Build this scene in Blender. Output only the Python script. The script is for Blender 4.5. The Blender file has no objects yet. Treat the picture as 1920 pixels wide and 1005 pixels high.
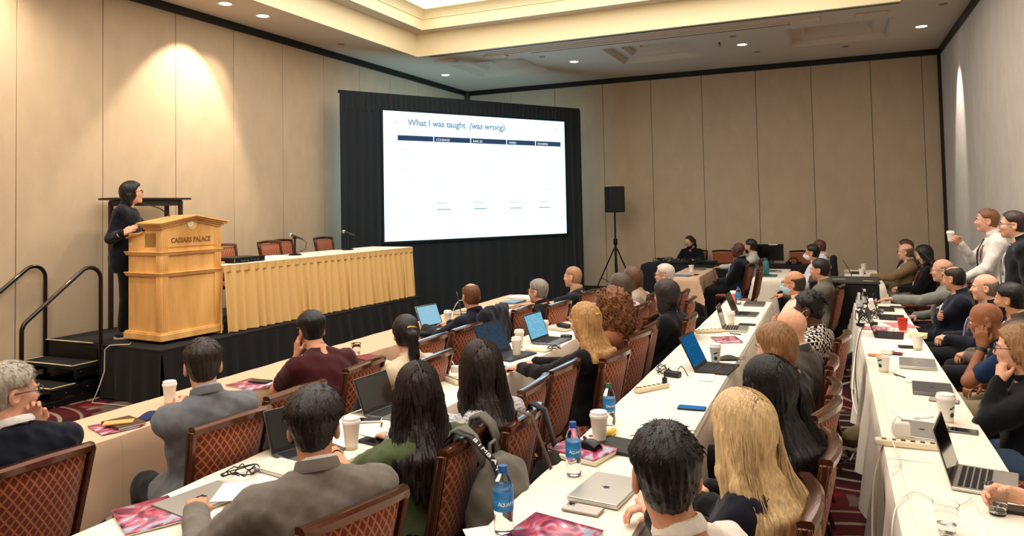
import bpy, bmesh, math, random
import numpy as np
from math import sin, cos, pi, radians as R_
from mathutils import Vector, Matrix

random.seed(7)
scene = bpy.context.scene
col = scene.collection

# ------------------------------------------------------------------ camera
CH = 1.9                                             # eye height
FPX, YAW, PITCH, ROLL, PY0 = 1375.95, 0.411479, 0.0391285, -0.0199908, 334.32
_f = np.array([-sin(YAW)*cos(PITCH), cos(YAW)*cos(PITCH), sin(PITCH)])
_r0 = np.array([cos(YAW), sin(YAW), 0.0]); _u0 = np.cross(_r0, _f)
_r = _r0*cos(ROLL) + _u0*sin(ROLL); _u = -_r0*sin(ROLL) + _u0*cos(ROLL)
cd = bpy.data.cameras.new('camera')
cam = bpy.data.objects.new('camera', cd); col.objects.link(cam)
cam.matrix_world = Matrix(((_r[0], _u[0], -_f[0], 0), (_r[1], _u[1], -_f[1], 0), (_r[2], _u[2], -_f[2], CH), (0, 0, 0, 1)))
cd.sensor_width = 36; cd.sensor_fit = 'HORIZONTAL'
cd.lens = FPX*36/1920
cd.shift_y = -(502.5-PY0)/1920
cd.clip_start = 0.05
scene.camera = cam

def at(px, py, z):
    """the point of the horizontal plane at height z that the photograph shows at a pixel"""
    d = _f + (px-960)/FPX*_r - (py-PY0)/FPX*_u
    t = (z-CH)/d[2]
    return (float(d[0]*t), float(d[1]*t), z)

# ------------------------------------------------------------------ world, exposure
w = bpy.data.worlds.new('world'); scene.world = w; w.use_nodes = True
w.node_tree.nodes['Background'].inputs[0].default_value = (1.0, 0.9, 0.78, 1)
w.node_tree.nodes['Background'].inputs[1].default_value = 0.02
scene.view_settings.view_transform = 'Standard'
scene.view_settings.look = 'None'
scene.view_settings.exposure = 0.08
scene.view_settings.gamma = 1.0
scene.view_settings.use_curve_mapping = False
TRAY_GLOW = 3.1            # luminous panel of the ceiling tray
DOWN_W = 14.0              # watts of a ceiling downlight
WASH_W = 260.0              # watts of a wall-washing downlight
SCREEN_GLOW = 2.5

# ------------------------------------------------------------------ materials
def lin(c):
    return tuple((v/255.0)**2.2 for v in c) + (1.0,)
_M = {}
def mat(name, c, rough=0.6, metal=0.0, var=0.0, vscale=(20, 20, 20), bump=0.0, bscale=200.0, bdist=0.002, spec=0.5, coat=0.0,
        trans=0.0, ior=1.45, emit=None, estr=0.0, sheen=0.0, alpha=1.0, aniso=None, c2=None):
    if name in _M: return _M[name]
    m = bpy.data.materials.new(name); m.use_nodes = True; _M[name] = m
    nt = m.node_tree; b = nt.nodes['Principled BSDF']
    L = nt.links.new; N = nt.nodes.new
    b.inputs['Base Color'].default_value = lin(c)
    b.inputs['Roughness'].default_value = rough
    b.inputs['Metallic'].default_value = metal
    b.inputs['Specular IOR Level'].default_value = spec
    b.inputs['Coat Weight'].default_value = coat
    b.inputs['Transmission Weight'].default_value = trans
    b.inputs['IOR'].default_value = ior
    b.inputs['Sheen Weight'].default_value = sheen
    b.inputs['Alpha'].default_value = alpha
    if emit is not None:
        b.inputs['Emission Color'].default_value = lin(emit); b.inputs['Emission Strength'].default_value = estr
    if var > 0 or bump > 0:
        tc = N('ShaderNodeTexCoord')
    if var > 0:
        mp = N('ShaderNodeMapping'); mp.inputs['Scale'].default_value = vscale
        L(tc.outputs['Object'], mp.inputs[0])
        n = N('ShaderNodeTexNoise'); n.inputs['Scale'].default_value = 1.0; n.inputs['Detail'].default_value = 4
        L(mp.outputs[0], n.inputs['Vector'])
        rp = N('ShaderNodeMix'); rp.data_type = 'RGBA'
        ca = lin(c2) if c2 else lin(tuple(max(0, v*(1-var)) for v in c))
        cb = lin(tuple(min(255, v*(1+var*0.6)) for v in c))
        rp.inputs['A'].default_value = ca; rp.inputs['B'].default_value = cb
        mr = N('ShaderNodeMapRange'); mr.inputs[1].default_value = 0.3; mr.inputs[2].default_value = 0.7
        L(n.outputs['Fac'], mr.inputs[0]); L(mr.outputs[0], rp.inputs['Factor'])
        L(rp.outputs['Result'], b.inputs['Base Color'])
    if bump > 0:
        n2 = N('ShaderNodeTexNoise'); n2.inputs['Scale'].default_value = bscale; n2.inputs['Detail'].default_value = 3
        if aniso:
            mp2 = N('ShaderNodeMapping'); mp2.inputs['Scale'].default_value = aniso
            L(tc.outputs['Object'], mp2.inputs[0]); L(mp2.outputs[0], n2.inputs['Vector'])
        else:
            L(tc.outputs['Object'], n2.inputs['Vector'])
        bp = N('ShaderNodeBump'); bp.inputs['Strength'].default_value = bump; bp.inputs['Distance'].default_value = bdist
        L(n2.outputs['Fac'], bp.inputs['Height']); L(bp.outputs[0], b.inputs['Normal'])
    return m

def emit_mat(name, c, s):
    if name in _M: return _M[name]
    m = bpy.data.materials.new(name); m.use_nodes = True; _M[name] = m
    nt = m.node_tree; nt.nodes.clear()
    e = nt.nodes.new('ShaderNodeEmission'); o = nt.nodes.new('ShaderNodeOutputMaterial')
    e.inputs[0].default_value = lin(c); e.inputs[1].default_value = s
    nt.links.new(e.outputs[0], o.inputs[0])
    return m

# ------------------------------------------------------------------ mesh helpers
def rotz(a): return np.array([[cos(a), -sin(a), 0], [sin(a), cos(a), 0], [0, 0, 1.0]])
def rotx(a): return np.array([[1.0, 0, 0], [0, cos(a), -sin(a)], [0, sin(a), cos(a)]])
def roty(a): return np.array([[cos(a), 0, sin(a)], [0, 1.0, 0], [-sin(a), 0, cos(a)]])
def frame(d, up=(0, 0, 1)):
    d = np.asarray(d, float); d = d/np.linalg.norm(d); up = np.asarray(up, float)
    if abs(d@up) > 0.98: up = np.array([0, 1.0, 0])
    x = np.cross(up, d); x /= np.linalg.norm(x); y = np.cross(d, x)
    return x, y, d
class MB:
    """collects shapes; build() links them as ONE mesh object"""
    def __init__(s): s.v = []; s.f = []; s.m = []; s.mi = 0
    def add(s, vs, fs):
        o = len(s.v); s.v += [tuple(float(t) for t in v) for v in vs]; s.f += [tuple(i+o for i in f) for f in fs]; s.m += [s.mi]*len(fs); return s
    def box(s, c, d, M=None):
        c = np.asarray(c, float); h = np.asarray(d, float)/2
        vs = [np.array((x, y, z))*h for x in (-1, 1) for y in (-1, 1) for z in (-1, 1)]
        if M is not None: vs = [M@v for v in vs]
        return s.add([v+c for v in vs], [(0, 1, 3, 2), (4, 6, 7, 5), (0, 4, 5, 1), (2, 3, 7, 6), (0, 2, 6, 4), (1, 5, 7, 3)])
    def prism(s, poly, z0, z1):
        n = len(poly); a = sum(poly[i][0]*poly[(i+1) % n][1]-poly[(i+1) % n][0]*poly[i][1] for i in range(n))
        if a < 0: poly = poly[::-1]
        vs = [(x, y, z0) for x, y in poly]+[(x, y, z1) for x, y in poly]
        return s.add(vs, [tuple(range(n))[::-1], tuple(range(n, 2*n))]+[(i, (i+1) % n, n+(i+1) % n, n+i) for i in range(n)])
    def cyl(s, a, b, r1, r2=None, n=12, caps=True):
        r2 = r1 if r2 is None else r2; a = np.asarray(a, float); b = np.asarray(b, float); x, y, d = frame(b-a)
        vs = [a+r1*(cos(t)*x+sin(t)*y) for t in np.linspace(0, 2*pi, n, False)]+[b+r2*(cos(t)*x+sin(t)*y) for t in np.linspace(0, 2*pi, n, False)]
        fs = [(i, (i+1) % n, n+(i+1) % n, n+i) for i in range(n)]
        if caps: fs += [tuple(range(n))[::-1], tuple(range(n, 2*n))]
        return s.add(vs, fs)
    def tube(s, pts, r, n=8, caps=True):
        P = [np.asarray(p, float) for p in pts]; m = len(P); rr = r if hasattr(r, '__len__') else [r]*m
        up = np.array([0.0, 0, 1]); vs = []; x = None
        for i in range(m):
            d = P[min(i+1, m-1)]-P[max(i-1, 0)]; d = d/(np.linalg.norm(d)+1e-9)
            if x is None: x, y, _ = frame(d)
            else:
                x = x-d*(x@d); x /= np.linalg.norm(x)+1e-9; y = np.cross(d, x)
            vs += [P[i]+rr[i]*(cos(t)*x+sin(t)*y) for t in np.linspace(0, 2*pi, n, False)]
        fs = [(i*n+j, i*n+(j+1) % n, (i+1)*n+(j+1) % n, (i+1)*n+j) for i in range(m-1) for j in range(n)]
        if caps: fs += [tuple(range(n))[::-1], tuple(range((m-1)*n, m*n))]
        return s.add(vs, fs)
    def lathe(s, prof, n=24, c=(0, 0, 0)):
        c = np.asarray(c, float); vs = []; m = len(prof)
        for r, z in prof: vs += [c+np.array((r*cos(t), r*sin(t), z)) for t in np.linspace(0, 2*pi, n, False)]
        fs = [(i*n+j, i*n+(j+1) % n, (i+1)*n+(j+1) % n, (i+1)*n+j) for i in range(m-1) for j in range(n)]
        if prof[0][0] > 1e-5: fs.append(tuple(range(n))[::-1])
        if prof[-1][0] > 1e-5: fs.append(tuple(range((m-1)*n, m*n)))
        return s.add(vs, fs)
    def grid(s, fn, nu, nv, flip=False):
        vs = [fn(i/nu, j/nv) for i in range(nu+1) for j in range(nv+1)]
        k = nv+1
        fs = [(i*k+j, (i+1)*k+j, (i+1)*k+j+1, i*k+j+1) for i in range(nu) for j in range(nv)]
        if flip: fs = [f[::-1] for f in fs]
        return s.add(vs, fs)
    def mesh(s, name, smooth=None):
        me = bpy.data.meshes.new(name); me.from_pydata(s.v, [], s.f)
        if smooth is not None:
            me.polygons.foreach_set('use_smooth', [True]*len(me.polygons))
            if smooth < 179: me.set_sharp_from_angle(angle=R_(smooth))
        return me
    def build(s, name, m, parent=None, smooth=None, bevel=0.0, seg=2, thick=0.0, weld=False):
        me = s.mesh(name, smooth)
        for mm in (m if isinstance(m, (list, tuple)) else [m]): me.materials.append(mm)
        if isinstance(m, (list, tuple)): me.polygons.foreach_set('material_index', s.m)
        o = bpy.data.objects.new(name, me); col.objects.link(o)
        if parent is not None: o.parent = parent
        if thick:
            md = o.modifiers.new('solid', 'SOLIDIFY'); md.thickness = thick; md.offset = 0
        if bevel:
            md = o.modifiers.new('bevel', 'BEVEL'); md.width = bevel; md.segments = seg; md.limit_method = 'ANGLE'; md.angle_limit = R_(40)
            md.harden_normals = False
            if smooth is None:
                me.polygons.foreach_set('use_smooth', [True]*len(me.polygons)); me.set_sharp_from_angle(angle=R_(35))
        return o

def tag(o, label, cat, group=None):
    o['label'] = label; o['category'] = cat
    if group: o['group'] = group
    return o
def thing(name, label, cat, loc=(0, 0, 0), rz=0.0, group=None):
    o = bpy.data.objects.new(name, None); col.objects.link(o); o.empty_display_size = 0.1
    o.location = loc; o.rotation_euler = (0, 0, rz)
    return tag(o, label, cat, group)
def struct(o): o['kind'] = 'structure'; return o
def copy_tree(o, parent=None):
    c = o.copy(); col.objects.link(c); c.parent = parent
    for ch in list(o.children): copy_tree(ch, c)
    return c
def text(name, body, size, m, parent, loc, rot, extrude=0.0008, align='LEFT', shear=0.0, xs=1.0, space=1.0, bold=0.0):
    cu = bpy.data.curves.new(name, 'FONT'); cu.body = body; cu.size = size; cu.extrude = extrude; cu.align_x = align; cu.shear = shear
    cu.space_character = space; cu.resolution_u = 3; cu.offset = bold
    t = bpy.data.objects.new(name, cu); col.objects.link(t)
    me = bpy.data.meshes.new_from_object(t)
    bpy.data.objects.remove(t)
    me.materials.clear(); me.materials.append(m)
    o = bpy.data.objects.new(name, me); col.objects.link(o); o.parent = parent; o.location = loc; o.rotation_euler = rot; o.scale = (xs, 1, 1)
    return o
# ================================================================== the room
XL, XR, YB, YN, CZ = -8.02, 1.93, 15.72, -3.2, 4.70
def wall_mat(name, c):
    m = mat(name, c, 0.9, var=0.03, vscale=(5, 5, 3), bump=0.55, bscale=330, bdist=0.004, spec=0.15)
    return m
WALLM = wall_mat('wall_fabric', (190, 171, 145))
SEAM = mat('wall_seam', (92, 74, 52), 0.9)
BLACKTRIM = mat('black_trim', (20, 19, 18), 0.5)
CEILM = mat('ceiling_paint', (204, 190, 172), 0.9, bump=0.2, bscale=160)
CREAM = mat('tray_cream_paint', (250, 236, 196), 0.85)

def carpet():
    m = bpy.data.materials.new('carpet'); m.use_nodes = True
    nt = m.node_tree; L = nt.links.new; N = nt.nodes.new; b = nt.nodes['Principled BSDF']
    b.inputs['Roughness'].default_value = 0.95; b.inputs['Specular IOR Level'].default_value = 0.1
    tc = N('ShaderNodeTexCoord')
    def math_(op, a, b_=None, c=None):
        n = N('ShaderNodeMath'); n.operation = op
        for i, v in enumerate((a, b_, c)):
            if v is None: continue
            if isinstance(v, (int, float)): n.inputs[i].default_value = v
            else: L(v, n.inputs[i])
        return n.outputs[0]
    def ss(x, e0, e1):
        n = N('ShaderNodeMapRange'); n.interpolation_type = 'SMOOTHSTEP'; n.inputs[1].default_value = e0; n.inputs[2].default_value = e1
        L(x, n.inputs[0]); return n.outputs[0]
    def mix(f, a, b_):
        n = N('ShaderNodeMix'); n.data_type = 'RGBA'
        if isinstance(f, (int, float)): n.inputs['Factor'].default_value = f
        else: L(f, n.inputs['Factor'])
        for k, v in (('A', a), ('B', b_)):
            if isinstance(v, tuple): n.inputs[k].default_value = v
            else: L(v, n.inputs[k])
        return n.outputs['Result']
    nz = N('ShaderNodeTexNoise'); nz.inputs['Scale'].default_value = 1.1; L(tc.outputs['Object'], nz.inputs['Vector'])
    # medallions on a lattice
    v = N('ShaderNodeTexVoronoi'); v.inputs['Scale'].default_value = 0.52; v.inputs['Randomness'].default_value = 0.35; L(tc.outputs['Object'], v.inputs['Vector'])
    d = v.outputs['Distance']
    rings = math_('ABSOLUTE', math_('SINE', math_('MULTIPLY', d, 34.0)))
    ringline = ss(rings, 0.92, 0.985)
    inzone = ss(d, 0.62, 0.60)
    inzone = math_('MULTIPLY', ss(d, 0.30, 0.33), math_('SUBTRACT', 1.0, ss(d, 0.50, 0.52)))
    # spokes around each medallion
    sp = N('ShaderNodeSeparateXYZ'); va = N('ShaderNodeVectorMath'); va.operation = 'SUBTRACT'
    mpos = N('ShaderNodeVectorMath'); mpos.operation = 'SCALE'; L(v.outputs['Position'], mpos.inputs[0]); mpos.inputs['Scale'].default_value = 1.0
    L(tc.outputs['Object'], va.inputs[0]); L(mpos.outputs[0], va.inputs[1]); L(va.outputs[0], sp.inputs[0])
    ang = math_('ARCTAN2', sp.outputs[1], sp.outputs[0])
    spokes = ss(math_('ABSOLUTE', math_('SINE', math_('MULTIPLY', ang, 9.0))), 0.93, 0.985)
    # small net of beige loops
    v2 = N('ShaderNodeTexVoronoi'); v2.feature = 'DISTANCE_TO_EDGE'; v2.inputs['Scale'].default_value = 8.5; L(tc.outputs['Object'], v2.inputs['Vector'])
    net = math_('SUBTRACT', 1.0, ss(v2.outputs['Distance'], 0.05, 0.10))
    core = math_('SUBTRACT', 1.0, ss(d, 0.26, 0.28))
    outer = ss(d, 0.54, 0.56)
    v3 = N('ShaderNodeTexVoronoi'); v3.feature = 'DISTANCE_TO_EDGE'; v3.inputs['Scale'].default_value = 2.2; L(tc.outputs['Object'], v3.inputs['Vector'])
    big = math_('SUBTRACT', 1.0, ss(v3.outputs['Distance'], 0.04, 0.07))
    v4 = N('ShaderNodeTexVoronoi'); v4.inputs['Scale'].default_value = 2.6; L(tc.outputs['Object'], v4.inputs['Vector'])
    reds = ss(v4.outputs['Distance'], 0.36, 0.30)
    burg, dark, red, beige, grey = lin((84, 32, 36)), lin((40, 28, 30)), lin((128, 30, 38)), lin((158, 142, 124)), lin((110, 98, 90))
    c = mix(ss(nz.outputs['Fac'], 0.42, 0.58), burg, dark)
    c = mix(math_('MULTIPLY', outer, reds), c, red)
    c = mix(math_('MULTIPLY', core, 0.75), c, dark)
    c = mix(math_('MULTIPLY', net, core), c, grey)
    c = mix(math_('MULTIPLY', ringline, inzone), c, beige)
    c = mix(math_('MULTIPLY', math_('MULTIPLY', spokes, outer), 0.8), c, beige)
    c = mix(math_('MULTIPLY', math_('MULTIPLY', big, outer), 0.8), c, grey)
    fine = N('ShaderNodeTexNoise'); fine.inputs['Scale'].default_value = 260; L(tc.outputs['Object'], fine.inputs['Vector'])
    c = mix(math_('MULTIPLY', fine.outputs['Fac'], 0.5), c, dark)
    L(c, b.inputs['Base Color'])
    bp = N('ShaderNodeBump'); bp.inputs['Strength'].default_value = 0.6; bp.inputs['Distance'].default_value = 0.004
    L(fine.outputs['Fac'], bp.inputs['Height']); L(bp.outputs[0], b.inputs['Normal'])
    return m
struct(MB().box(((XL+XR)/2, (YB+YN)/2, -0.06), (XR-XL+0.5, YB-YN+0.5, 0.12)).build('floor', carpet()))

# walls: a backing slab with upholstered panels set on it, narrow dark seams between
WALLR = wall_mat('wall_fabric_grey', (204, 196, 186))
def wall(name, p0, p1, seams, nrm, pm=None):
    """p0->p1 along the wall, seams = distances along it, nrm = inward normal"""
    p0 = np.array(p0, float); p1 = np.array(p1, float); ln = np.linalg.norm(p1-p0); t = (p1-p0)/ln; n = np.array(nrm, float)
    M = np.array([[t[0], n[0], 0], [t[1], n[1], 0], [0, 0, 1.0]])
    c = (p0+p1)/2
    w_ = struct(MB().box((*(c-n*0.075), (CZ+0.06)/2), (ln, 0.10, CZ+0.06), M).build(name, SEAM))
    e = [0]+[s for s in seams if 0.05 < s < ln-0.05]+[ln]
    for a, b in zip(e[:-1], e[1:]):
        m_ = p0+t*(a+b)/2
        p = MB().box((*(m_-n*0.0125), CZ/2-0.0), (b-a-0.008, 0.025, CZ), M).build('panel', pm or WALLM, bevel=0.003, seg=1)
        p.parent = w_
    tr = struct(MB().box((*(c+n*0.02), CZ-0.055), (ln, 0.04, 0.11), M).build('trim_'+name.split('_')[1], BLACKTRIM))
    struct(MB().box((*(c+n*0.006), 0.06), (ln, 0.012, 0.12), M).build('baseboard_'+name.split('_')[1], mat('baseboard', (52, 40, 32), 0.6)))
    return w_
wall('wall_left', (XL, YN), (XL, YB), [s-YN for s in (-1.17, -0.13, 0.91, 1.95, 3.0, 4.04, 5.08, 6.1, 7.17, 8.21, 9.26, 10.3, 11.35, 12.39, 13.48, 14.5)], (1, 0))
wall('wall_back', (XL, YB), (XR, YB), [s-XL for s in (-6.85, -5.75, -4.62, -3.54, -2.46, -1.375, -0.32, 0.745, 1.62)], (0, -1))
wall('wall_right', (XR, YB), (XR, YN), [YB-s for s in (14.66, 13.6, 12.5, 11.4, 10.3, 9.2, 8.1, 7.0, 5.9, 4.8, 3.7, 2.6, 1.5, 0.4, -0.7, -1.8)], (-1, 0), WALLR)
wall('wall_near', (XR, YN), (XL, YN), [1.1*i for i in range(1, 9)], (0, 1))
# corner post in the back left and back right corners
struct(MB().box((XL+0.05, YB-0.05, CZ/2), (0.10, 0.10, CZ)).build('trim_5', mat('corner_post', (70, 62, 54), 0.7)))
struct(MB().box((XR-0.03, YB-0.03, CZ/2), (0.05, 0.05, CZ)).build('trim_6', BLACKTRIM))

# ceiling with a rectangular tray opening and three stepped coffers towards the back wall
TX0, TX1, TY1, TY0 = -6.93, 0.97, 11.63, -2.2
cx0 = [(-6.82, -5.27), (-3.72, -2.17), (-0.61, 0.96)]; cy = (12.66, 14.22)
mb = MB()
ys = sorted({YN-0.2, TY0, TY1, cy[0], cy[1], YB+0.2}); xs = sorted({XL-0.2, TX0, TX1, XR+0.2, *[v for c in cx0 for v in c]})
for i in range(len(xs)-1):
    for j in range(len(ys)-1):
        mx, my = (xs[i]+xs[i+1])/2, (ys[j]+ys[j+1])/2
        if TX0 < mx < TX1 and TY0 < my < TY1: continue
        if cy[0] < my < cy[1] and any(a < mx < b for a, b in cx0): continue
        mb.add([(xs[i], ys[j], CZ), (xs[i], ys[j+1], CZ), (xs[i+1], ys[j+1], CZ), (xs[i+1], ys[j], CZ)], [(0, 1, 2, 3)])
ceil = struct(mb.build('ceiling', CEILM))
def ring(mb, x0, x1, y0, y1, z0, ix, z1):
    """sloped ring: from rectangle at z0 to the rectangle inset by ix at z1, facing down / in"""
    a = [(x0, y0, z0), (x1, y0, z0), (x1, y1, z0), (x0, y1, z0)]; b = [(x0+ix, y0+ix, z1), (x1-ix, y0+ix, z1), (x1-ix, y1-ix, z1), (x0+ix, y1-ix, z1)]
    mb.add(a+b, [(i, 4+i, 4+(i+1) % 4, (i+1) % 4) for i in range(4)])
for a, b in cx0:
    m2 = MB(); x0, x1, y0, y1, z = a, b, cy[0], cy[1], CZ
    for k in range(3):
        ring(m2, x0, x1, y0, y1, z, 0.03, z+0.10); x0 += 0.03; x1 -= 0.03; y0 += 0.03; y1 -= 0.03; z += 0.10
        if k < 2:
            ring(m2, x0, x1, y0, y1, z, 0.20, z); x0 += 0.20; x1 -= 0.20; y0 += 0.20; y1 -= 0.20
    m2.add([(x0, y0, z), (x0, y1, z), (x1, y1, z), (x1, y0, z)], [(0, 1, 2, 3)])
    o = m2.build('coffer', CEILM); o.parent = ceil
# raised square blocks on the ceiling band between the coffers and the tray
for bx, by in ((-6.62, 12.16), (-5.6, 12.2), (0.62, 12.2), (-0.3, 12.16)):
    o = MB().box((bx, by, CZ-0.02), (0.42, 0.22, 0.04)).build('block', CEILM, bevel=0.01); o.parent = ceil
# tray: lower fascia, soffit ledge, upper fascia, crown moulding, luminous panel
m3 = MB(); Z1 = CZ+0.41
ring(m3, TX0, TX1, TY0, TY1, CZ, 0.0, Z1)
f1 = m3.build('tray_fascia', CREAM); f1.parent = ceil
m3 = MB(); ring(m3, TX0, TX1, TY0, TY1, Z1, 0.27, Z1); o = m3.build('tray_soffit', CEILM); o.parent = ceil
i1 = 0.27; m3 = MB(); ring(m3, TX0+i1, TX1-i1, TY0+i1, TY1-i1, Z1, 0.0, Z1+0.19); o = m3.build('tray_upper_fascia', CREAM); o.parent = ceil
m3 = MB(); x = i1; z = Z1+0.19
for dx, dz in ((0.0, 0.0), (0.02, 0.0), (0.02, 0.02), (0.035, 0.05), (0.06, 0.085), (0.10, 0.115), (0.15, 0.13), (0.16, 0.15)):
    if dx or dz: ring(m3, TX0+i1+pd, TX1-i1-pd, TY0+i1+pd, TY1-i1-pd, z+pz, dx-pd, z+dz)
    pd, pz = dx, dz
o = m3.build('crown_moulding', CREAM); o.parent = ceil
q = i1+0.16; zz = Z1+0.34
o = MB().add([(TX0+q, TY0+q, zz), (TX0+q, TY1-q, zz), (TX1-q, TY1-q, zz), (TX1-q, TY0+q, zz)], [(0, 1, 2, 3)]).build('luminous_panel', emit_mat('tray_glow', (255, 241, 226), TRAY_GLOW)); o.parent = ceil
# folding-wall tracks in the ceiling
o = MB().box(((TX0+TX1)/2+0.1, TY1+0.10, CZ-0.002), (TX1-TX0-0.2, 0.035, 0.006)).build('track', BLACKTRIM); o.parent = ceil
o = MB().box((-2.6, TY1+0.70, CZ-0.002), (4.7, 0.02, 0.006)).build('track', mat('slot', (110, 96, 78), 0.8)); o.parent = ceil
for dx in (0.28, 0.42, 0.55): 
    o = MB().box((-2.9, TY1+dx, CZ-0.008), (5.6, 0.05, 0.016)).build('ceiling_strip', CEILM); o.parent = ceil

# downlights: recessed can with white lens + a lamp each
LENS = emit_mat('downlight_lens', (255, 246, 232), 14.0)
RIM = mat('downlight_rim', (235, 228, 215), 0.4)
def downlight(x, y, label, watts=DOWN_W, aim=None, spot=1.5, blend=0.5, group='ceiling downlights', c=(1.0, 0.80, 0.58)):
    t = thing('downlight', label, 'ceiling light', (x, y, CZ), 0, group)
    MB().lathe([(0.105, 0.0), (0.105, -0.006), (0.09, -0.012), (0.08, -0.008), (0.078, 0.0)], 24).build('rim', RIM, t, smooth=40)
    MB().lathe([(0.0, -0.006), (0.078, -0.005)], 24).build('lens', LENS, t)
    ld = bpy.data.lights.new('downlight_lamp', 'SPOT'); ld.energy = watts; ld.color = c; ld.spot_size = spot; ld.spot_blend = blend; ld.shadow_soft_size = 0.06
    lo = bpy.data.objects.new('downlight_lamp', ld); col.objects.link(lo); lo.parent = t; lo.location = (0, 0, -0.03)
    d = Vector(aim) if aim else Vector((0, 0, -1)); lo.rotation_euler = d.to_track_quat('-Z', 'Y').to_euler()
    return t
downlight(-7.36, 13.48, 'round ceiling downlight in the back corner above the drapes')
downlight(-4.51, 13.46, 'round ceiling downlight between the first two stepped coffers')
downlight(-1.38, 13.48, 'round ceiling downlight beside the small ceiling sprinkler')
downlight(1.41, 13.5, 'round ceiling downlight nearest the corner, washing the right wall', WASH_W*1.3, aim=(0.36, 0.16, -1), spot=0.66, blend=0.6, c=(1.0, 0.90, 0.80))
downlight(-7.36, 7.39, 'round ceiling downlight above the speaker, flat white lens', WASH_W*1.3, aim=(-0.36, -0.10, -1), spot=1.25, blend=0.35)
downlight(-7.36, 8.1, 'tilted ceiling downlight with open reflector beside the cream tray', WASH_W*0.45, aim=(-0.3, -0.4, -1), spot=1.2, blend=0.5)
downlight(-7.38, 4.5, 'round ceiling downlight over the stage steps', WASH_W*0.9, aim=(-0.3, 0, -1), spot=2.3, blend=1.0)
downlight(-7.38, 2.2, 'round ceiling downlight over the near end of the left aisle', WASH_W*0.9, aim=(-0.3, 0, -1), spot=2.3, blend=1.0)
downlight(1.45, 7.2, 'round ceiling downlight over the standing men', WASH_W*1.5, aim=(0.3, 0, -1), spot=1.5, blend=0.8, c=(1.0, 0.93, 0.87))
downlight(1.45, 2.0, 'round ceiling downlight over the near end of the right aisle', WASH_W*1.3, aim=(0.3, 0, -1), spot=1.5, blend=0.8, c=(1.0, 0.93, 0.87))
# sprinkler and small ceiling discs
t = thing('sprinkler', 'small metal sprinkler head hanging from the ceiling', 'sprinkler', (-1.72, 13.1, CZ))
MB().cyl((0, 0, 0), (0, 0, -0.05), 0.02).build('body', mat('sprinkler_metal', (120, 112, 100), 0.35, 0.8), t, smooth=40)
MB().lathe([(0.0, -0.075), (0.035, -0.07), (0.035, -0.066), (0.0, -0.06)], 12).build('deflector', _M['sprinkler_metal'], t)
for i, (a, b) in enumerate(((-1.45, 12.75), (-1.2, 14.3), (0.3, 14.6), (1.55, 12.1), (-4.9, 12.75), (-7.5, 10.1))):
    tag(MB().lathe([(0.0, -0.012), (0.05, -0.01), (0.06, 0.0)], 16, (a, b, CZ)).build('ceiling_disc', mat('disc_metal', (140, 126, 108), 0.5, 0.4), smooth=40),
        'small flush metal disc in the ceiling '+('beside the middle downlight', 'near the sprinkler by the back wall', 'by the third coffer and back wall', 'near the corner downlight', 'by the second downlight', 'over the left wall side')[i], 'ceiling fitting', 'flush ceiling discs')
# ================================================================== stage
SZ = 0.55
BLK = mat('black_fabric', (13, 13, 16), 0.85, bump=0.3, bscale=300, sheen=0.04)
BLKC = mat('stage_carpet', (24, 24, 26), 0.95, bump=0.4, bscale=400)
BLKM = mat('black_metal', (22, 22, 24), 0.42, 0.3, bump=0.05)
STRIP = mat('nosing_strip', (206, 190, 158), 0.5)
t = thing('stage', 'low black carpeted stage platform with black skirt along the left wall', 'stage', (0, 0, 0))
poly = [(-7.98, 5.41), (-6.15, 5.31), (-5.93, 9.9), (-7.98, 9.95)]
MB().prism(poly, SZ-0.06, SZ).build('deck', BLKC, t, bevel=0.008)
def pleats(p0, p1, z0, z1, pitch, amp, nz=6, flare=0.0, seed=1, sag=0.0, jit=0.35, sharp=1.0):
    """a hanging pleated cloth between two floor points; returns an MB"""
    rnd = random.Random(seed); p0 = np.array(p0, float); p1 = np.array(p1, float); ln = np.linalg.norm(p1-p0); t_ = (p1-p0)/ln; n = np.array([t_[1], -t_[0]])
    k = max(2, int(ln/pitch)); nu = k*8; ph = np.cumsum([rnd.uniform(1-jit, 1+jit) for _ in range(nu+1)]); ph = ph/ph[-1]*k*2*pi
    am = [amp*rnd.uniform(0.6, 1.25) for _ in range(k+2)]; dr = [rnd.uniform(-1, 1) for _ in range(k+2)]
    def fn(u, v):
        i = int(round(u*nu)); a = ph[i]; j = int(a/(2*pi)); h = 1-v
        s_ = sin(a); s_ = math.copysign(abs(s_)**sharp, s_)
        o = s_*am[j]*(0.25+0.75*v**0.7)+flare*v
        p = p0+t_*(u*ln+dr[j]*0.25*pitch*v*(1 if 0 < u < 1 else 0))+n*o
        return (p[0], p[1], z1-(z1-z0)*v)
    return MB().grid(fn, nu, nz)
pleats((-6.13, 5.31), (-5.91, 9.9), 0.01, SZ-0.03, 0.21, 0.020, flare=0.05, seed=3).build('skirt', BLK, t, smooth=60)
pleats((-7.05, 5.36), (-6.13, 5.30), 0.01, SZ-0.03, 0.22, 0.012, flare=0.02, seed=4).build('skirt', BLK, t, smooth=60)
pleats((-5.91, 9.9), (-7.98, 9.95), 0.01, SZ-0.03, 0.2, 0.015, flare=0.02, seed=5).build('skirt', BLK, t, smooth=60)

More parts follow.
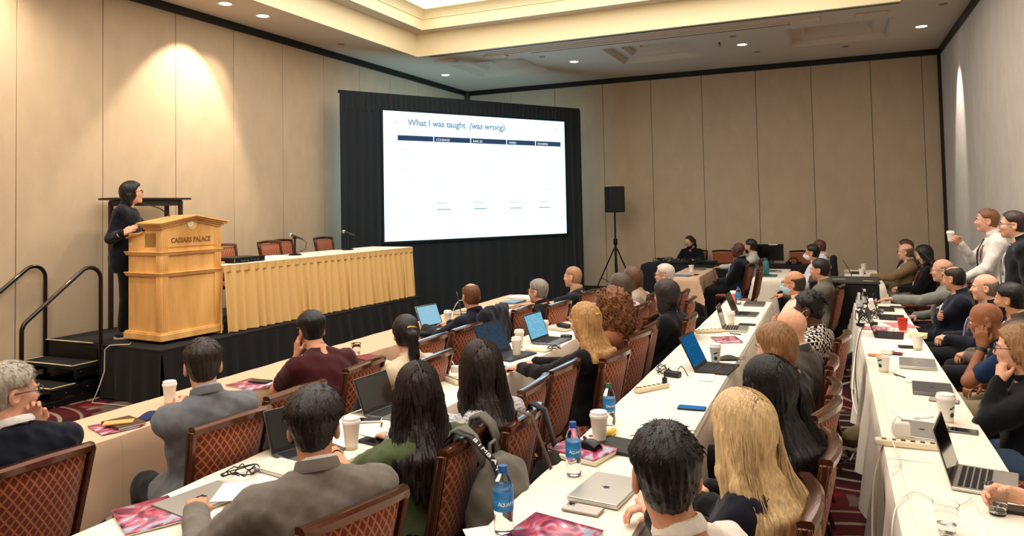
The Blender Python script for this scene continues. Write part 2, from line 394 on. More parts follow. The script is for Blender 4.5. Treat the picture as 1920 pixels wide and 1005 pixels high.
# steps up to the stage
t = thing('stage_steps', 'black metal stage steps with pale nosing strips and two curved handrails', 'steps', (-7.55, 5.0, 0))
def step(y0, y1, z, x0=-0.43, x1=0.40):
    d = MB().box(((x0+x1)/2, (y0+y1)/2, z-0.02), (x1-x0, y1-y0, 0.04)).build('tread', BLKC, t, bevel=0.004)
    MB().box(((x0+x1)/2, y0+0.006, z+0.001), (x1-x0, 0.022, 0.006)).build('nosing', STRIP, d)
    MB().box((x1-0.008, (y0+y1)/2, z+0.001), (0.018, y1-y0, 0.006)).build('nosing', STRIP, d)
    MB().box((x0+0.008, (y0+y1)/2, z+0.001), (0.018, y1-y0, 0.006)).build('nosing', STRIP, d)
step(0.10, 0.40, 0.37); step(-0.13, 0.14, 0.19); step(-0.36, -0.09, 0.035)
MB().box((-0.05, 0.372, SZ+0.004), (0.78, 0.022, 0.006)).build('nosing', STRIP, t)
MB().box((-0.015, 0.39, (SZ+0.37)/2), (0.83, 0.02, SZ-0.37)).build('riser', BLKM, t)
for sx in (-0.42, 0.405):
    for (y0, z0, y1, z1) in ((0.40, 0.32, -0.10, 0.30), (0.42, 0.15, -0.38, 0.12)):
        pass
    MB().prism([(0, 0)]*3, 0, 0) if False else None
    m_ = MB()
    for a, b in (((sx, 0.42, 0.29), (sx, 0.12, 0.29)), ((sx, 0.42, 0.15), (sx, -0.12, 0.11)), ((sx, 0.42, 0.03), (sx, -0.38, 0.0))):
        m_.box(((a[0]), (a[1]+b[1])/2, (a[2]+b[2])/2), (0.03, abs(a[1]-b[1]), 0.10))
    m_.build('stringer', BLKM, t, bevel=0.004)
    mb_ = MB()
    for yy, zz in ((0.36, 0.30), (0.22, 0.29), (0.30, 0.14), (0.05, 0.12), (0.30, 0.03), (-0.25, 0.02)):
        mb_.lathe([(0.009, 0.0), (0.006, 0.006), (0.0, 0.007)], 8, (0, 0, 0))
    # bolts on the outer face
    mb_ = MB()
    for yy, zz in ((0.38, 0.31), (0.36, 0.27), (0.18, 0.30), (0.25, 0.14), (0.02, 0.125), (0.36, 0.02), (-0.10, 0.01)):
        mb_.cyl((sx, yy, zz), (sx+(0.022 if sx > 0 else -0.022), yy, zz), 0.008, 0.006, 8)
    mb_.build('bolts', mat('steel', (190, 186, 178), 0.3, 0.9), t)
def arc(c, r, a0, a1, n, x):
    return [(x, c[0]+r*cos(a), c[1]+r*sin(a)) for a in np.linspace(a0, a1, n)]
for x in (0.46, -0.42):
    th = math.atan2(1.37-0.92, 0.23+0.44)
    pts = [(x, 0.37, 0.10), (x, 0.37, 1.20)]+arc((0.24, 1.23), 0.13, 0.15, pi/2+th, 10, x)
    p1 = np.array(pts[-1]); lo = arc((-0.32, 0.80), 0.13, pi/2+th, pi, 8, x); pts += lo+[(x, -0.45, 0.10)]
    MB().tube(pts, 0.021, 10).build('handrail', mat('rail_paint', (18, 18, 18), 0.28, 0.2, coat=0.5), t, smooth=60)

# lectern
GOLDWOOD = mat('golden_maple', (226, 178, 110), 0.42, var=0.16, vscale=(6, 6, 1.2), bump=0.08, bscale=80, coat=0.25, c2=(206, 152, 84))
ENGR = mat('engraved_letters', (136, 98, 40), 0.5)
la = math.atan2(6.28-5.53, -6.33+6.40)-pi/2
t = thing('lectern', 'golden maple lectern with fluted corners, gable top and engraved lettering', 'lectern', (-6.36, 5.905, SZ), la)
# local: +x is the lettered front (0), depth goes to -x, y across +-0.375
LW, LD = 0.375, 0.60
body = MB().box((-LD/2, 0, 0.60), (LD-0.04, 2*LW-0.04, 1.10)).build('body', GOLDWOOD, t, bevel=0.004)
MB().box((-LD/2, 0, 0.065), (LD+0.03, 2*LW+0.03, 0.07)).box((-LD/2, 0, 0.105), (LD+0.01, 2*LW+0.01, 0.02)).build('base', GOLDWOOD, t, bevel=0.006)
for zc in (0.73, 0.95):
    MB().box((-LD/2, 0, zc), (LD+0.03, 2*LW+0.03, 0.014)).box((-LD/2, 0, zc-0.015), (LD+0.012, 2*LW+0.012, 0.018)).box((-LD/2, 0, zc-0.03), (LD, 2*LW, 0.012)).build('moulding', GOLDWOOD, t, bevel=0.004)
for sy in (-1, 1):
    for z0, z1 in ((0.115, 0.70), (0.74, 0.93), (0.96, 1.17)):
        m_ = MB(); w_ = 0.085; yy = sy*(LW-w_/2)
        # fluted pilaster on the front: proud strips with grooves between
        m_.box((-0.012, yy, (z0+z1)/2), (0.016, w_, z1-z0))
        for k in (-0.030, -0.010, 0.010, 0.030): m_.box((-0.0025, yy+k, (z0+z1)/2), (0.007, 0.012, z1-z0-0.03))
        p_ = m_.build('pilaster', GOLDWOOD, t, bevel=0.002, seg=1)
        m_ = MB(); m_.box((-0.05, sy*(LW-0.008), (z0+z1)/2), (0.085, 0.012, z1-z0))
        for k in (-0.030, -0.010, 0.010, 0.030): m_.box((-0.05+k, sy*(LW-0.001), (z0+z1)/2), (0.012, 0.005, z1-z0-0.03))
        m_.build('pilaster', GOLDWOOD, t, bevel=0.002, seg=1)
# front pediment: gabled cornice with stepped mouldings and a round notch under the apex
EZ, AZ = 1.20, 1.275
def gable(mb, x0, x1, hw, dz, th):
    pts = [(-hw, EZ+dz), (0, AZ+dz), (hw, EZ+dz), (hw, EZ+dz+th), (0, AZ+dz+th), (-hw, EZ+dz+th)]
    n = 6; vs = [(x0, a, b) for a, b in pts]+[(x1, a, b) for a, b in pts]
    mb.add(vs, [(0, 1, 4, 5)[::-1], (1, 2, 3, 4)[::-1], (6, 7, 10, 11), (7, 8, 9, 10)]+[(i, (i+1) % n, n+(i+1) % n, n+i) for i in range(n)])
m_ = MB()
gable(m_, -0.30, 0.004, LW+0.004, -0.01, 0.02); gable(m_, -0.31, 0.022, LW+0.022, 0.010, 0.018); gable(m_, -0.32, 0.045, LW+0.045, 0.028, 0.016); gable(m_, -0.33, 0.062, LW+0.062, 0.044, 0.018)
m_.build('gable_cornice', GOLDWOOD, t, bevel=0.003, seg=1)
m_ = MB(); vs = []
pts = [(-LW+0.02, 1.0), (LW-0.02, 1.0), (LW-0.02, EZ), (0, AZ), (-LW+0.02, EZ)]
m_.add([(-0.30, a, b) for a, b in pts]+[(-0.012, a, b) for a, b in pts], [(0, 1, 2, 3, 4)[::-1], (5, 6, 7, 8, 9)]+[(i, (i+1) % 5, 5+(i+1) % 5, 5+i) for i in range(5)])
m_.build('upper_panel', GOLDWOOD, t)
m_ = MB(); m_.cyl((-0.013, 0.0, AZ-0.035), (-0.008, 0.0, AZ-0.035), 0.062, n=24)
m_.build('notch_disc', mat('notch_wood', (246, 196, 120), 0.5), t, smooth=40)
MB().cyl((-0.009, -0.022, AZ-0.03), (-0.002, -0.022, AZ-0.03), 0.040, n=20).build('notch_lens', mat('notch_white', (236, 232, 226), 0.4), t, smooth=40)
# reading desk behind the gable
MB().add([(-0.32, -LW, 1.15), (-0.32, LW, 1.15), (-0.60, LW, 1.09), (-0.60, -LW, 1.09), (-0.32, -LW, 1.17), (-0.32, LW, 1.17), (-0.60, LW, 1.11), (-0.60, -LW, 1.11)],
         [(0, 1, 2, 3), (4, 7, 6, 5), (0, 4, 5, 1), (1, 5, 6, 2), (2, 6, 7, 3), (3, 7, 4, 0)]).build('reading_desk', GOLDWOOD, t, bevel=0.003)
text('lettering', 'CAESARS PALACE', 0.076, ENGR, t, (-0.009, -0.01, 1.045), (pi/2, 0, pi/2), 0.002, 'CENTER', xs=0.82, bold=0.0014)
# paper on the desk
tag(MB().box((0, 0, 0), (0.21, 0.28, 0.003)).build('paper_sheets', mat('paper', (240, 236, 226), 0.7)), 'white paper sheets on the lectern reading desk', 'paper')
o = bpy.data.objects['paper_sheets']; o.location = (-6.83, 5.86, SZ+1.147); o.rotation_euler = (0, -0.21, la)
# gooseneck microphone
t = thing('gooseneck_microphone', 'black gooseneck microphone bending over the lectern top', 'microphone', (-6.62, 5.86, SZ+1.15), la)
p = [(0.0, 0, 0), (0, 0, 0.12), (-0.02, -0.02, 0.19), (-0.08, -0.08, 0.26), (-0.15, -0.16, 0.30), (-0.20, -0.20, 0.31)]
MB().tube(p, 0.006, 6).build('gooseneck', BLKM, t, smooth=60)
MB().cyl((-0.19, -0.195, 0.308), (-0.245, -0.235, 0.315), 0.012, 0.016, 10).build('capsule', BLK, t, smooth=40)
MB().lathe([(0.03, 0), (0.03, 0.012), (0.012, 0.02)], 14).build('base', BLKM, t, smooth=40)

# tall dark frame table by the wall behind the speaker
DARKWD = mat('dark_wood', (46, 36, 30), 0.5)
t = thing('tall_table', 'tall dark wooden frame table against the wall behind the speaker', 'table', (-7.76, 6.5, SZ), 0)
MB().box((0, 0, 1.54), (0.34, 1.06, 0.025)).build('table_top', DARKWD, t, bevel=0.004)
MB().box((0, 0, 1.49), (0.26, 0.84, 0.07)).build('apron', DARKWD, t, bevel=0.003)
for sx in (-0.12, 0.12):
    for sy in (-0.40, 0.40): MB().box((sx, sy, 0.76), (0.04, 0.045, 1.5)).build('leg', DARKWD, t, bevel=0.003)

# panel table with gold skirt
GOLD = mat('gold_satin', (220, 180, 114), 0.55, bump=0.1, bscale=260, sheen=0.15)
IVORY = mat('ivory_cloth', (242, 234, 217), 0.8, bump=0.15, bscale=500, spec=0.2)
def creased(m):
    nt = m.node_tree; N = nt.nodes.new; L = nt.links.new; b = nt.nodes['Principled BSDF']; old = b.inputs['Normal'].links[0].from_node
    tc = N('ShaderNodeTexCoord'); mp = N('ShaderNodeMapping'); mp.inputs['Scale'].default_value = (2.9, 1.63, 0); br = N('ShaderNodeTexBrick'); br.offset = 0; br.inputs['Scale'].default_value = 1; br.inputs['Mortar Size'].default_value = 0.012; br.inputs['Mortar Smooth'].default_value = 1.0; br.inputs['Brick Width'].default_value = 0.66; br.inputs['Row Height'].default_value = 0.5
    n = N('ShaderNodeTexNoise'); n.inputs['Scale'].default_value = 3.0; n.inputs['Detail'].default_value = 3; L(tc.outputs['Object'], n.inputs['Vector'])
    L(tc.outputs['Object'], mp.inputs[0]); L(mp.outputs[0], br.inputs['Vector']); ad = N('ShaderNodeMath'); ad.operation = 'MULTIPLY_ADD'; ad.inputs[1].default_value = 2.0; L(n.outputs['Fac'], ad.inputs[0]); L(br.outputs['Fac'], ad.inputs[2])
    bp = N('ShaderNodeBump'); bp.inputs['Strength'].default_value = 0.45; bp.inputs['Distance'].default_value = 0.006; L(ad.outputs[0], bp.inputs['Height']); L(old.outputs[0], bp.inputs['Normal']); L(bp.outputs[0], b.inputs['Normal'])
    return m
creased(IVORY)
a0, a1 = np.array((-6.30, 6.28)), np.array((-6.03, 9.84)); td = (a1-a0)/np.linalg.norm(a1-a0); tn = np.array((-td[1], td[0]))
b0, b1 = a0+tn*0.76, a1+tn*0.76
t = thing('panel_table', 'long panel table on the stage with white top and gold pleated skirt', 'table', (0, 0, SZ))
MB().prism([tuple(a0), tuple(a1), tuple(b1), tuple(b0)], 0.70, 0.755).build('table_top', mat('plywood', (150, 120, 84), 0.6), t)
for c_ in (a0*0.96+b1*0.04, a1*0.95+b0*0.05, b0*0.95+a1*0.05, b1*0.95+a0*0.05):
    MB().cyl((c_[0], c_[1], 0), (c_[0], c_[1], 0.70), 0.018).build('leg', BLKM, t)
cloth_ = MB(); e = 0.012
cloth_.prism([tuple(a0-tn*e-td*e), tuple(a1-tn*e+td*e), tuple(b1+tn*e+td*e), tuple(b0+tn*e-td*e)], 0.755, 0.764).build('top_cloth', IVORY, t, bevel=0.006)
sk = pleats(a0-tn*0.014-td*0.014, a1-tn*0.014+td*0.014, 0.012, 0.757, 0.125, 0.032, nz=8, flare=0.05, seed=11, sharp=0.55).build('skirt', GOLD, t, smooth=60)
pleats(a1-tn*0.014+td*0.014, b1+tn*0.014+td*0.014, 0.012, 0.757, 0.10, 0.022, nz=8, flare=0.06, seed=12, sharp=0.6).build('skirt', GOLD, t, smooth=60)
pleats(b0+tn*0.014-td*0.014, a0-tn*0.014-td*0.014, 0.012, 0.757, 0.10, 0.022, nz=8, flare=0.04, seed=13, sharp=0.6).build('skirt', GOLD, t, smooth=60)
band = MB()
c_ = (a0+a1)/2-tn*0.018; Mb = np.array([[td[0], tn[0], 0], [td[1], tn[1], 0], [0, 0, 1.0]])
band.box((c_[0], c_[1], 0.722), (np.linalg.norm(a1-a0)+0.03, 0.012, 0.075), Mb).build('skirt_band', GOLD, sk)
for k in range(26):
    c2 = a0+(a1-a0)*(k+0.5)/26-tn*0.0245
    MB().box((c2[0], c2[1], 0.722), (0.003, 0.003, 0.072), Mb).build('band_seam', mat('gold_seam', (160, 118, 52), 0.7), sk)

# rack unit, cables, desk microphones on the panel table
TZ = SZ+0.764
t = thing('rack_unit', 'flat black electronic rack unit on the near end of the panel table', 'electronics', (-6.5, 6.72, TZ), math.atan2(td[1], td[0]))
MB().box((0, 0, 0.032), (0.44, 0.34, 0.055)).build('case', BLKM, t, bevel=0.004)
fp = MB().box((0, -0.174, 0.032), (0.48, 0.008, 0.06)).build('front_plate', mat('rack_face', (34, 34, 36), 0.4, 0.4), t, bevel=0.002)
for k in range(6): MB().box((-0.12+k*0.05, -0.179, 0.030), (0.02, 0.006, 0.010)).build('button', mat('rack_grey', (90, 90, 92), 0.4), fp)
for s_ in (-0.225, 0.225): MB().box((s_, -0.182, 0.032), (0.010, 0.015, 0.040)).build('handle', mat('steel', (190, 186, 178), 0.3, 0.9), fp)
def loopcable(name, label, c, rad, n, m, r=0.005, parent=None, seed=0, z=None, turns=3, cat='cable'):
    rnd = random.Random(seed); pts = []
    for i in range(turns*16):
        a = i/16*2*pi; rr = rad*(0.75+0.25*sin(a*0.37+seed)); pts.append((c[0]+rr*cos(a)*1.25+rnd.uniform(-.004, .004), c[1]+rr*0.7*sin(a)+0.02*sin(a*0.21), c[2]+0.006+0.004*(i/16)+abs(0.006*sin(a*1.7))))
    o = MB().tube(pts, r, 6).build(name, m, smooth=60)
    return tag(o, label, cat)
loopcable('cable_coil', 'coiled dark cable lying on the panel table before the rack unit', (-6.36, 6.62, TZ), 0.07, 3, mat('dark_cable', (40, 52, 48), 0.45), 0.006, seed=2)
tag(MB().box((-6.52, 6.42, TZ+0.012), (0.12, 0.10, 0.022), rotz(0.4)).build('card_stack', mat('card_pink', (206, 168, 140), 0.7), bevel=0.002), 'small stack of pinkish cards beside the rack unit', 'cards')
def desk_mic(x, y, label, yaw):
    t = thing('desk_microphone', label, 'microphone', (x, y, TZ), yaw)
    MB().lathe([(0.085, 0), (0.085, 0.012), (0.07, 0.02), (0.015, 0.026)], 24).build('base', BLKM, t, smooth=40)
    MB().cyl((0, 0, 0.02), (0, 0, 0.22), 0.013).build('post', BLKM, t, smooth=40)
    MB().box((0, 0, 0.235), (0.03, 0.05, 0.035)).build('clip', BLKM, t, bevel=0.004)
    b_ = MB().cyl((0, -0.11, 0.215), (0, 0.045, 0.265), 0.011, 0.017).build('handle', mat('mic_grey', (60, 60, 62), 0.4, 0.4), t, smooth=40)
    h = MB()
    h.lathe([(0.0, -0.028), (0.016, -0.023), (0.026, -0.008), (0.027, 0.006), (0.022, 0.02), (0.0, 0.028)], 14)
    hh = h.build('grille', mat('mic_grille', (176, 176, 174), 0.35, 0.8, bump=0.6, bscale=700), t, smooth=60); hh.location = (0, 0.065, 0.272)
    MB().tube([(0, -0.11, 0.215), (0.02, -0.16, 0.17), (0.03, -0.14, 0.08), (0.04, -0.02, 0.03), (0.05, 0.12, 0.008), (0.02, 0.30, 0.006)], 0.004, 6).build('cord', BLKM, t, smooth=60)
    return t
desk_mic(-6.62, 7.86, 'table microphone on round base nearer the lectern', R_(100))
desk_mic(-6.60, 9.0, 'table microphone on round base nearer the projection screen', R_(100))
# cable over the stage edge
o = MB().tube([(-6.80, 5.50, SZ+0.006), (-6.72, 5.42, SZ+0.008), (-6.80, 5.36, SZ+0.012), (-6.86, 5.30, SZ+0.012), (-6.90, 5.275, SZ-0.03), (-6.90, 5.27, 0.3), (-6.93, 5.22, 0.12), (-6.92, 5.15, 0.01), (-6.6, 5.18, 0.008), (-6.3, 5.2, 0.008)], 0.006, 6).build('stage_cable', mat('pale_cable', (190, 184, 172), 0.5), smooth=60)
tag(o, 'pale cable running from under the lectern over the stage edge', 'cable')

# ------------------------------------------------------------------ projection screen with drapes across the corner
A = np.array((-4.80, 14.60)); B = np.array((-7.55, 10.11)); sd = (B-A)/np.linalg.norm(B-A); SL = np.linalg.norm(B-A)
t = thing('projection_screen', 'large projection screen in a black velour drape surround showing a slide', 'screen', (A[0], A[1], 0), math.atan2(sd[1], sd[0]))
# local +x runs from the right end to the left end; the audience is on +y ... (rotate so that +y faces the audience)
VEL = mat('black_velour', (20, 31, 38), 0.9, bump=0.2, bscale=260, sheen=0.2)
H_ = 3.93; sx0, sx1, sz0, sz1 = 0.45, 4.49, 1.345, 3.625
def vdrape(name, x0, x1, z0, z1, seed, pitch=0.15, amp=0.016):
    return pleats((x1, 0.0), (x0, 0.0), z0, z1, pitch, amp, nz=5, seed=seed).build(name, VEL, t, smooth=60)
vdrape('side_drape', -0.02, sx0+0.03, 0.0, H_-0.03, 21); vdrape('side_drape', sx1-0.03, SL, 0.0, H_-0.03, 22)
vdrape('lower_drape', sx0, sx1, 0.0, sz0+0.02, 23, 0.24, 0.014)
vdrape('valance', 0.0, SL, sz1-0.02, H_, 24, 0.10, 0.012)
MB().box((SL/2, -0.045, H_-0.02), (SL, 0.05, 0.05)).build('top_bar', BLKM, t)
for xx in (sx0-0.06, sx1+0.06): MB().box((xx, -0.06, H_/2), (0.05, 0.05, H_)).build('upright', BLKM, t)
for xx in (sx0-0.06, sx1+0.06): MB().box((xx, -0.25, 0.02), (0.05, 0.9, 0.03)).build('foot', BLKM, t)
frm = MB()
for c_, d_ in ((((sx0+sx1)/2, 0.03, sz0-0.02), (sx1-sx0+0.08, 0.02, 0.04)), (((sx0+sx1)/2, 0.03, sz1+0.02), (sx1-sx0+0.08, 0.02, 0.04)), ((sx0-0.02, 0.03, (sz0+sz1)/2), (0.04, 0.02, sz1-sz0)), ((sx1+0.02, 0.03, (sz0+sz1)/2), (0.04, 0.02, sz1-sz0))): frm.box(c_, d_)
frm.build('border', mat('screen_border', (14, 18, 22), 0.7), t)
def slide_mat():
    m = bpy.data.materials.new('slide_light'); m.use_nodes = True; nt = m.node_tree; nt.nodes.clear()
    e = nt.nodes.new('ShaderNodeEmission'); o = nt.nodes.new('ShaderNodeOutputMaterial')
    e.inputs[0].default_value = (0.46, 0.80, 1.0, 1); e.inputs[1].default_value = SCREEN_GLOW
    nt.links.new(e.outputs[0], o.inputs[0]); return m
srf = MB().box(((sx0+sx1)/2, 0.036, (sz0+sz1)/2), (sx1-sx0, 0.006, sz1-sz0)).build('screen_surface', slide_mat(), t)
INK = emit_mat('slide_ink', (176, 184, 196), 1.0); INK2 = emit_mat('slide_grey', (150, 166, 190), 0.95); HB = emit_mat('slide_header', (58, 74, 104), 0.9); FNT = emit_mat('slide_faint', (240, 246, 252), 0.98); WHT = emit_mat('slide_white', (236, 246, 255), 1.2)
SWd = sx1-sx0
def spos(u, v): return (sx1-u*SWd, 0.041, sz1-v*(sz1-sz0))         # u,v from the slide's top left
rot = (pi/2, 0, pi)
text('slide_title', 'What I was taught', 0.16, INK2, srf, spos(0.118, 0.105), rot, 0.001, bold=0.006)
text('slide_title', '(was wrong).', 0.16, INK2, srf, spos(0.432, 0.105), rot, 0.001, shear=0.25, bold=0.006)
def sbar(u0, u1, v, h, m, name='slide_rule'):
    a_ = spos(u0, v); b_ = spos(u1, v); return MB().box(((a_[0]+b_[0])/2, 0.041, a_[2]), (abs(a_[0]-b_[0]), 0.002, h)).build(name, m, srf)
sbar(0.08, 0.112, 0.083, 0.006, INK); sbar(0.61, 0.93, 0.083, 0.006, INK)
for u in (0.062, 0.945):
    p_ = spos(u, 0.083); MB().cyl((p_[0], 0.039, p_[2]), (p_[0], 0.042, p_[2]), 0.014, n=12).build('slide_dot', INK2, srf)
hu = [0.065, 0.245, 0.44, 0.642, 0.815, 0.975]
for a_, b_ in zip(hu[:-1], hu[1:]): sbar(a_+0.002, b_-0.002, 0.205, 0.095, HB, 'slide_header_cell')
for u, s_ in ((0.257, 'COURAGE'), (0.452, 'BARI 2D'), (0.655, 'FAME2'), (0.828, 'ISCHEMIA')): 
    p_ = spos(u, 0.217); text('slide_heading', s_, 0.06, WHT, srf, (p_[0], 0.0425, p_[2]), rot, 0.001)
rnd = random.Random(5)
for v in (0.29, 0.37, 0.45, 0.53, 0.61, 0.75, 0.80, 0.87):
    for u in (0.075, 0.257, 0.452, 0.655, 0.828):
        if rnd.random() < 0.8: sbar(u, u+rnd.uniform(0.05, 0.13), v+rnd.uniform(-0.01, 0.01), 0.022, FNT)
for u in (0.257, 0.452, 0.655, 0.828): sbar(u, u+0.055, 0.715, 0.016, INK); sbar(u, u+0.07, 0.765, 0.020, INK2)

# loudspeaker on tripod
sp_, = [(-4.18, 14.9)]
t = thing('speaker_stand', 'black tripod speaker stand beside the projection drapes', 'stand', (sp_[0], sp_[1], 0), 0.4)
MB().cyl((0, 0, 0.12), (0, 0, 1.75), 0.020, 0.018).build('pole', BLKM, t, smooth=40)
MB().cyl((0, 0, 0.12), (0, 0, 1.15), 0.028, 0.026).build('lower_tube', BLKM, t, smooth=40)
MB().cyl((0, 0, 1.08), (0, 0, 1.20), 0.042, 0.042).build('collar', BLKM, t, smooth=40)
for k in range(3):
    a_ = k*2*pi/3+0.5; MB().tube([(0.03*cos(a_), 0.03*sin(a_), 1.0), (0.52*cos(a_), 0.52*sin(a_), 0.03)], 0.014, 8).build('leg', BLKM, t, smooth=40)
    MB().tube([(0.02*cos(a_), 0.02*sin(a_), 0.22), (0.34*cos(a_), 0.34*sin(a_), 0.38)], 0.009, 6).build('brace', BLKM, t, smooth=40)
t = thing('loudspeaker', 'black box loudspeaker on top of the tripod stand', 'loudspeaker', (sp_[0], sp_[1], 1.745), R_(-50))
mb = MB().prism([(-0.20, 0.14), (0.20, 0.14), (0.15, -0.16), (-0.15, -0.16)], 0, 0.54); mb.build('cabinet', mat('speaker_black', (24, 24, 26), 0.6, bump=0.4, bscale=150), t, bevel=0.012)
MB().box((0, 0.148, 0.27), (0.36, 0.012, 0.49)).build('grille', mat('speaker_grille', (30, 30, 33), 0.5, 0.4, bump=0.8, bscale=500), t, bevel=0.006)
MB().box((0, 0.157, 0.06), (0.06, 0.004, 0.02)).build('badge', mat('steel', (190, 186, 178), 0.3, 0.9), t)
# ================================================================== tables and cloths
BEIGE = mat('beige_cloth', (210, 178, 148), 0.85, bump=0.15, bscale=500, spec=0.2)
creased(BEIGE)
BLKCL = mat('black_cloth', (20, 20, 23), 0.85, bump=0.15, bscale=400)
TT = 0.732
tabt = None
def folding_table(x0, x1, y0, y1, label, group='folding tables under cloths'):
    t = thing('folding_table', label, 'table', ((x0+x1)/2, (y0+y1)/2, 0), 0, group)
    L_ = y1-y0; W_ = x1-x0
    MB().box((0, 0, TT-0.014), (W_-0.01, L_-0.012, 0.026)).build('table_top', mat('table_board', (140, 116, 88), 0.6), t)
    for sy in (-1, 1):
        for sx in (-1, 1): MB().cyl((sx*(W_/2-0.06), sy*(L_/2-0.16), 0), (sx*(W_/2-0.06), sy*(L_/2-0.16), TT-0.027), 0.014, n=8).build('leg', BLKM, t)
    return t
def tablecloth(x0, x1, y0, y1, m, label, hl=0.70, hr=0.34, hn=0.0, hf=0.0, seed=0, group='tablecloths', dz=0.0, cat='tablecloth'):
    """cloth over a table top; hl/hr/hn/hf = how far it hangs on the left (-x), right (+x), near (-y) and far (+y) sides"""
    rnd = random.Random(seed); z = TT+0.004+dz; W_ = x1-x0; L_ = y1-y0; e = 0.010
    nx = 6; ny = max(14, int(L_/0.07)); dl = 0.055
    us = [(-1, k) for k in range(max(1, int(hl/dl)), 0, -1)]+[(0, k) for k in range(nx+1)]+[(1, k) for k in range(1, max(1, int(hr/dl))+1)] if hl or hr else [(0, k) for k in range(nx+1)]
    if not hl: us = [q for q in us if q[0] >= 0]
    if not hr: us = [q for q in us if q[0] <= 0]
    vs_ = ([(-1, k) for k in range(int(hn/dl), 0, -1)] if hn else [])+[(0, k) for k in range(ny+1)]+([(1, k) for k in range(1, int(hf/dl)+1)] if hf else [])
    p1, p2, p3 = [rnd.uniform(0, 6.28) for _ in range(3)]
    def side(s_, k, along, lim, n):
        d = min(k*dl, lim); f_ = d/0.5
        o = e+0.014*min(1, d/0.03)+f_*(0.030*sin(along*9+p1)+0.022*sin(along*17+p2)+0.012*sin(along*31+p3)+0.018)*min(1.0, 0.4+f_)
        return max(0.006, o), d
    V = []; 
    for (a, i) in us:
        for (b, j) in vs_:
            x = x0-e+(W_+2*e)*i/nx if a == 0 else (x0 if a < 0 else x1); y = y0+L_*j/ny if b == 0 else (y0 if b < 0 else y1)
            zz = z+0.0012*sin(x*23+y*7+p1)+0.001*sin(y*19+p2); dx = dy = 0; drop = 0
            if a:
                o, d1 = side(a, i, y+(0.3*j*dl*b if b else 0), hl if a < 0 else hr, 0); dx = a*o; drop = max(drop, d1)
            if b:
                o, d2 = side(b, j, x*1.4, hn if b < 0 else hf, 0); dy = b*o; drop = max(drop, d2)
            if a and b:                      # corner fold: falls as a pointed flap
                drop = math.hypot(d1, d2)*0.86; q_ = min(d1, d2); dx *= 0.55+0.4*q_; dy *= 0.55+0.4*q_; dx += a*q_*0.28; dy += b*q_*0.10
            zz2 = max(0.015, zz-drop); V.append((x+dx, y+dy, zz2))
    nV = len(vs_); nU = len(us)
    F = [(i*nV+j, (i+1)*nV+j, (i+1)*nV+j+1, i*nV+j+1) for i in range(nU-1) for j in range(nV-1)]
    mb = MB().add(V, F); o = mb.build('tablecloth', m, smooth=70)
    # fine crease lines pressed in the fabric come from the bump of the cloth
    return tag(o, label, cat, group)
ROWS = {1: (-3.97, -3.50, 1.66, BEIGE, 'beige', 0.62, 0.40), 2: (-2.57, -2.12, 1.84, IVORY, 'ivory', 0.68, 0.36),
        3: (-1.19, -0.70, 1.73, IVORY, 'ivory', 0.68, 0.34), 4: (0.19, 0.635, 1.90, IVORY, 'ivory', 0.70, 0.30)}
rowname = {1: 'front row by the stage', 2: 'second row from the stage', 3: 'third row from the stage', 4: 'fourth row by the right wall'}
ordn = ['nearest', 'second', 'third', 'farthest']
for rw, (x0, x1, ys, m_, cn, hl, hr) in ROWS.items():
    for k in range(4):
        y0 = ys+k*1.832; y1 = y0+1.832
        folding_table(x0, x1, y0, y1, 'narrow folding table under the %s cloth of the %s' % (ordn[k], rowname[rw]), 'folding tables of the '+rowname[rw])
        tablecloth(x0, x1, y0, y1, m_, '%s tablecloth on the %s table of the %s' % (cn, ordn[k], rowname[rw]), hl, hr,
                   hn=0.45 if k == 0 else 0, hf=0.40 if k == 3 else 0, seed=rw*10+k, dz=0.002*(k % 2))
for (x0, x1, y0, y1, m_, lb, hl, hr, hn, hf, sd_) in (
        (-2.46, -1.98, 11.75, 13.50, BEIGE, 'beige cloth on the far table where the man in the black suit sits', 0.68, 0.30, 0.66, 0.3, 71),
        (-1.16, -0.72, 11.85, 13.55, IVORY, 'ivory cloth on the far table with the teal bottle', 0.62, 0.25, 0.55, 0.3, 72),
        (0.14, 0.60, 11.20, 13.60, IVORY, 'ivory cloth on the far table where the tan blazer man sits', 0.68, 0.30, 0.60, 0.3, 73)):
    folding_table(x0, x1, y0, y1, 'folding table under the '+lb.replace('on the far table ', ''), 'folding tables near the back wall')
    tablecloth(x0, x1, y0, y1, m_, lb, hl, hr, hn, hf, sd_)
# control table along the back wall
folding_table(-3.45, -0.25, 14.15, 14.75, 'long control table under black cloth along the back wall', None)
tablecloth(-3.45, -0.25, 14.15, 14.75, BLKCL, 'black floor-length cloth on the control table by the back wall', 0.71, 0.71, 0.71, 0.4, 75)
# projector cart with black skirt
t = thing('projector_cart', 'black draped projector cart standing in the aisle beyond the row end', 'cart', (0.08, 9.62, 0))
MB().box((0, 0, 0.955), (0.76, 0.62, 0.03)).build('cart_top', mat('cart_grey', (58, 58, 56), 0.5), t, bevel=0.006)
mbk = MB()
for c_, d_ in (((0, 0, 0.86), (0.74, 0.60, 0.16)), ): mbk.box(c_, d_)
mbk.build('upper_cover', BLKCL, t, bevel=0.02)
for (p0, p1, sd_) in (((-0.37, -0.30), (0.37, -0.30), 1), ((0.37, -0.30), (0.37, 0.30), 2), ((0.37, 0.30), (-0.37, 0.30), 3), ((-0.37, 0.30), (-0.37, -0.30), 4)):
    pleats(p0, p1, 0.01, 0.80, 0.2, 0.012, nz=5, flare=0.02, seed=80+sd_).build('skirt', BLKCL, t, smooth=60)
MB().box((-0.05, -0.1, 0.972), (0.14, 0.03, 0.003), rotz(0.3)).build('tape', mat('tape_grey', (190, 188, 180), 0.6), t)
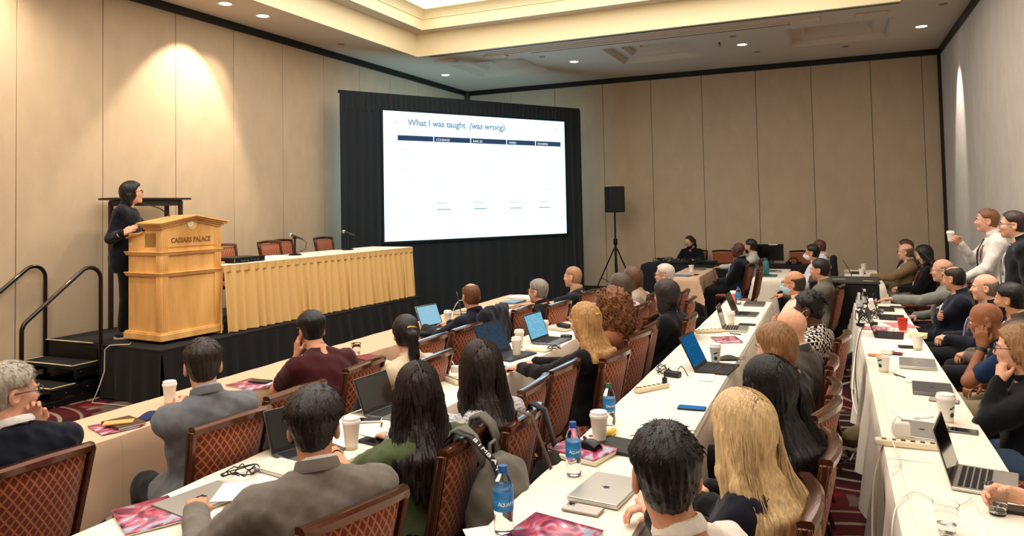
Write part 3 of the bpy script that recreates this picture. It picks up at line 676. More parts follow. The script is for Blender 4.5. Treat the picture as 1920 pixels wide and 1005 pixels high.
MB().box((0.26, -0.24, 0.972), (0.10, 0.04, 0.003), rotz(-0.2)).build('tape', mat('tape_yellow', (196, 196, 120), 0.6), t)

# ================================================================== banquet chairs
def lattice():
    m = bpy.data.materials.new('lattice_fabric'); m.use_nodes = True; nt = m.node_tree; L = nt.links.new; N = nt.nodes.new; b = nt.nodes['Principled BSDF']
    b.inputs['Roughness'].default_value = 0.75; b.inputs['Sheen Weight'].default_value = 0.25; b.inputs['Specular IOR Level'].default_value = 0.25
    tc = N('ShaderNodeTexCoord'); sp = N('ShaderNodeSeparateXYZ'); L(tc.outputs['UV'], sp.inputs[0])
    def M_(op, a, b_):
        n = N('ShaderNodeMath'); n.operation = op
        for i, v in enumerate((a, b_)):
            if v is None: continue
            if isinstance(v, (int, float)): n.inputs[i].default_value = v
            else: L(v, n.inputs[i])
        return n.outputs[0]
    outs = []
    for sgn in (1, -1):
        q = M_('ADD', M_('MULTIPLY', sp.outputs[0], 28.0), M_('MULTIPLY', sp.outputs[1], 20.0*sgn))
        fr = M_('ABSOLUTE', M_('SUBTRACT', M_('FRACT', q, None), 0.5), None)
        mr = N('ShaderNodeMapRange'); mr.interpolation_type = 'SMOOTHSTEP'; mr.inputs[1].default_value = 0.34; mr.inputs[2].default_value = 0.44; L(fr, mr.inputs[0]); outs.append(mr.outputs[0])
    ln = M_('MAXIMUM', outs[0], outs[1])
    mx = N('ShaderNodeMix'); mx.data_type = 'RGBA'; mx.inputs['A'].default_value = lin((108, 50, 33)); mx.inputs['B'].default_value = lin((178, 108, 74)); L(ln, mx.inputs['Factor'])
    L(mx.outputs['Result'], b.inputs['Base Color'])
    bp = N('ShaderNodeBump'); bp.inputs['Strength'].default_value = 0.4; bp.inputs['Distance'].default_value = 0.002; L(ln, bp.inputs['Height']); L(bp.outputs[0], b.inputs['Normal'])
    return m
LAT = lattice()
FRM = mat('bronze_frame', (88, 52, 34), 0.24, 0.55, var=0.12, vscale=(3, 3, 8), coat=0.4)
def uvmap(o, fn):
    me = o.data; uv = me.uv_layers.new(name='UVMap'); co = [v.co for v in me.vertices]
    for lp in me.loops: uv.data[lp.index].uv = fn(co[lp.vertex_index])
def make_chair():
    t = thing('banquet_chair', 'x', 'chair', (0, 0, 0))
    # back: leaning, slightly curved; parameter s 0..1 up, local width grows
    zb, zt = 0.50, 0.90
    def back(s, u, off):
        z = zb+(zt-zb)*s; w_ = 0.172+0.028*s; y = -0.205-0.085*s-0.032*(1-(2*u-1)**2)+off
        return ((2*u-1)*w_, y, z)
    mb = MB()
    mb.grid(lambda u, v: (lambda p, bul: (p[0], p[1]+bul, p[2]))(back(v, u, 0), 0.026*(min(1, 6*u, 6*(1-u), 6*v, 6*(1-v))**0.5)), 10, 10)
    mb.grid(lambda u, v: (lambda p, bul: (p[0], p[1]-bul, p[2]))(back(v, u, 0), 0.022*(min(1, 6*u, 6*(1-u), 6*v, 6*(1-v))**0.5)), 10, 10, flip=True)
    o = mb.build('backrest', LAT, t, smooth=60); uvmap(o, lambda c: (c.x, c.z))
    # frame posts (reeded, rectangular) and crest rail with a gentle double curve
    for s_ in (-1, 1):
        m_ = MB(); pts = []
        for k in range(9):
            q = -0.30+1.34*k/8; z = zb+(zt-zb)*q; x = s_*(0.172+0.028*q+0.014); y = -0.205-0.085*q-(0.02 if q < 0 else 0)*q
            pts.append((x, y, z))
        for dx, dy, ww, dd in ((0, 0, 0.024, 0.046), (s_*0.003, 0.012, 0.024, 0.010), (s_*0.003, -0.012, 0.024, 0.010)):
            vs = []; 
            for (x, y, z) in pts: vs += [(x+dx-ww/2, y+dy-dd/2, z), (x+dx+ww/2, y+dy-dd/2, z), (x+dx+ww/2, y+dy+dd/2, z), (x+dx-ww/2, y+dy+dd/2, z)]
            fs = [(4*i+j, 4*i+(j+1) % 4, 4*i+4+(j+1) % 4, 4*i+4+j) for i in range(8) for j in range(4)]+[(3, 2, 1, 0), (32, 33, 34, 35)]
            m_.add(vs, fs)
        m_.build('back_post', FRM, t, bevel=0.004, seg=1)
    m_ = MB(); vs = []; n = 16
    for k in range(n+1):
        u = k/n; x = (2*u-1)*0.217; a = abs(2*u-1); z = zt+0.020+0.012*cos(min(1, a)*pi*0.5); y = -0.292-0.034*(1-a*a); h = 0.017+0.003*(1-a); d = 0.025
        vs += [(x, y-d, z-h), (x, y+d*0.8, z-h), (x, y+d, z+h*0.55), (x, y+d*0.4, z+h), (x, y-d*0.7, z+h), (x, y-d*1.1, z+h*0.4)]
    fs = [(6*i+j, 6*i+(j+1) % 6, 6*i+6+(j+1) % 6, 6*i+6+j) for i in range(n) for j in range(6)]+[(5, 4, 3, 2, 1, 0), tuple(6*n+j for j in range(6))]
    m_.add(vs, fs); m_.build('crest_rail', FRM, t, smooth=35)
    MB().box((0, -0.205, zb-0.012), (0.36, 0.04, 0.028)).build('lower_rail', FRM, t, bevel=0.004)
    # seat cushion
    def seat(u, v, top):
        x = (2*u-1)*(0.222-0.012*(1-v)); y = -0.20+0.44*v; ed = min(1, 7*u, 7*(1-u), 7*v, 7*(1-v))**0.5
        return (x, y, 0.425+(0.055*ed if top else -0.012*ed))
    mb = MB(); mb.grid(lambda u, v: seat(u, v, True), 10, 10); mb.grid(lambda u, v: seat(u, v, False), 6, 6, flip=True)
    o = mb.build('seat', LAT, t, smooth=60); uvmap(o, lambda c: (c.x, c.y))
    m_ = MB()
    m_.box((0, 0.225, 0.40), (0.42, 0.025, 0.035)).box((0, -0.19, 0.40), (0.40, 0.025, 0.035)).box((0.205, 0.02, 0.40), (0.025, 0.42, 0.035)).box((-0.205, 0.02, 0.40), (0.025, 0.42, 0.035))
    m_.build('seat_frame', FRM, t, bevel=0.003, seg=1)
    for s_ in (-1, 1):
        MB().tube([(s_*0.20, 0.22, 0.40), (s_*0.203, 0.225, 0.2), (s_*0.206, 0.23, 0.0)], [0.017, 0.014, 0.011], 8).build('leg', FRM, t, smooth=40)
        MB().tube([(s_*0.19, -0.19, 0.42), (s_*0.195, -0.22, 0.2), (s_*0.20, -0.29, 0.0)], [0.017, 0.015, 0.012], 8).build('leg', FRM, t, smooth=40)
    return t
CH0 = make_chair(); _first = [True]
def chair(xb, y, label, rot=180.0, z=0.0, group='lattice banquet chairs'):
    """xb,y = where the middle of the back's top stands; rot = the way the chair faces (degrees)"""
    a = R_(rot); fx, fy = cos(a), sin(a)
    if _first[0]: c = CH0; _first[0] = False
    else: c = copy_tree(CH0)
    c.location = (xb+fx*0.30, y+fy*0.30, z); c.rotation_euler = (0, 0, a-pi/2); c['label'] = label; c['group'] = group
    return c
RC = 'rust lattice banquet chair '
chair(-2.72, 3.24, RC+'standing empty between the grey blazer man and the maroon shirt man', 176)
chair(-2.80, 4.87, RC+'standing empty just beyond the ponytail woman', 178)
chair(-2.78, 5.40, RC+'standing empty before the man with the dark jacket over his chair', 175)
chair(-2.76, 6.56, RC+'standing empty beyond the chair with the jacket', 176)
R2 = 'rust lattice banquet chair '
chair(-0.06, 3.80, R2+'turned aside into the aisle, empty, behind the black-haired woman', 166)
chair(-1.54, 3.80, R2+'standing empty beside the dark bag in the second row', 183)
chair(-1.53, 4.27, R2+'standing empty before the blonde woman with pinned hair', 176)
chair(-1.38, 5.92, R2+'standing empty beyond the curly-haired woman', 178)
chair(-1.48, 6.42, R2+'standing empty, second beyond the curly-haired woman', 178)
chair(-1.36, 7.62, R2+'standing beyond the dark-haired woman with glasses', 180)
chair(1.40, 10.0, R2+'standing empty with a striped backpack on its back', 180)
chair(-1.00, 11.25, R2+'standing empty in the back aisle beside the black suit man', 178)
for xx, lb in ((-2.07, 'at the middle of the black control table'), (-1.32, 'by the dark monitor at the control table'), (-0.60, 'by the headphones at the control table')):
    chair(xx, 15.36, R2+lb, 270)
for yy, xx, lb in ((7.28, -7.32, 'on the stage just past the lectern'), (8.14, -7.32, 'on the stage behind the nearer table microphone'), (8.55, -7.45, 'on the stage set back between the two table microphones'), (9.34, -7.32, 'on the stage behind the farther table microphone')):
    chair(xx, yy, 'rust lattice banquet chair '+lb, 0, SZ)
# ================================================================== people: implicit bodies polygonised as continuous surfaces
class SDF:
    def __init__(s, lo, hi, h, fine=None, hf=None):
        ax = []
        for i in range(3):
            if fine is None: ax.append(np.arange(lo[i], hi[i]+h, h))
            else:
                a, b = fine[0][i], fine[1][i]
                p = list(np.arange(lo[i], a, h)); p += list(np.arange((p[-1]+hf) if p else a, b, hf)); p += list(np.arange(p[-1]+h, hi[i]+h, h)); ax.append(np.array(p))
        s.ax = [a.astype(np.float32) for a in ax]; s.h = h
        s.V = np.full([len(a) for a in ax], 0.4, np.float32)
    def win(s, lo, hi, mg):
        sl = []
        for i in range(3):
            a = np.searchsorted(s.ax[i], lo[i]-mg); b = np.searchsorted(s.ax[i], hi[i]+mg)
            if b <= a: return None
            sl.append(slice(a, b))
        return tuple(sl)
    def pts(s, sl): return s.ax[0][sl[0]][:, None, None], s.ax[1][sl[1]][None, :, None], s.ax[2][sl[2]][None, None, :]
    def put(s, sl, d, k, op):
        v = s.V[sl]
        if op == 'u':
            if k <= 0: s.V[sl] = np.minimum(v, d)
            else:
                h = np.clip(0.5+0.5*(v-d)/k, 0, 1); s.V[sl] = v+(d-v)*h-k*h*(1-h)
        else:
            h = np.clip(0.5-0.5*(v+d)/k, 0, 1); s.V[sl] = v+(-d-v)*h+k*h*(1-h)
    def ell(s, c, r, k=0.02, M=None, op='u'):
        c = np.asarray(c, float); r = np.asarray(r, float); R = max(r)
        sl = s.win(c-(r if M is None else R), c+(r if M is None else R), max(k, 2*s.h)+0.012)
        if sl is None: return
        x, y, z = s.pts(sl); x = x-c[0]; y = y-c[1]; z = z-c[2]
        if M is not None: x, y, z = (M[0][0]*x+M[1][0]*y+M[2][0]*z, M[0][1]*x+M[1][1]*y+M[2][1]*z, M[0][2]*x+M[1][2]*y+M[2][2]*z)
        q = (x/r[0])**2+(y/r[1])**2+(z/r[2])**2; k0 = np.sqrt(q); k1 = np.sqrt((x/r[0]**2)**2+(y/r[1]**2)**2+(z/r[2]**2)**2)+1e-6
        s.put(sl, (k0*(k0-1)/k1).astype(np.float32), k, op)
    def cone(s, a, b, r1, r2=None, k=0.02, op='u'):
        r2 = r1 if r2 is None else r2; a = np.asarray(a, float); b = np.asarray(b, float); R = max(r1, r2)
        sl = s.win(np.minimum(a, b)-R, np.maximum(a, b)+R, max(k, 2*s.h)+0.012)
        if sl is None: return
        x, y, z = s.pts(sl); d = b-a; L = d@d+1e-9
        t = np.clip(((x-a[0])*d[0]+(y-a[1])*d[1]+(z-a[2])*d[2])/L, 0, 1)
        e = np.sqrt((x-a[0]-t*d[0])**2+(y-a[1]-t*d[1])**2+(z-a[2]-t*d[2])**2)-(r1+(r2-r1)*t)
        s.put(sl, e.astype(np.float32), k, op)
    def fold(s, amp, sc, seed=0):
        x, y, z = s.ax[0][:, None, None], s.ax[1][None, :, None], s.ax[2][None, None, :]
        n = np.sin(x*sc*1.1+seed)*np.sin(z*sc*0.8+1.3*seed)+0.7*np.sin((y+0.6*z)*sc*1.3+0.7*x*sc+2*seed)+0.5*np.sin((x-y)*sc*2.1+z*sc*1.4+seed)
        s.V += np.where(np.abs(s.V) < 0.06, amp*n, 0).astype(np.float32)
    def mesh(s):
        V = s.V; neg = V < 0
        a = neg[:-1, :-1, :-1]; act = np.zeros(a.shape, bool)
        C = [(i, j, k) for i in (0, 1) for j in (0, 1) for k in (0, 1)]
        sh = V.shape
        def sub(A, o): return A[o[0]:sh[0]-1+o[0], o[1]:sh[1]-1+o[1], o[2]:sh[2]-1+o[2]]
        for o in C[1:]: act |= (sub(neg, o) != a)
        I, J, K = np.nonzero(act); n = len(I)
        if n == 0: return np.zeros((0, 3)), np.zeros((0, 4), int)
        val = {o: V[I+o[0], J+o[1], K+o[2]] for o in C}
        P = np.zeros((n, 3), np.float32); W = np.zeros(n, np.float32)
        for p in C:
            for ax in range(3):
                if p[ax]: continue
                q = list(p); q[ax] = 1; q = tuple(q); va, vb = val[p], val[q]; m = (va < 0) != (vb < 0)
                tt = np.where(m, va/np.where(m, va-vb, 1), 0)
                for c in range(3): P[:, c] += np.where(m, (tt if c == ax else p[c]), 0)
                W += m
        P /= W[:, None]; out = np.empty((n, 3), np.float32)
        for c, ii in enumerate((I, J, K)): out[:, c] = s.ax[c][ii]+P[:, c]*(s.ax[c][ii+1]-s.ax[c][ii])
        idx = np.full(act.shape, -1, np.int32); idx[I, J, K] = np.arange(n); Q = []
        for ax in range(3):
            u, v = (ax+1) % 3, (ax+2) % 3
            s1 = [slice(1, -1)]*3; s1[ax] = slice(0, -1); s2 = [slice(1, -1)]*3; s2[ax] = slice(1, None)
            A, B = neg[tuple(s1)], neg[tuple(s2)]; e = np.nonzero(A != B); g = list(e); g[u] = g[u]+1; g[v] = g[v]+1
            def cell(du, dv):
                h = list(g); h[u] = h[u]-du; h[v] = h[v]-dv; return idx[tuple(h)]
            q = np.stack([cell(1, 1), cell(0, 1), cell(0, 0), cell(1, 0)], 1); fl = B[e]; q[fl] = q[fl][:, ::-1]; Q.append(q)
        return out, np.concatenate(Q)
def relax(P, Q, it=1, f=0.5):
    for _ in range(it):
        S = np.zeros_like(P); W = np.zeros(len(P), np.float32)
        for i in range(4):
            for j in (1, 3): np.add.at(S, Q[:, i], P[Q[:, (i+j) % 4]]); np.add.at(W, Q[:, i], 1)
        P = P+f*(S/np.maximum(W, 1)[:, None]-P)
    return P
def mkobj(name, parts, m, parent, mi=None):
    """parts = list of (verts, quads) arrays joined into one mesh object"""
    vs = []; qs = []; o = 0
    for P, Q in parts:
        if len(P) == 0: continue
        vs.append(P); qs.append(Q+o); o += len(P)
    P = np.concatenate(vs).astype(np.float32); Q = np.concatenate(qs).astype(np.int32)
    me = bpy.data.meshes.new(name); me.vertices.add(len(P)); me.vertices.foreach_set('co', P.ravel()); me.loops.add(Q.size); me.loops.foreach_set('vertex_index', Q.ravel())
    me.polygons.add(len(Q)); me.polygons.foreach_set('loop_start', np.arange(0, Q.size, 4, dtype=np.int32)); me.polygons.foreach_set('loop_total', np.full(len(Q), 4, np.int32))
    me.polygons.foreach_set('use_smooth', np.ones(len(Q), bool)); me.update(calc_edges=True)
    for mm in (m if isinstance(m, (list, tuple)) else [m]): me.materials.append(mm)
    if mi is not None: me.polygons.foreach_set('material_index', mi(P[Q].mean(1)).astype(np.int32))
    ob = bpy.data.objects.new(name, me); col.objects.link(ob); ob.parent = parent
    return ob
def ik(S, W, l1, l2, pole):
    S = np.asarray(S, float); W = np.asarray(W, float); d = W-S; L = np.linalg.norm(d)
    if L > (l1+l2)*0.985: W = S+d/L*(l1+l2)*0.985; d = W-S; L = np.linalg.norm(d)
    a = (l1*l1-l2*l2+L*L)/(2*L); h = math.sqrt(max(1e-6, l1*l1-a*a)); n = d/L; p = np.asarray(pole, float); p = p-n*(p@n); p /= np.linalg.norm(p)+1e-9
    return S+n*a+p*h, W
def hand_mesh(W, d, nb, side, curl=0.5, s=1.0, spread=0.0, h=0.0048):
    """W wrist, d finger direction, nb = normal of the back of the hand, side -1 right hand / +1 left hand (thumb along side*x)"""
    d = np.asarray(d, float); d /= np.linalg.norm(d); nb = np.asarray(nb, float); nb = nb-d*(nb@d); nb /= np.linalg.norm(nb)+1e-9; x = np.cross(d, nb)
    M = np.stack([x, d, nb], 1)
    g = SDF((-0.085, -0.05, -0.11), (0.085, 0.20, 0.045), h)
    X = [0.029, 0.010, -0.010, -0.028]; Yk = [0.088, 0.093, 0.089, 0.080]; Ln = [0.072, 0.080, 0.074, 0.058]
    g.cone((0, -0.04, 0), (0, 0.01, 0), 0.026, 0.024, 0.02)
    for i in range(4):
        sx = side
        g.cone((sx*X[i]*0.7, 0.012, 0), (sx*X[i], Yk[i], 0.002), 0.015, 0.0115, 0.014)
    for i in range(4):
        p = np.array([side*X[i], Yk[i], 0.002]); ang = 0.0; r = 0.0100 if i < 3 else 0.0088
        for j, (fr, ca) in enumerate(((0.46, 0.75), (0.30, 1.0), (0.24, 0.7))):
            ang -= curl*ca; q = p+Ln[i]*fr*np.array([side*X[i]*0.35*(1+spread), cos(ang), sin(ang)]); g.cone(p, q, r, r*0.90, 0.003); p = q; r *= 0.90
    g.cone((side*0.016, 0.018, -0.006), (side*0.046, 0.052, -0.016), 0.0155, 0.0125, 0.012); g.cone((side*0.046, 0.052, -0.016), (side*(0.056-0.012*curl), 0.082, -0.022-0.012*curl), 0.0120, 0.0095, 0.004)
    P, Q = g.mesh(); return (P*s)@M.T.astype(np.float32)+np.asarray(W, np.float32), Q

SKIN = {'light': (226, 172, 142), 'pale': (234, 188, 160), 'tan': (204, 146, 112), 'olive': (190, 134, 100), 'brown': (150, 96, 66), 'dark': (84, 52, 40), 'ruddy': (218, 164, 138)}
def skin_mat(t): return mat('skin_'+t, SKIN[t], 0.5, var=0.07, vscale=(40, 40, 40), bump=0.08, bscale=300, spec=0.4)
def lip_mat(t): return mat('lips_'+t, tuple(v*k for v, k in zip(SKIN[t], (0.86, 0.66, 0.66))), 0.45)
def cloth_mat(c, kind='plain'):
    n = 'cloth_%s_%d_%d_%d' % ((kind,)+c)
    if n in _M: return _M[n]
    if kind in ('plain', 'knit'): return mat(n, c, 0.85, var=0.04, vscale=(60, 60, 60), bump=0.35, bscale=520 if kind == 'plain' else 240, bdist=0.002, sheen=0.12, spec=0.2)
    if kind == 'satin': return mat(n, c, 0.45, var=0.05, bump=0.1, bscale=300, spec=0.4)
    m = mat(n, c, 0.8, spec=0.2); nt = m.node_tree; b = nt.nodes['Principled BSDF']; L = nt.links.new; N = nt.nodes.new
    tc = N('ShaderNodeTexCoord'); mx = N('ShaderNodeMix'); mx.data_type = 'RGBA'
    if kind == 'speckle':            # pale blouse with small dark rosettes
        v = N('ShaderNodeTexVoronoi'); v.inputs['Scale'].default_value = 75; v.inputs['Randomness'].default_value = 0.25; L(tc.outputs['Object'], v.inputs['Vector'])
        mr = N('ShaderNodeMapRange'); mr.inputs[1].default_value = 0.25; mr.inputs[2].default_value = 0.5; L(v.outputs['Distance'], mr.inputs[0]); L(mr.outputs[0], mx.inputs['Factor'])
        mx.inputs['A'].default_value = lin((110, 112, 124)); mx.inputs['B'].default_value = lin(c)
    elif kind == 'weave':            # white with black lattice dots
        v = N('ShaderNodeTexChecker'); v.inputs['Scale'].default_value = 42; L(tc.outputs['Object'], v.inputs['Vector']); L(v.outputs['Fac'], mx.inputs['Factor'])
        mx.inputs['A'].default_value = lin(c); mx.inputs['B'].default_value = lin((26, 24, 26))
    else:                            # 'check': thin dark window-pane lines
        br = N('ShaderNodeTexBrick'); br.offset = 0; br.inputs['Scale'].default_value = 22; br.inputs['Mortar Size'].default_value = 0.03; br.inputs['Row Height'].default_value = 0.5; br.inputs['Brick Width'].default_value = 0.5
        mp = N('ShaderNodeMapping'); mp.inputs['Rotation'].default_value = (1.2, 0.3, 0); L(tc.outputs['Object'], mp.inputs[0]); L(mp.outputs[0], br.inputs['Vector'])
        br.inputs['Color1'].default_value = br.inputs['Color2'].default_value = lin(c); br.inputs['Mortar'].default_value = lin((50, 46, 48)); L(br.outputs['Color'], b.inputs['Base Color']); return m
    L(mx.outputs['Result'], b.inputs['Base Color']); return m
def hair_mat(c):
    return mat('hair_%d_%d_%d' % c, c, 0.42, var=0.30 if c[0] < 150 else 0.16, vscale=(130, 130, 7), bump=0.6, bscale=1.0, bdist=0.004, aniso=(260, 260, 14), spec=0.5)
def strand_fan(kind, n, rnd, th, length, lens=0.05, wav=0.0, part=0.0):
    """thin tapered locks lying on the hair cap (head frame), as (verts, quads)"""
    vs = []; qs = []
    c = np.array([0, -0.012, 0.035]); r = np.array([0.076, 0.095, 0.085])+th
    for _ in range(n):
        az = rnd.uniform(0, 2*pi); el = rnd.uniform(0.05, 1.0)
        d = np.array([cos(az)*cos(el*1.4), sin(az)*cos(el*1.4), sin(el*1.4)]) if kind != 'long' else None
        if kind == 'long':
            sx = rnd.choice((-1, 1)); y0 = rnd.uniform(-0.085, 0.055); a0 = rnd.uniform(0.02, 0.5)
            pts = []; x0 = part
            # over the cap from the parting to the side, then hanging
            for k in range(5):
                a = a0+(pi/2-a0)*k/4; yy = y0-0.03*(k/4); rad = math.sqrt(max(0.05, 1-(yy-c[1])**2/(r[1]+0.002)**2)); pts.append(np.array([x0*(1-k/4)+sx*r[0]*1.02*sin(a)*rad, yy, c[2]+r[2]*1.02*cos(a)*rad]))
            e = pts[-1]; ln = length*rnd.uniform(0.75, 1.05); back = -0.10-0.03*rnd.random(); ph = rnd.uniform(0, 6); rnd_y = rnd.uniform(-0.012, 0.022)
            for k in range(1, 7):
                f_ = k/6; zz = e[2]-(ln+0.03)*f_; yb = -0.105-rnd_y*0.7-0.070*min(1, max(0, (-zz-0.13)/0.11)); wb = min(1.0, max(0.0, (0.03-zz)/0.20)); pts.append(np.array([e[0]*(1+0.30*f_)+wav*sin(ph+f_*9), e[1]*(1-wb)+yb*wb+wav*cos(ph+f_*8), zz]))
            w0 = rnd.uniform(0.0010, 0.0024)
        else:
            p = c+r*d*rnd.uniform(0.97, 1.02); crown = np.array([0.0, -0.05, 0.125]); tdir = p-crown
            nrm = d/r; nrm /= np.linalg.norm(nrm); tdir = tdir-nrm*(tdir@nrm); tdir /= np.linalg.norm(tdir)+1e-6
            tdir = tdir+(0.18 if kind == 'short' else 0.4)*np.array([rnd.uniform(-1, 1) for _ in range(3)])
            if p[1] > 0.03+0.6*max(0, p[2]-0.02) or p[2] < (0.05 if kind == 'short' else 0.065): continue
            lift = 0.03 if kind == 'short' else 0.35; ll = lens*rnd.uniform(0.6, 1.2)
            pts = [p-nrm*0.006, p+tdir*ll*0.45+nrm*ll*lift*0.35, p+tdir*ll+nrm*(ll*lift*0.5-0.12*ll)]; w0 = rnd.uniform(0.0012, 0.0024)
        m = len(pts); o = len(vs); x = None
        for i in range(m):
            dd = pts[min(i+1, m-1)]-pts[max(i-1, 0)]; dd = dd/(np.linalg.norm(dd)+1e-9)
            if x is None: x, y, _ = frame(dd)
            else: x = x-dd*(x@dd); x /= np.linalg.norm(x)+1e-9; y = np.cross(dd, x)
            w_ = w0*(1-0.75*(i/(m-1))**2); 
            for a in (0, 2.1, 4.2): vs.append(pts[i]+w_*(cos(a)*x+sin(a)*y))
        qs += [(o+3*i+j, o+3*i+(j+1) % 3, o+3*i+3+(j+1) % 3, o+3*i+3+j) for i in range(m-1) for j in range(3)]
    if not vs: return np.zeros((0, 3), np.float32), np.zeros((0, 4), int)
    return np.array(vs, np.float32), np.array(qs, int)
def hair_mesh(style, q, rnd, length=0.35, th=None, part=0.0, near=False):
    """hair in the head frame -> list of (verts, quads)"""
    H = 0.0075*q if not near else 0.0062
    c = np.array([0, -0.012, 0.035]); r = np.array([0.076, 0.095, 0.085])
    T = {'short': 0.016, 'spiky': 0.02, 'buzz': 0.006, 'fringe': 0.0045, 'medium': 0.024, 'bob': 0.028, 'long': 0.022, 'curly': 0.035, 'pony': 0.013, 'thin': 0.008, 'braids': 0.02, 'half': 0.018, 'swept': 0.02}[style] if th is None else th
    bot = {'long': -0.12-length, 'half': -0.12-length, 'curly': -0.30, 'pony': -0.12-length, 'bob': -0.22, 'medium': -0.19}.get(style, -0.15)
    g = SDF((-0.19, -0.27, bot-0.03), (0.19, 0.15, 0.20), H)
    g.ell(c, r+T, 0.03); g.ell((0, -0.032, -0.015), (0.070+T*0.7, 0.072+T*0.8, 0.085+T*0.5), 0.03)
    X, Y, Z = g.ax[0][:, None, None], g.ax[1][None, :, None], g.ax[2][None, None, :]
    zn = {'short': -0.072, 'spiky': -0.075, 'buzz': -0.07, 'fringe': -0.072, 'thin': -0.065, 'medium': -0.135, 'pony': -0.075, 'braids': -0.09, 'swept': -0.085}.get(style)
    fy = {'bob': 0.050, 'long': 0.050, 'curly': 0.05, 'half': 0.04, 'medium': 0.045}.get(style, 0.028)
    front = Y-(fy+0.62*np.maximum(0, Z-0.02)-(0.010*np.sin(X*60) if style in ('spiky',) else 0))
    if style in ('short', 'spiky', 'buzz', 'swept', 'thin', 'fringe', 'pony'): front = np.maximum(front, (Y+0.015)-(0.043+0.5*np.maximum(0, Z-0.0))*1.0*(Z > -0.005)-0.018*(Z <= -0.005))
    if style == 'fringe': front = np.maximum(front, Z-0.046-0.25*np.maximum(0, -Y-0.03)); front = np.maximum(front, Y-0.004-0.25*np.maximum(0, Z))
    if style == 'thin': front = np.maximum(front, Z-0.105+0.3*np.maximum(0, Y+0.02))
    if zn is not None: front = np.maximum(front, (zn+0.35*np.maximum(0, Y+0.04))-Z)
    if style in ('bob',): front = np.maximum(front, -0.165-Z)
    if style in ('short', 'spiky', 'swept', 'buzz', 'thin', 'braids'): g.V += (np.clip((0.065-Z)/0.085, 0, 1)*T*0.95).astype(np.float32); front = np.maximum(front, np.minimum(np.minimum(np.abs(X)-0.066, 0.030-Z), Y+0.034))
    g.V = np.maximum(g.V, (front*0.8).astype(np.float32))
    if style in ('bob', 'medium'):
        dz = -0.15 if style == 'bob' else -0.115
        for x in (-0.07, -0.035, 0, 0.035, 0.07): g.cone((x, -0.055+abs(x)*0.45, -0.03), (x*1.12, -0.058+abs(x)*0.5, dz), 0.036, 0.030 if style == 'bob' else 0.024, 0.02)
        if style == 'bob':
            for s_ in (-1, 1): g.cone((s_*0.078, 0.012, 0.02), (s_*0.084, 0.012, -0.12), 0.026, 0.022, 0.02)
    if style in ('long', 'half'):
        for x in (-0.078, -0.052, -0.026, 0, 0.026, 0.052, 0.078):
            g.cone((x*0.95, -0.055+abs(x)*0.5, 0.0), (x*1.25, -0.098+abs(x)*0.25, -0.15), 0.034, 0.030, 0.02)
            g.cone((x*1.25, -0.098+abs(x)*0.25, -0.15), (x*1.35, -0.166+abs(x)*0.10, -0.245), 0.031, 0.024, 0.02); g.cone((x*1.35, -0.166+abs(x)*0.10, -0.245), (x*(1.55 if style == 'long' else 1.25), -0.166, -0.10-length*(0.92+0.1*cos(x*40))), 0.026, 0.014, 0.02)
        if style == 'long':
            for s_ in (-1, 1): g.cone((s_*0.08, 0.010, 0.03), (s_*0.088, 0.002, -0.12), 0.022, 0.024, 0.02); g.cone((s_*0.088, 0.002, -0.12), (s_*0.105, -0.03, -0.12-length*0.55), 0.024, 0.014, 0.02)
    if style == 'curly':
        g.ell((0, -0.045, -0.02), (0.135, 0.125, 0.145), 0.03); g.ell((0, -0.06, -0.13), (0.145, 0.11, 0.13), 0.04)
        fr = np.where(Z < 0.10, Y-0.05, -1); g.V = np.maximum(g.V, (fr*0.8).astype(np.float32))
    if style == 'pony':
        g.cone((0, -0.10, 0.035), (0, -0.135, 0.0), 0.026, 0.034, 0.02); g.cone((0, -0.135, 0.0), (0.008, -0.135, -0.12), 0.036, 0.036, 0.02); g.cone((0.008, -0.135, -0.12), (0.02, -0.11, -0.10-length), 0.036, 0.014, 0.02)
    if style == 'braids':
        for k in range(26):
            a = rnd.uniform(0, 2*pi); e = rnd.uniform(0.1, 1.45); d = np.array([cos(a)*cos(e), sin(a)*cos(e)*0.9-0.15, sin(e)])
            p = c+(r+T)*d; 
            if p[1] < 0.05: g.cone(p, p+np.array([d[0]*0.02, -0.03, -0.03]), 0.013, 0.010, 0.006)
    amp = {'curly': 0.011, 'spiky': 0.0024, 'braids': 0.004, 'long': 0.0028, 'half': 0.004}.get(style, 0.0017)
    if style == 'curly': g.fold(amp, 75, 1.7); g.fold(0.006, 140, 0.4)
    else:
        az = np.arctan2(X, -(Y+0.01)); nse = np.sin(az*31+Z*20)+0.7*np.sin(az*53-Z*30+1.3)+0.5*np.sin(az*17+Z*60+4)
        g.V += np.where(np.abs(g.V) < 0.04, amp*nse, 0).astype(np.float32)
    P, Q = g.mesh(); out = [(relax(P, Q, 1, 0.4), Q)]
    if near:
        if style in ('long', 'half'): out.append(strand_fan('long', 900, rnd, T, length, part=part, wav=0.006 if style == 'long' else 0.012))
        elif style in ('spiky',): out.append(strand_fan('spiky', 900, rnd, T*0.8, 0, 0.022))
        elif style in ('short', 'swept', 'medium', 'fringe', 'buzz'): out.append(strand_fan('short', 700, rnd, T*0.92, 0, 0.03))
    return out
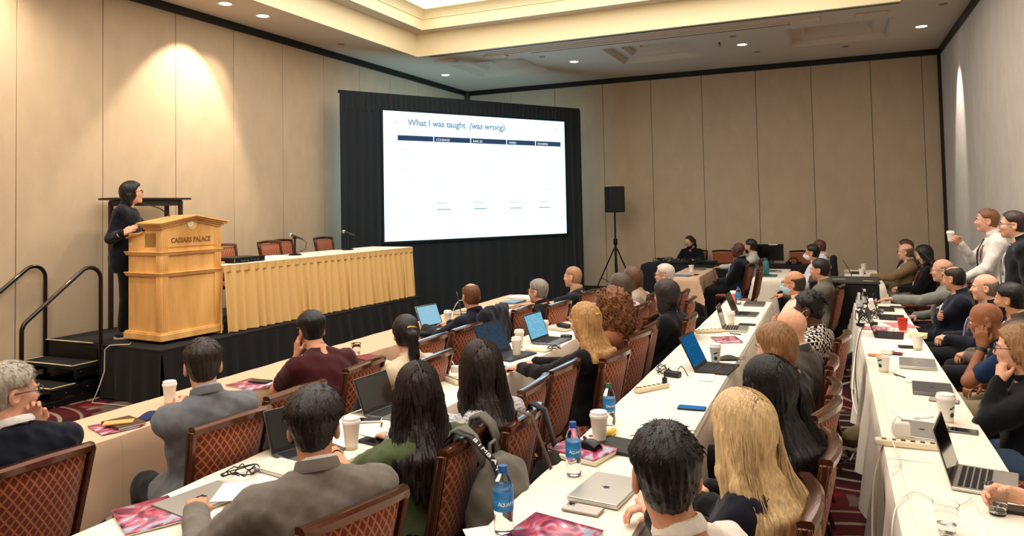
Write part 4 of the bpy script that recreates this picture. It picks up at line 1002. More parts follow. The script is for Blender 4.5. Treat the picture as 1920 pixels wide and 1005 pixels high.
def curls(n, rnd, rad=0.012):
    vs = []; fs = []
    mb = MB()
    for _ in range(n):
        az = rnd.uniform(0.25*pi, 1.75*pi)+pi/2+pi; az = rnd.uniform(-0.85*pi, 0.85*pi)-pi/2; z0 = rnd.uniform(-0.20, 0.10); rr = 0.128*math.sqrt(max(0.1, 1-((z0+0.03)/0.22)**2))
        p = np.array([rr*cos(az)*1.08, -0.045+rr*sin(az), z0]); ph = rnd.uniform(0, 6); pts = []
        for k in range(11):
            f_ = k/10; a = ph+f_*11; pts.append(p+np.array([rad*cos(a)+p[0]*0.2*f_, rad*sin(a), -0.085*f_]))
        mb.tube(pts, [0.0040*(1-0.5*k/10) for k in range(11)], 4, False)
    return np.array(mb.v, np.float32), np.array(mb.f, int)

def person(label, head, face=180, look=None, pitch=0, lean=8, skin='light', hair=('short', (40, 30, 26)), top=('jacket', (90, 92, 98)), legs=(24, 24, 29), arms=('table', 'table'), q=1.0, near=False,
           glasses=None, bw=1.0, stand=False, loc=None, collar=None, beard=None, shirt=None, hairlen=0.35, sleeve='long', mask=None, roll=0, hb=(0, 0), shoes=(26, 24, 24), twist=0, lanyard=None, seat=None, seat_rot=None, feet=None, hairth=None, group='seated audience', lean_side=0, watch=None, tie=None, kind='plain', extra=None, part=0.0, hs=1.0, zbase=0.0):
    """head = (px, py, z) pixel and height of the crown, or a world point with loc='w'"""
    rnd = random.Random(hash(label) % 1000 if False else sum(map(ord, label)))
    look = face if look is None else look
    hw = np.array(at(*head)) if loc is None else np.array(head, float)
    ztop = hw[2]-zbase; rzv = R_(face-90); Rw = rotz(rzv)
    if seat and lean < 10: lean -= 10
    hz = 0.53 if not stand else 0.53*ztop
    Rt = rotz(R_(twist))@roty(R_(lean_side))@rotx(-R_(lean)); Rn = rotx(-R_(lean*0.45+hb[0]))
    hv = Rn@np.array([0, 0.075, 0.155])
    T = max(0.36, (ztop-0.12*hs-hv[2]-hz)/(Rt@np.array([0, -0.02, 1.0]))[2])
    hip = np.array([0, 0, hz]); N = hip+Rt@np.array([0, -0.02, T]); Hc = N+hv
    Hc[2] = ztop-0.12*hs
    # world place of the hips so that the crown falls where it was asked
    top_off = Rw@np.array([Hc[0], Hc[1]-0.012, 0]); o = hw-top_off
    t = thing('person', label, 'person', (float(o[0]), float(o[1]), zbase), rzv, group)
    if seat:
        cr = R_(180 if seat_rot is None else seat_rot); chair(float(o[0])-cos(cr)*0.225, float(o[1])-sin(cr)*0.225, RC+seat, math.degrees(cr))
    Rh = rotz(R_(look-face))@roty(R_(roll))@rotx(-R_(pitch))
    def hp(p): return Hc+Rh@(np.asarray(p, float)*hs)
    def tp(x, y, z): return hip+Rt@np.array([x*bw, y, z])
    Sh = {s_: tp(s_*0.176, -0.012, T-0.068) for s_ in (-1, 1)}
    l1, l2 = 0.285, 0.255
    E = {}; W = {}; HD = {}; HN = {}; CU = {}
    for s_, ps in ((-1, arms[0]), (1, arms[1])):                 # s_ = -1 left side (local -x), +1 right
        pole = np.array([s_*0.6, -0.5, -0.8]); hd = np.array([-s_*0.25, 1, -0.1]); hn = np.array([0, 0, 1.0]); cu = 0.35
        if isinstance(ps, str):
            w_ = {'table': (s_*0.17, 0.44, 0.775), 'table_far': (s_*0.20, 0.52, 0.775), 'lap': (s_*0.07, 0.30, 0.64), 'laptop': (s_*0.10, 0.46, 0.785), 'side': (s_*0.28, 0.02, 0.62), 'hang': (s_*0.25, 0.04, hz-0.10)}.get(ps)
            if ps == 'lap': hd = np.array([-s_*0.8, 0.6, -0.1]); cu = 0.6
            if ps == 'hang': hd = np.array([0, 0.1, -1]); hn = np.array([s_*1.0, 0, 0]); pole = np.array([s_*0.3, -1, 0])
            if ps == 'chin': w_ = tuple(hp((s_*0.045, 0.085, -0.17))); hd = hp((s_*0.02, 0.07, -0.06))-np.array(w_); hn = np.array([s_*0.4, 0.9, 0.0]); cu = 0.9; pole = np.array([s_*0.5, 0.5, -1])
            if ps == 'cheek': w_ = tuple(hp((s_*0.09, 0.05, -0.15))); hd = hp((s_*0.085, 0.03, 0.0))-np.array(w_); hn = np.array([s_*1.0, 0.2, 0]); cu = 0.5; pole = np.array([s_*0.4, 0.6, -1])
            if ps == 'cross': w_ = tuple(tp(-s_*0.12, 0.17, T-0.22)); hd = np.array([-s_*1, 0.05, 0.1]); hn = np.array([0, 1.0, 0]); pole = np.array([s_*1, 0.4, -0.8])
            w_ = np.array(w_, float)
        else:
            if ps[0] == 'w': ps = (Rw.T@(np.array(ps[1], float)-np.array([o[0], o[1], zbase])),)+tuple(ps[2:])
            w_ = np.array(ps[0], float)
            if len(ps) > 1 and ps[1] is not None: hd = np.array(ps[1], float)
            if len(ps) > 2 and ps[2] is not None: hn = np.array(ps[2], float)
            if len(ps) > 3 and ps[3] is not None: cu = ps[3]
            if len(ps) > 4: pole = np.array(ps[4], float)
        E[s_], W[s_] = ik(Sh[s_], w_, l1, l2, pole); HD[s_] = hd; HN[s_] = hn; CU[s_] = cu
    # ---------------- skin
    allp = np.array([Hc, N, hip, *Sh.values(), *E.values(), *W.values()])
    lo = np.minimum(allp.min(0)-0.20, (-0.25, -0.2, hz-0.1)); hi = np.maximum(allp.max(0)+0.16, (0.25, 0.2, hz+0.1)); hi[2] = max(ztop+0.03, hi[2])
    hf = 0.0058*q if not near else 0.0052
    g = SDF(lo, hi, 0.0125*q, (Hc-0.125, Hc+0.13), hf)
    def E_(c, r, k=0.02, op='u'): g.ell(hp(c), np.array(r)*hs, k, Rh, op)
    E_((0, -0.012, 0.035), (0.076, 0.095, 0.085)); E_((0, 0.024, -0.035), (0.060, 0.068, 0.080), 0.03); E_((0, 0.066, -0.096), (0.024, 0.020, 0.018), 0.03)
    E_((0, 0.080, 0.018), (0.046, 0.014, 0.010), 0.015)
    for s_ in (-1, 1):
        E_((s_*0.031, 0.098, 0.002), (0.017, 0.014, 0.011), 0.010, 's'); E_((s_*0.034, 0.070, -0.025), (0.022, 0.022, 0.020), 0.02)
        E_((s_*0.079, -0.012, -0.008), (0.012, 0.022, 0.035), 0.006); E_((s_*0.085, -0.006, -0.004), (0.006, 0.012, 0.020), 0.004, 's')
    g.cone(hp((0, 0.088, 0.008)), hp((0, 0.1045, -0.024)), 0.0075, 0.0105, 0.012); E_((0, 0.095, -0.029), (0.015, 0.011, 0.008), 0.008)
    E_((0, 0.088, -0.052), (0.022, 0.010, 0.006), 0.006); E_((0, 0.086, -0.063), (0.020, 0.010, 0.006), 0.005)
    g.cone(hp((0, -0.022, -0.05)), N+Rt@np.array([0, 0.012, -0.03]), 0.054*(0.92+0.08*bw), 0.060, 0.03)
    def torso(gg, i, k=0.06):
        gg.ell(tp(0, -0.01, 0.02), np.array((0.165*bw, 0.13, 0.12))+i, k, Rt); gg.ell(tp(0, 0.012*bw, T*0.36), np.array((0.145*bw, 0.118*bw, 0.16))+i, k, Rt); gg.ell(tp(0, 0.0, T-0.16), np.array((0.158*bw, 0.115*bw, 0.165))+i, k, Rt)
        gg.cone(tp(-0.135, -0.02, T-0.075), tp(0.135, -0.02, T-0.075), 0.054+i, None, 0.05)
        for s_ in (-1, 1): gg.cone(tp(s_*0.02, -0.02, T+0.012), tp(s_*0.125, -0.02, T-0.062), 0.038+i*0.5, 0.048+i, 0.04)
    torso(g, -0.004)
    for s_ in (-1, 1):
        g.cone(Sh[s_], E[s_], 0.052, 0.042, 0.03); g.cone(E[s_], W[s_]-(W[s_]-E[s_])*0.02, 0.041, 0.027, 0.02)
    P, Q = g.mesh(); body = [(relax(P, Q, 1, 0.35), Q)]
    for s_ in (-1, 1):
        body.append(hand_mesh(W[s_]-0.0*HD[s_], HD[s_], HN[s_], -s_ if HN[s_][2] >= -0.3 else -s_, CU[s_], 1.0, h=0.0055 if not near else 0.0045))
    RhT = Rh.T
    def lips(c):
        l = (c-Hc)@RhT.T/hs; return (((l[:, 0]/0.023)**2+((l[:, 1]-0.092)/0.02)**2+((l[:, 2]+0.0575)/0.0105)**2) < 1)
    mkobj('body', body, [skin_mat(skin), lip_mat(skin)], t, lips)
    # ---------------- eyes, brows
    rel = (look-113.6+180) % 360-180
    if abs(rel) > 22:
        bc = tuple(int(v*0.8) for v in hair[1]) if hair[0] != 'none' else (70, 56, 48)
        for s_ in (-1, 1):
            mb = MB(); mb.lathe([(0.0, -0.0115), (0.008, -0.008), (0.0115, 0.0), (0.008, 0.008), (0.0, 0.0115)], 10)
            mb.v = [tuple(hp(np.array(v)+np.array([s_*0.031, 0.081, 0.002]))) for v in mb.v]; mb.mi = 1; n0 = len(mb.v); mb.lathe([(0.0, 0.0), (0.0058, -0.0005)], 8)
            for i in range(n0, len(mb.v)):
                v = mb.v[i]; mb.v[i] = tuple(hp((v[0]+s_*0.031, 0.0932+v[2], v[1]+0.002)))
            mb.build('eye', [mat('eye_white', (226, 220, 212), 0.3), mat('eye_iris', (46, 32, 24), 0.2)], t, smooth=60)
            MB().tube([hp((s_*0.014, 0.094, 0.019)), hp((s_*0.030, 0.0945, 0.026)), hp((s_*0.050, 0.083, 0.020))], [0.0035, 0.004, 0.002], 5).build('eyebrow', mat('brow_%d_%d_%d' % bc, bc, 0.7), t, smooth=60)
    # ---------------- clothes
    kindt, ct = top[0], top[1]; m_top = cloth_mat(ct, kind)
    infl = {'jacket': 0.020, 'sweater': 0.015, 'shirt': 0.012, 'tshirt': 0.010, 'blouse': 0.014}[kindt]
    lo2 = np.minimum(lo, (-0.30, -0.24, hz-0.16)); g = SDF(lo2, hi, 0.0135*q if not near else 0.0105)
    torso(g, infl)
    if kindt == 'jacket' or stand:
        g.ell(tp(0, -0.01, -0.03), (0.19*bw, 0.15, 0.13), 0.05, Rt)
        if not stand:
            for s_ in (-1, 1): g.cone(hip+np.array([s_*0.085, -0.04, -0.01]), hip+np.array([s_*0.10, 0.13, 0.0]), 0.125, 0.112, 0.05)
        if stand and kindt == 'jacket': g.ell(tp(0, -0.015, -0.10), (0.185*bw, 0.145, 0.14), 0.05, Rt)
    if kindt == 'jacket':
        for s_ in (-1, 1): g.ell(Sh[s_]+Rt@np.array([-s_*0.012, 0, 0.012]), (0.076, 0.078, 0.058), 0.03, Rt)
    for s_ in (-1, 1):
        e0 = 0.010 if kindt == 'jacket' else 0.0
        if sleeve == 'long' or sleeve == 'rolled':
            g.cone(Sh[s_], E[s_], 0.058+infl*0.7, 0.047+infl*0.7, 0.035); wr = W[s_]-(W[s_]-E[s_])*(0.04 if sleeve == 'long' else 0.5); g.cone(E[s_], wr, 0.047+infl*0.7, 0.033+infl*0.7 if sleeve == 'long' else 0.042+infl*0.6, 0.02)
        else:
            g.cone(Sh[s_], Sh[s_]+(E[s_]-Sh[s_])*(0.62 if sleeve == 'short' else 0.25), 0.060+infl*0.7, 0.062+infl*0.6, 0.035)
    # neck opening
    nn = Rt@np.array([0, 0.03, 1.0]); nb_ = tp(0, 0.0, T+0.01)
    g.cone(nb_+nn*0.034+Rt@np.array([0, 0.045, 0]), nb_+nn*0.16+Rt@np.array([0, 0.06, 0]), 0.056, 0.075, 0.012, 's')
    g.fold(0.0036 if kindt == 'jacket' else 0.0042, 40, rnd.uniform(0, 6)); g.fold(0.0022, 88, rnd.uniform(0, 6))
    xx, yy, zz = g.ax[0][:, None, None], g.ax[1][None, :, None], g.ax[2][None, None, :]
    for s_ in (-1, 1):                                           # creases gathered at the bend of the elbow and under the arm
        for cpt, rr_, am in ((E[s_], 0.11, 0.006), (Sh[s_]+np.array([0, 0, -0.08]), 0.12, 0.004)):
            dd = np.sqrt((xx-cpt[0])**2+(yy-cpt[1])**2+(zz-cpt[2])**2); ax_ = W[s_]-Sh[s_]; ax_ = ax_/np.linalg.norm(ax_)
            ph = (xx-cpt[0])*ax_[0]+(yy-cpt[1])*ax_[1]+(zz-cpt[2])*ax_[2]
            g.V += np.where((np.abs(g.V) < 0.05) & (dd < rr_), am*(1-dd/rr_)*np.sin(ph*150+4*(xx-yy)*10), 0).astype(np.float32)
    P, Q = g.mesh(); mkobj({'jacket': 'jacket', 'sweater': 'sweater', 'shirt': 'shirt', 'tshirt': 'shirt', 'blouse': 'blouse'}[kindt], [(relax(P, Q, 2, 0.5), Q)], m_top, t)
    def ringc(name, m, R=0.066, gap=0.28, up=0.0, tilt=-24, hgt=0.03, fw=0.030):
        mb = MB(); n = 24; c0 = N+Rt@np.array([0, fw, -0.008+up]); Mr = Rt@rotx(R_(tilt))
        prof = [(R+0.010, -0.012), (R+0.012, 0.0), (R+0.003, hgt), (R-0.006, hgt+0.002), (R-0.008, 0.0)]
        vs = []
        for k in range(n+1):
            a = gap+(2*pi-2*gap)*k/n+pi/2
            for rr, zz in prof: vs.append(c0+Mr@np.array([rr*cos(a), rr*1.04*sin(a), zz]))
        mb.add(vs, [(5*i+j, 5*i+(j+1) % 5, 5*i+5+(j+1) % 5, 5*i+5+j) for i in range(n) for j in range(5)]+[(4, 3, 2, 1, 0), tuple(5*n+j for j in range(5))])
        return mb.build(name, m, t, smooth=50)
    if shirt: ringc('shirt_collar', cloth_mat(shirt), R=0.053 if kindt == 'jacket' else 0.058, up=0.060 if kindt == 'jacket' else 0.052, hgt=0.018, gap=0.45)
    if kindt == 'jacket': ringc('collar', m_top, R=0.067, up=0.040, hgt=0.027, gap=1.15)
    elif collar: ringc('collar', cloth_mat(collar), R=0.062, up=0.044, hgt=0.020, gap=0.5)
    elif kindt in ('sweater', 'tshirt', 'blouse') and not shirt: ringc('neckband', m_top, R=0.060, up=0.036, hgt=0.016)
    elif kindt in ('shirt',): ringc('collar', m_top, R=0.061, up=0.044, hgt=0.022, gap=0.5)
    if shirt and sleeve == 'long':
        for s_ in (-1, 1):
            d_ = W[s_]-E[s_]; d_ /= np.linalg.norm(d_); MB().cyl(W[s_]-d_*0.02, W[s_]+d_*0.008, 0.037, 0.036, 14, False).build('cuff', cloth_mat(shirt), t, smooth=60)
    if shirt or tie:                                              # shirt front seen between the lapels
        mb = MB(); vs = []; zt_, zb_ = T-0.02, T-0.30; 
        for k in range(6):
            f_ = k/5; z = zt_+(zb_-zt_)*f_; w_ = 0.045*(1-f_)+0.004; yy = 0.060+0.078*min(1, f_*2.2)*bw+infl+0.006
            vs += [tp(-w_, yy-0.012, z), tp(0, yy, z), tp(w_, yy-0.012, z)]
        mb.add(vs, [(3*i+j, 3*i+j+1, 3*i+4+j, 3*i+3+j) for i in range(5) for j in range(2)])
        mb.build('shirt_front', cloth_mat(shirt or (230, 226, 220)), t, smooth=60, thick=0.004)
        if tie:
            mb = MB(); vs = []
            for k in range(7):
                f_ = k/6; z = T-0.03-0.36*f_; w_ = 0.016+0.020*f_ if k > 0 else 0.02; yy = 0.068+0.080*min(1, f_*2.6)*bw+infl+0.008
                vs += [tp(-w_, yy-0.003, z), tp(0, yy+0.003, z), tp(w_, yy-0.003, z)]
            mb.add(vs, [(3*i+j, 3*i+j+1, 3*i+4+j, 3*i+3+j) for i in range(6) for j in range(2)]); mb.build('necktie', cloth_mat(tie, 'satin'), t, smooth=60, thick=0.006)
    if lanyard:
        mb = MB()
        pts = []
        for a in np.linspace(0.0, 1.0, 9):
            an = pi*(0.08+0.84*a)+pi; pts.append(N+Rt@np.array([0.088*cos(an), 0.006+0.088*sin(an), 0.012]))
        fr = [tp(-0.075, 0.10*bw+infl+0.004, T-0.10), tp(-0.02, 0.118*bw+infl+0.014, T-0.26)]; fr2 = [tp(0.075, 0.10*bw+infl+0.004, T-0.10), tp(0.02, 0.118*bw+infl+0.014, T-0.26)]
        mb.tube(fr[::-1]+pts+fr2, 0.005, 5); lm = cloth_mat(lanyard, 'satin'); lb = mb.build('lanyard', lm, t, smooth=60)
        MB().box(tp(0, 0.125*bw+infl+0.02, T-0.31), (0.085, 0.006, 0.11), Rt).build('badge', mat('badge_card', (232, 226, 226), 0.5), t)
    # ---------------- legs
    mlg = cloth_mat(legs); 
    if stand:
        K = {s_: hip+np.array([s_*0.10, 0.03, -hz*0.48]) for s_ in (-1, 1)}; A_ = {s_: np.array([s_*0.11, -0.01, 0.09]) for s_ in (-1, 1)}
    else:
        K = {s_: np.array([s_*0.135, 0.42, 0.50]) for s_ in (-1, 1)}; A_ = {s_: np.array([s_*0.13, 0.44+(0.05 if s_ > 0 else -0.06), 0.09]) for s_ in (-1, 1)}
    if feet:
        for s_, (kk, aa) in feet.items(): K[s_] = np.array(kk, float); A_[s_] = np.array(aa, float)
    ap = np.array([*K.values(), *A_.values(), hip]); g = SDF(ap.min(0)-0.19, ap.max(0)+np.array((0.19, 0.14, 0.16)), 0.016*q if not near else 0.013)
    g.ell(hip+np.array([0, -0.01, 0.0]), (0.185*bw, 0.15, 0.13), 0.05)
    for s_ in (-1, 1): g.cone(hip+np.array([s_*0.085, 0.02, -0.02]), K[s_], 0.094, 0.070, 0.04); g.cone(K[s_], A_[s_], 0.068, 0.050, 0.02)
    g.fold(0.003, 30, rnd.uniform(0, 6)); P, Q = g.mesh(); mkobj('trousers', [(relax(P, Q, 1, 0.5), Q)], mlg, t)
    for s_ in (-1, 1):
        a = A_[s_]; kd = (a-K[s_]); fwd = np.array([s_*0.12, 1.0, 0]); 
        zf = a[2]-0.09; g = SDF((a[0]-0.10, a[1]-0.12, zf-0.02), (a[0]+0.12, a[1]+0.26, zf+0.16), 0.011*q)
        g.cone((a[0], a[1]-0.03, zf+0.045), (a[0]+s_*0.02, a[1]+0.15, zf+0.036), 0.042, 0.036, 0.02); g.cone((a[0], a[1]-0.01, zf+0.05), (a[0], a[1]-0.01, zf+0.09), 0.045, 0.045, 0.02)
        x, y, z = g.ax[0][:, None, None], g.ax[1][None, :, None], g.ax[2][None, None, :]; g.V = np.maximum(g.V, (zf-z).astype(np.float32)+0*x+0*y)
        P, Q = g.mesh(); sh = mkobj('shoe', [(P, Q)], mat('shoe_%d_%d_%d' % shoes, shoes, 0.4), t)
        MB().prism([(a[0]+0.046*cos(u_)*(1.0 if sin(u_) < 0 else 0.85)+s_*0.02*(sin(u_) > 0)*sin(u_), a[1]+0.06+0.145*sin(u_)) for u_ in np.linspace(0, 2*pi, 14, False)], zf, zf+0.022).build('sole', mat('sole_pale', (196, 182, 160), 0.7) if shoes[0] > 40 or shoes[2] < 24 else mat('sole_dark', (30, 28, 28), 0.7), sh)
    # ---------------- hair
    if hair[0] != 'none':
        hm = hair_mesh(hair[0], q, rnd, hairlen, hairth, part, near)
        if hair[0] == 'curly': hm.append(curls(260, rnd))
        Rhh = Rh if hair[0] not in ('long', 'half', 'bob', 'curly', 'pony') else rotz(R_(look-face))@rotx(-R_(pitch*0.5))
        mkobj('hair', [((P*hs)@Rhh.T.astype(np.float32)+Hc.astype(np.float32), Q) for P, Q in hm], hair_mat(hair[1]), t)
    if beard:
        g = SDF((-0.09, -0.02, -0.15), (0.09, 0.13, 0.0), 0.006*q); g.ell((0, 0.030, -0.045), (0.062, 0.068, 0.080), 0.02); g.ell((0, 0.067, -0.098), (0.028, 0.024, 0.024), 0.02)
        x, y, z = g.ax[0][:, None, None], g.ax[1][None, :, None], g.ax[2][None, None, :]
        g.V = np.maximum(g.V, (z+0.045+0.25*np.abs(x)-0.35*np.maximum(0, np.abs(x)-0.045)*3+0*y).astype(np.float32)); g.V = np.maximum(g.V, (-(y-0.005)+0*x+0*z).astype(np.float32)); g.fold(0.0015, 160, 1.0)
        P, Q = g.mesh(); mkobj('beard', [((P*hs)@Rh.T.astype(np.float32)+Hc.astype(np.float32), Q)], hair_mat(beard), t)
    if glasses:
        mb = MB()
        for s_ in (-1, 1):
            pts = [hp((s_*0.033+0.025*cos(a), 0.106-0.004*abs(cos(a)), 0.0+0.019*sin(a))) for a in np.linspace(0, 2*pi, 15)]; mb.tube(pts, 0.0022, 5, False)
            mb.tube([hp((s_*0.058, 0.102, 0.006)), hp((s_*0.080, 0.05, 0.010)), hp((s_*0.083, -0.012, 0.008)), hp((s_*0.080, -0.030, -0.015))], 0.0022, 5)
        mb.tube([hp((-0.009, 0.107, 0.004)), hp((0, 0.110, 0.008)), hp((0.009, 0.107, 0.004))], 0.002, 5); mb.build('glasses', mat('frame_%d_%d_%d' % glasses, glasses, 0.3, 0.2), t, smooth=60)
    if mask:
        g = SDF((-0.09, 0.0, -0.14), (0.09, 0.16, 0.03), 0.006); g.ell((0, 0.050, -0.052), (0.062, 0.068, 0.058), 0.02); g.cone((0, 0.10, -0.015), (0, 0.118, -0.050), 0.012, 0.018, 0.03)
        x, y, z = g.ax[0][:, None, None], g.ax[1][None, :, None], g.ax[2][None, None, :]; g.V = np.maximum(g.V, (0.022-y+0*x+0*z).astype(np.float32)); g.V = np.maximum(g.V, (z-0.002+0.4*np.abs(x)+0*y).astype(np.float32))
        P, Q = g.mesh(); mk_ = mkobj('face_mask', [((P*hs)@Rh.T.astype(np.float32)+Hc.astype(np.float32), Q)], mat('mask_%d_%d_%d' % mask, mask, 0.8, bump=0.2, bscale=300), t)
        mb = MB()
        for s_ in (-1, 1): mb.tube([hp((s_*0.060, 0.045, -0.025)), hp((s_*0.080, 0.0, 0.005)), hp((s_*0.086, -0.025, 0.0))], 0.002, 5); mb.tube([hp((s_*0.056, 0.045, -0.075)), hp((s_*0.082, -0.005, -0.045)), hp((s_*0.084, -0.025, -0.01))], 0.002, 5)
        mb.build('ear_loops', mat('mask_loop', (236, 236, 236), 0.8), mk_, smooth=60)
    if watch:
        s_ = watch; d_ = W[s_]-E[s_]; d_ /= np.linalg.norm(d_); MB().cyl(W[s_]-d_*0.035, W[s_]-d_*0.012, 0.034, 0.033, 16, False).build('wristwatch', mat('watch_strap', (30, 28, 28), 0.5), t, smooth=60)
    t_ = {'t': t, 'hp': hp, 'tp': tp, 'W': W, 'E': E, 'N': N, 'Rh': Rh, 'Rt': Rt, 'Rw': Rw, 'o': o, 'HD': HD, 'HN': HN, 'T': T, 'hip': hip}
    if extra: extra(t_)
    return t_
# ================================================================== the people
AUD = 'audience seated at the tables'
NEAR = dict(near=True, q=1.0); MID = dict(q=1.15); FAR = dict(q=1.4)
def hairclip(d):
    MB().tube([d['hp']((-0.03, -0.125, 0.05)), d['hp']((-0.01, -0.135, 0.055)), d['hp']((0.02, -0.133, 0.05)), d['hp']((0.035, -0.12, 0.045))], 0.005, 6).build('hair_clip', mat('gold_clip', (206, 168, 92), 0.25, 0.9), d['t'], smooth=60)
# ---- front row
person('grey-haired man in navy sweater with dark glasses at the left edge', (22, 683, 1.29), 172, 78, 2, 3, 'ruddy', ('short', (170, 164, 150)), ('sweater', (18, 24, 38)), arms=('table', 'chin'), glasses=(40, 50, 70), shirt=(225, 225, 225), bw=1.12, group=AUD, **NEAR, seat='behind the grey-haired man in the navy sweater', seat_rot=176)
person('man in grey blazer with dark brown hair holding a paper cup', (382, 640, 1.27), 158, 140, 4, 5, 'light', ('swept', (44, 32, 26)), ('jacket', (112, 114, 120)), arms=(('w', (at(318, 757, 0.80)[0]+0.09, at(318, 757, 0.80)[1]+0.02, 0.80), (0.1, 1, 0.25), (-1, 0.1, 0.3), 0.8), 'table'), shirt=(170, 176, 186), bw=1.02, group=AUD, **NEAR, seat='behind the man in the grey blazer holding a cup', seat_rot=172)
person('person in maroon shirt with black hair resting the head on one hand', (585, 588, 1.21), 160, 150, 12, 26, 'tan', ('short', (16, 14, 15)), ('tshirt', (66, 26, 30)), arms=('cheek', 'table'), sleeve='short', bw=1.12, hairth=0.026, group=AUD, **MID, seat='behind the person in the maroon shirt', seat_rot=183)
person('woman in cream sweater with a dark clipped ponytail', (762, 592, 1.18), 165, 142, 4, 4, 'light', ('pony', (24, 19, 20)), ('sweater', (226, 208, 178)), arms=('table', 'table'), hairlen=0.24, bw=0.88, group=AUD, extra=hairclip, **MID, seat='behind the woman with the ponytail, pulled out from the table', seat_rot=180)
person('man with thinning brown hair in navy jacket at the far laptop', (884, 532, 1.20), 165, 140, 4, 4, 'tan', ('thin', (104, 66, 42)), ('jacket', (22, 26, 38)), arms=('table', 'table'), lanyard=(150, 60, 60), bw=1.1, group=AUD, **MID, seat='with a dark jacket hung over its back', seat_rot=178)
person('grey-haired man with glasses in dark shirt near the drapes', (1010, 525, 1.15), 165, 172, 2, 7, 'ruddy', ('short', (140, 132, 122)), ('shirt', (26, 26, 30)), arms=('table', 'table'), glasses=(60, 60, 66), group=AUD, **MID, seat='behind the grey-haired man with glasses near the drapes', seat_rot=170)
person('man in navy polo shirt with close-cropped hair and bare forearms', (1075, 500, 1.20), 186, 176, 0, 3, 'ruddy', ('buzz', (168, 126, 96)), ('tshirt', (22, 26, 36)), arms=('table_far', 'lap'), sleeve='short', collar=(170, 146, 112), bw=1.1, group=AUD, **MID, seat='behind the man in the navy polo shirt', seat_rot=172)
# ---- second row
person('man in grey suit jacket with thick black hair, seen from behind', (590, 737, 1.27), 140, 122, 4, 4, 'tan', ('short', (30, 23, 21)), ('jacket', (118, 112, 106)), arms=(((-0.36, 0.36, 0.80), (0.1, 1, 0.1), (0, 0, 1), 0.9), 'table'), shirt=(225, 225, 225), bw=1.16, hairth=0.03, group=AUD, **NEAR, seat='behind the man in the grey suit, cropped by the frame bottom', seat_rot=165)
person('woman in green short-sleeved top with long dark wavy hair', (785, 685, 1.22), 155, 128, 4, 3, 'tan', ('half', (36, 27, 25)), ('blouse', (84, 98, 66)), arms=('table', 'lap'), sleeve='short', hairlen=0.31, bw=0.98, group=AUD, **NEAR, seat='carrying the grey backpack with the lettered strap', seat_rot=184)
person('woman in pale patterned blouse with long straight dark brown hair', (905, 645, 1.25), 165, 128, 4, 3, 'light', ('long', (40, 28, 26)), ('blouse', (206, 204, 208)), arms=('table', 'table'), hairlen=0.36, bw=0.9, kind='speckle', group=AUD, **NEAR, seat='carrying the dark bag, behind the woman with straight long hair', seat_rot=182)
person('blonde woman with pinned-back hair in black lace top at the laptop', (1098, 570, 1.24), 170, 160, 6, 4, 'light', ('half', (176, 134, 82)), ('blouse', (20, 18, 22)), arms=('laptop', 'laptop'), hairlen=0.10, bw=0.9, group=AUD, extra=hairclip, **MID, seat='behind the blonde woman with pinned hair', seat_rot=173)
person('woman with big curly auburn hair in the second row', (1150, 545, 1.24), 165, 130, 2, 3, 'tan', ('curly', (122, 78, 44)), ('blouse', (150, 96, 66)), arms=('lap', 'lap'), bw=0.9, group=AUD, **MID, seat='behind the woman with curly hair', seat_rot=170)
person('person with short greying hair in a white shirt', (1165, 515, 1.21), 165, 138, 4, 4, 'light', ('bob', (78, 66, 58)), ('tshirt', (226, 226, 226)), arms=('table', 'table'), sleeve='short', lanyard=(150, 40, 46), group=AUD, **MID, seat='behind the person in the white shirt with greying hair', seat_rot=178)
person('person with brown highlighted bob in a taupe top', (1188, 502, 1.20), 165, 130, 4, 5, 'light', ('bob', (94, 66, 44)), ('tshirt', (176, 164, 150)), arms=('table', 'table'), bw=1.05, group=AUD, **MID, seat='behind the person in the taupe top', seat_rot=178)
person('woman with wavy dark hair, glasses and black jacket', (1250, 528, 1.22), 170, 160, 2, 2, 'light', ('bob', (40, 30, 28)), ('jacket', (20, 22, 30)), arms=('lap', 'lap'), glasses=(50, 46, 44), bw=0.92, group=AUD, **MID, seat='behind the woman with dark hair and glasses in the second row', seat_rot=180)
person('white-haired man with dark-framed glasses in pale shirt', (1247, 496, 1.22), 175, 182, 0, 3, 'ruddy', ('short', (206, 196, 182)), ('shirt', (206, 202, 198)), arms=('lap', 'table'), glasses=(36, 36, 40), bw=1.05, group=AUD, **MID, seat='behind the white-haired man with glasses', seat_rot=180)
# ---- third row
person('man with spiky black hair and a white collar, nearest the camera', (1252, 805, 1.30), 150, 112, 6, 3, 'tan', ('spiky', (18, 16, 17)), ('shirt', (232, 224, 214)), arms=('table', 'lap'), bw=1.08, hs=1.04, group=AUD, **NEAR, seat='behind the man with spiky black hair', seat_rot=180)
person('woman with long straight blonde hair in a navy top', (1395, 740, 1.25), 168, 142, 4, 1, 'light', ('long', (214, 182, 134)), ('sweater', (22, 25, 38)), arms=(((-0.05, 0.28, 0.80), (0.6, 0.7, 0.3), (-0.2, 0.4, 1), 0.6), ((0.02, 0.28, 0.78), (-0.5, 0.8, 0.2), (0, 0.3, 1), 0.7)), hairlen=0.37, bw=0.92, group=AUD, **NEAR, seat='behind the woman with long blonde hair', seat_rot=182)
person('woman with long black hair in black, behind the blonde woman', (1445, 675, 1.25), 165, 140, 10, 3, 'light', ('long', (14, 13, 16)), ('sweater', (15, 15, 20)), arms=('lap', 'lap'), hairlen=0.32, group=AUD, **NEAR, seat='behind the woman with long black hair', seat_rot=180)
person('person with light brown hair leaning forward in the third row', (1457, 608, 1.24), 168, 160, 14, 9, 'light', ('medium', (136, 98, 62)), ('sweater', (30, 30, 36)), arms=('lap', 'lap'), hairth=0.018, group=AUD, **MID, seat='behind the person with light brown hair', seat_rot=180)
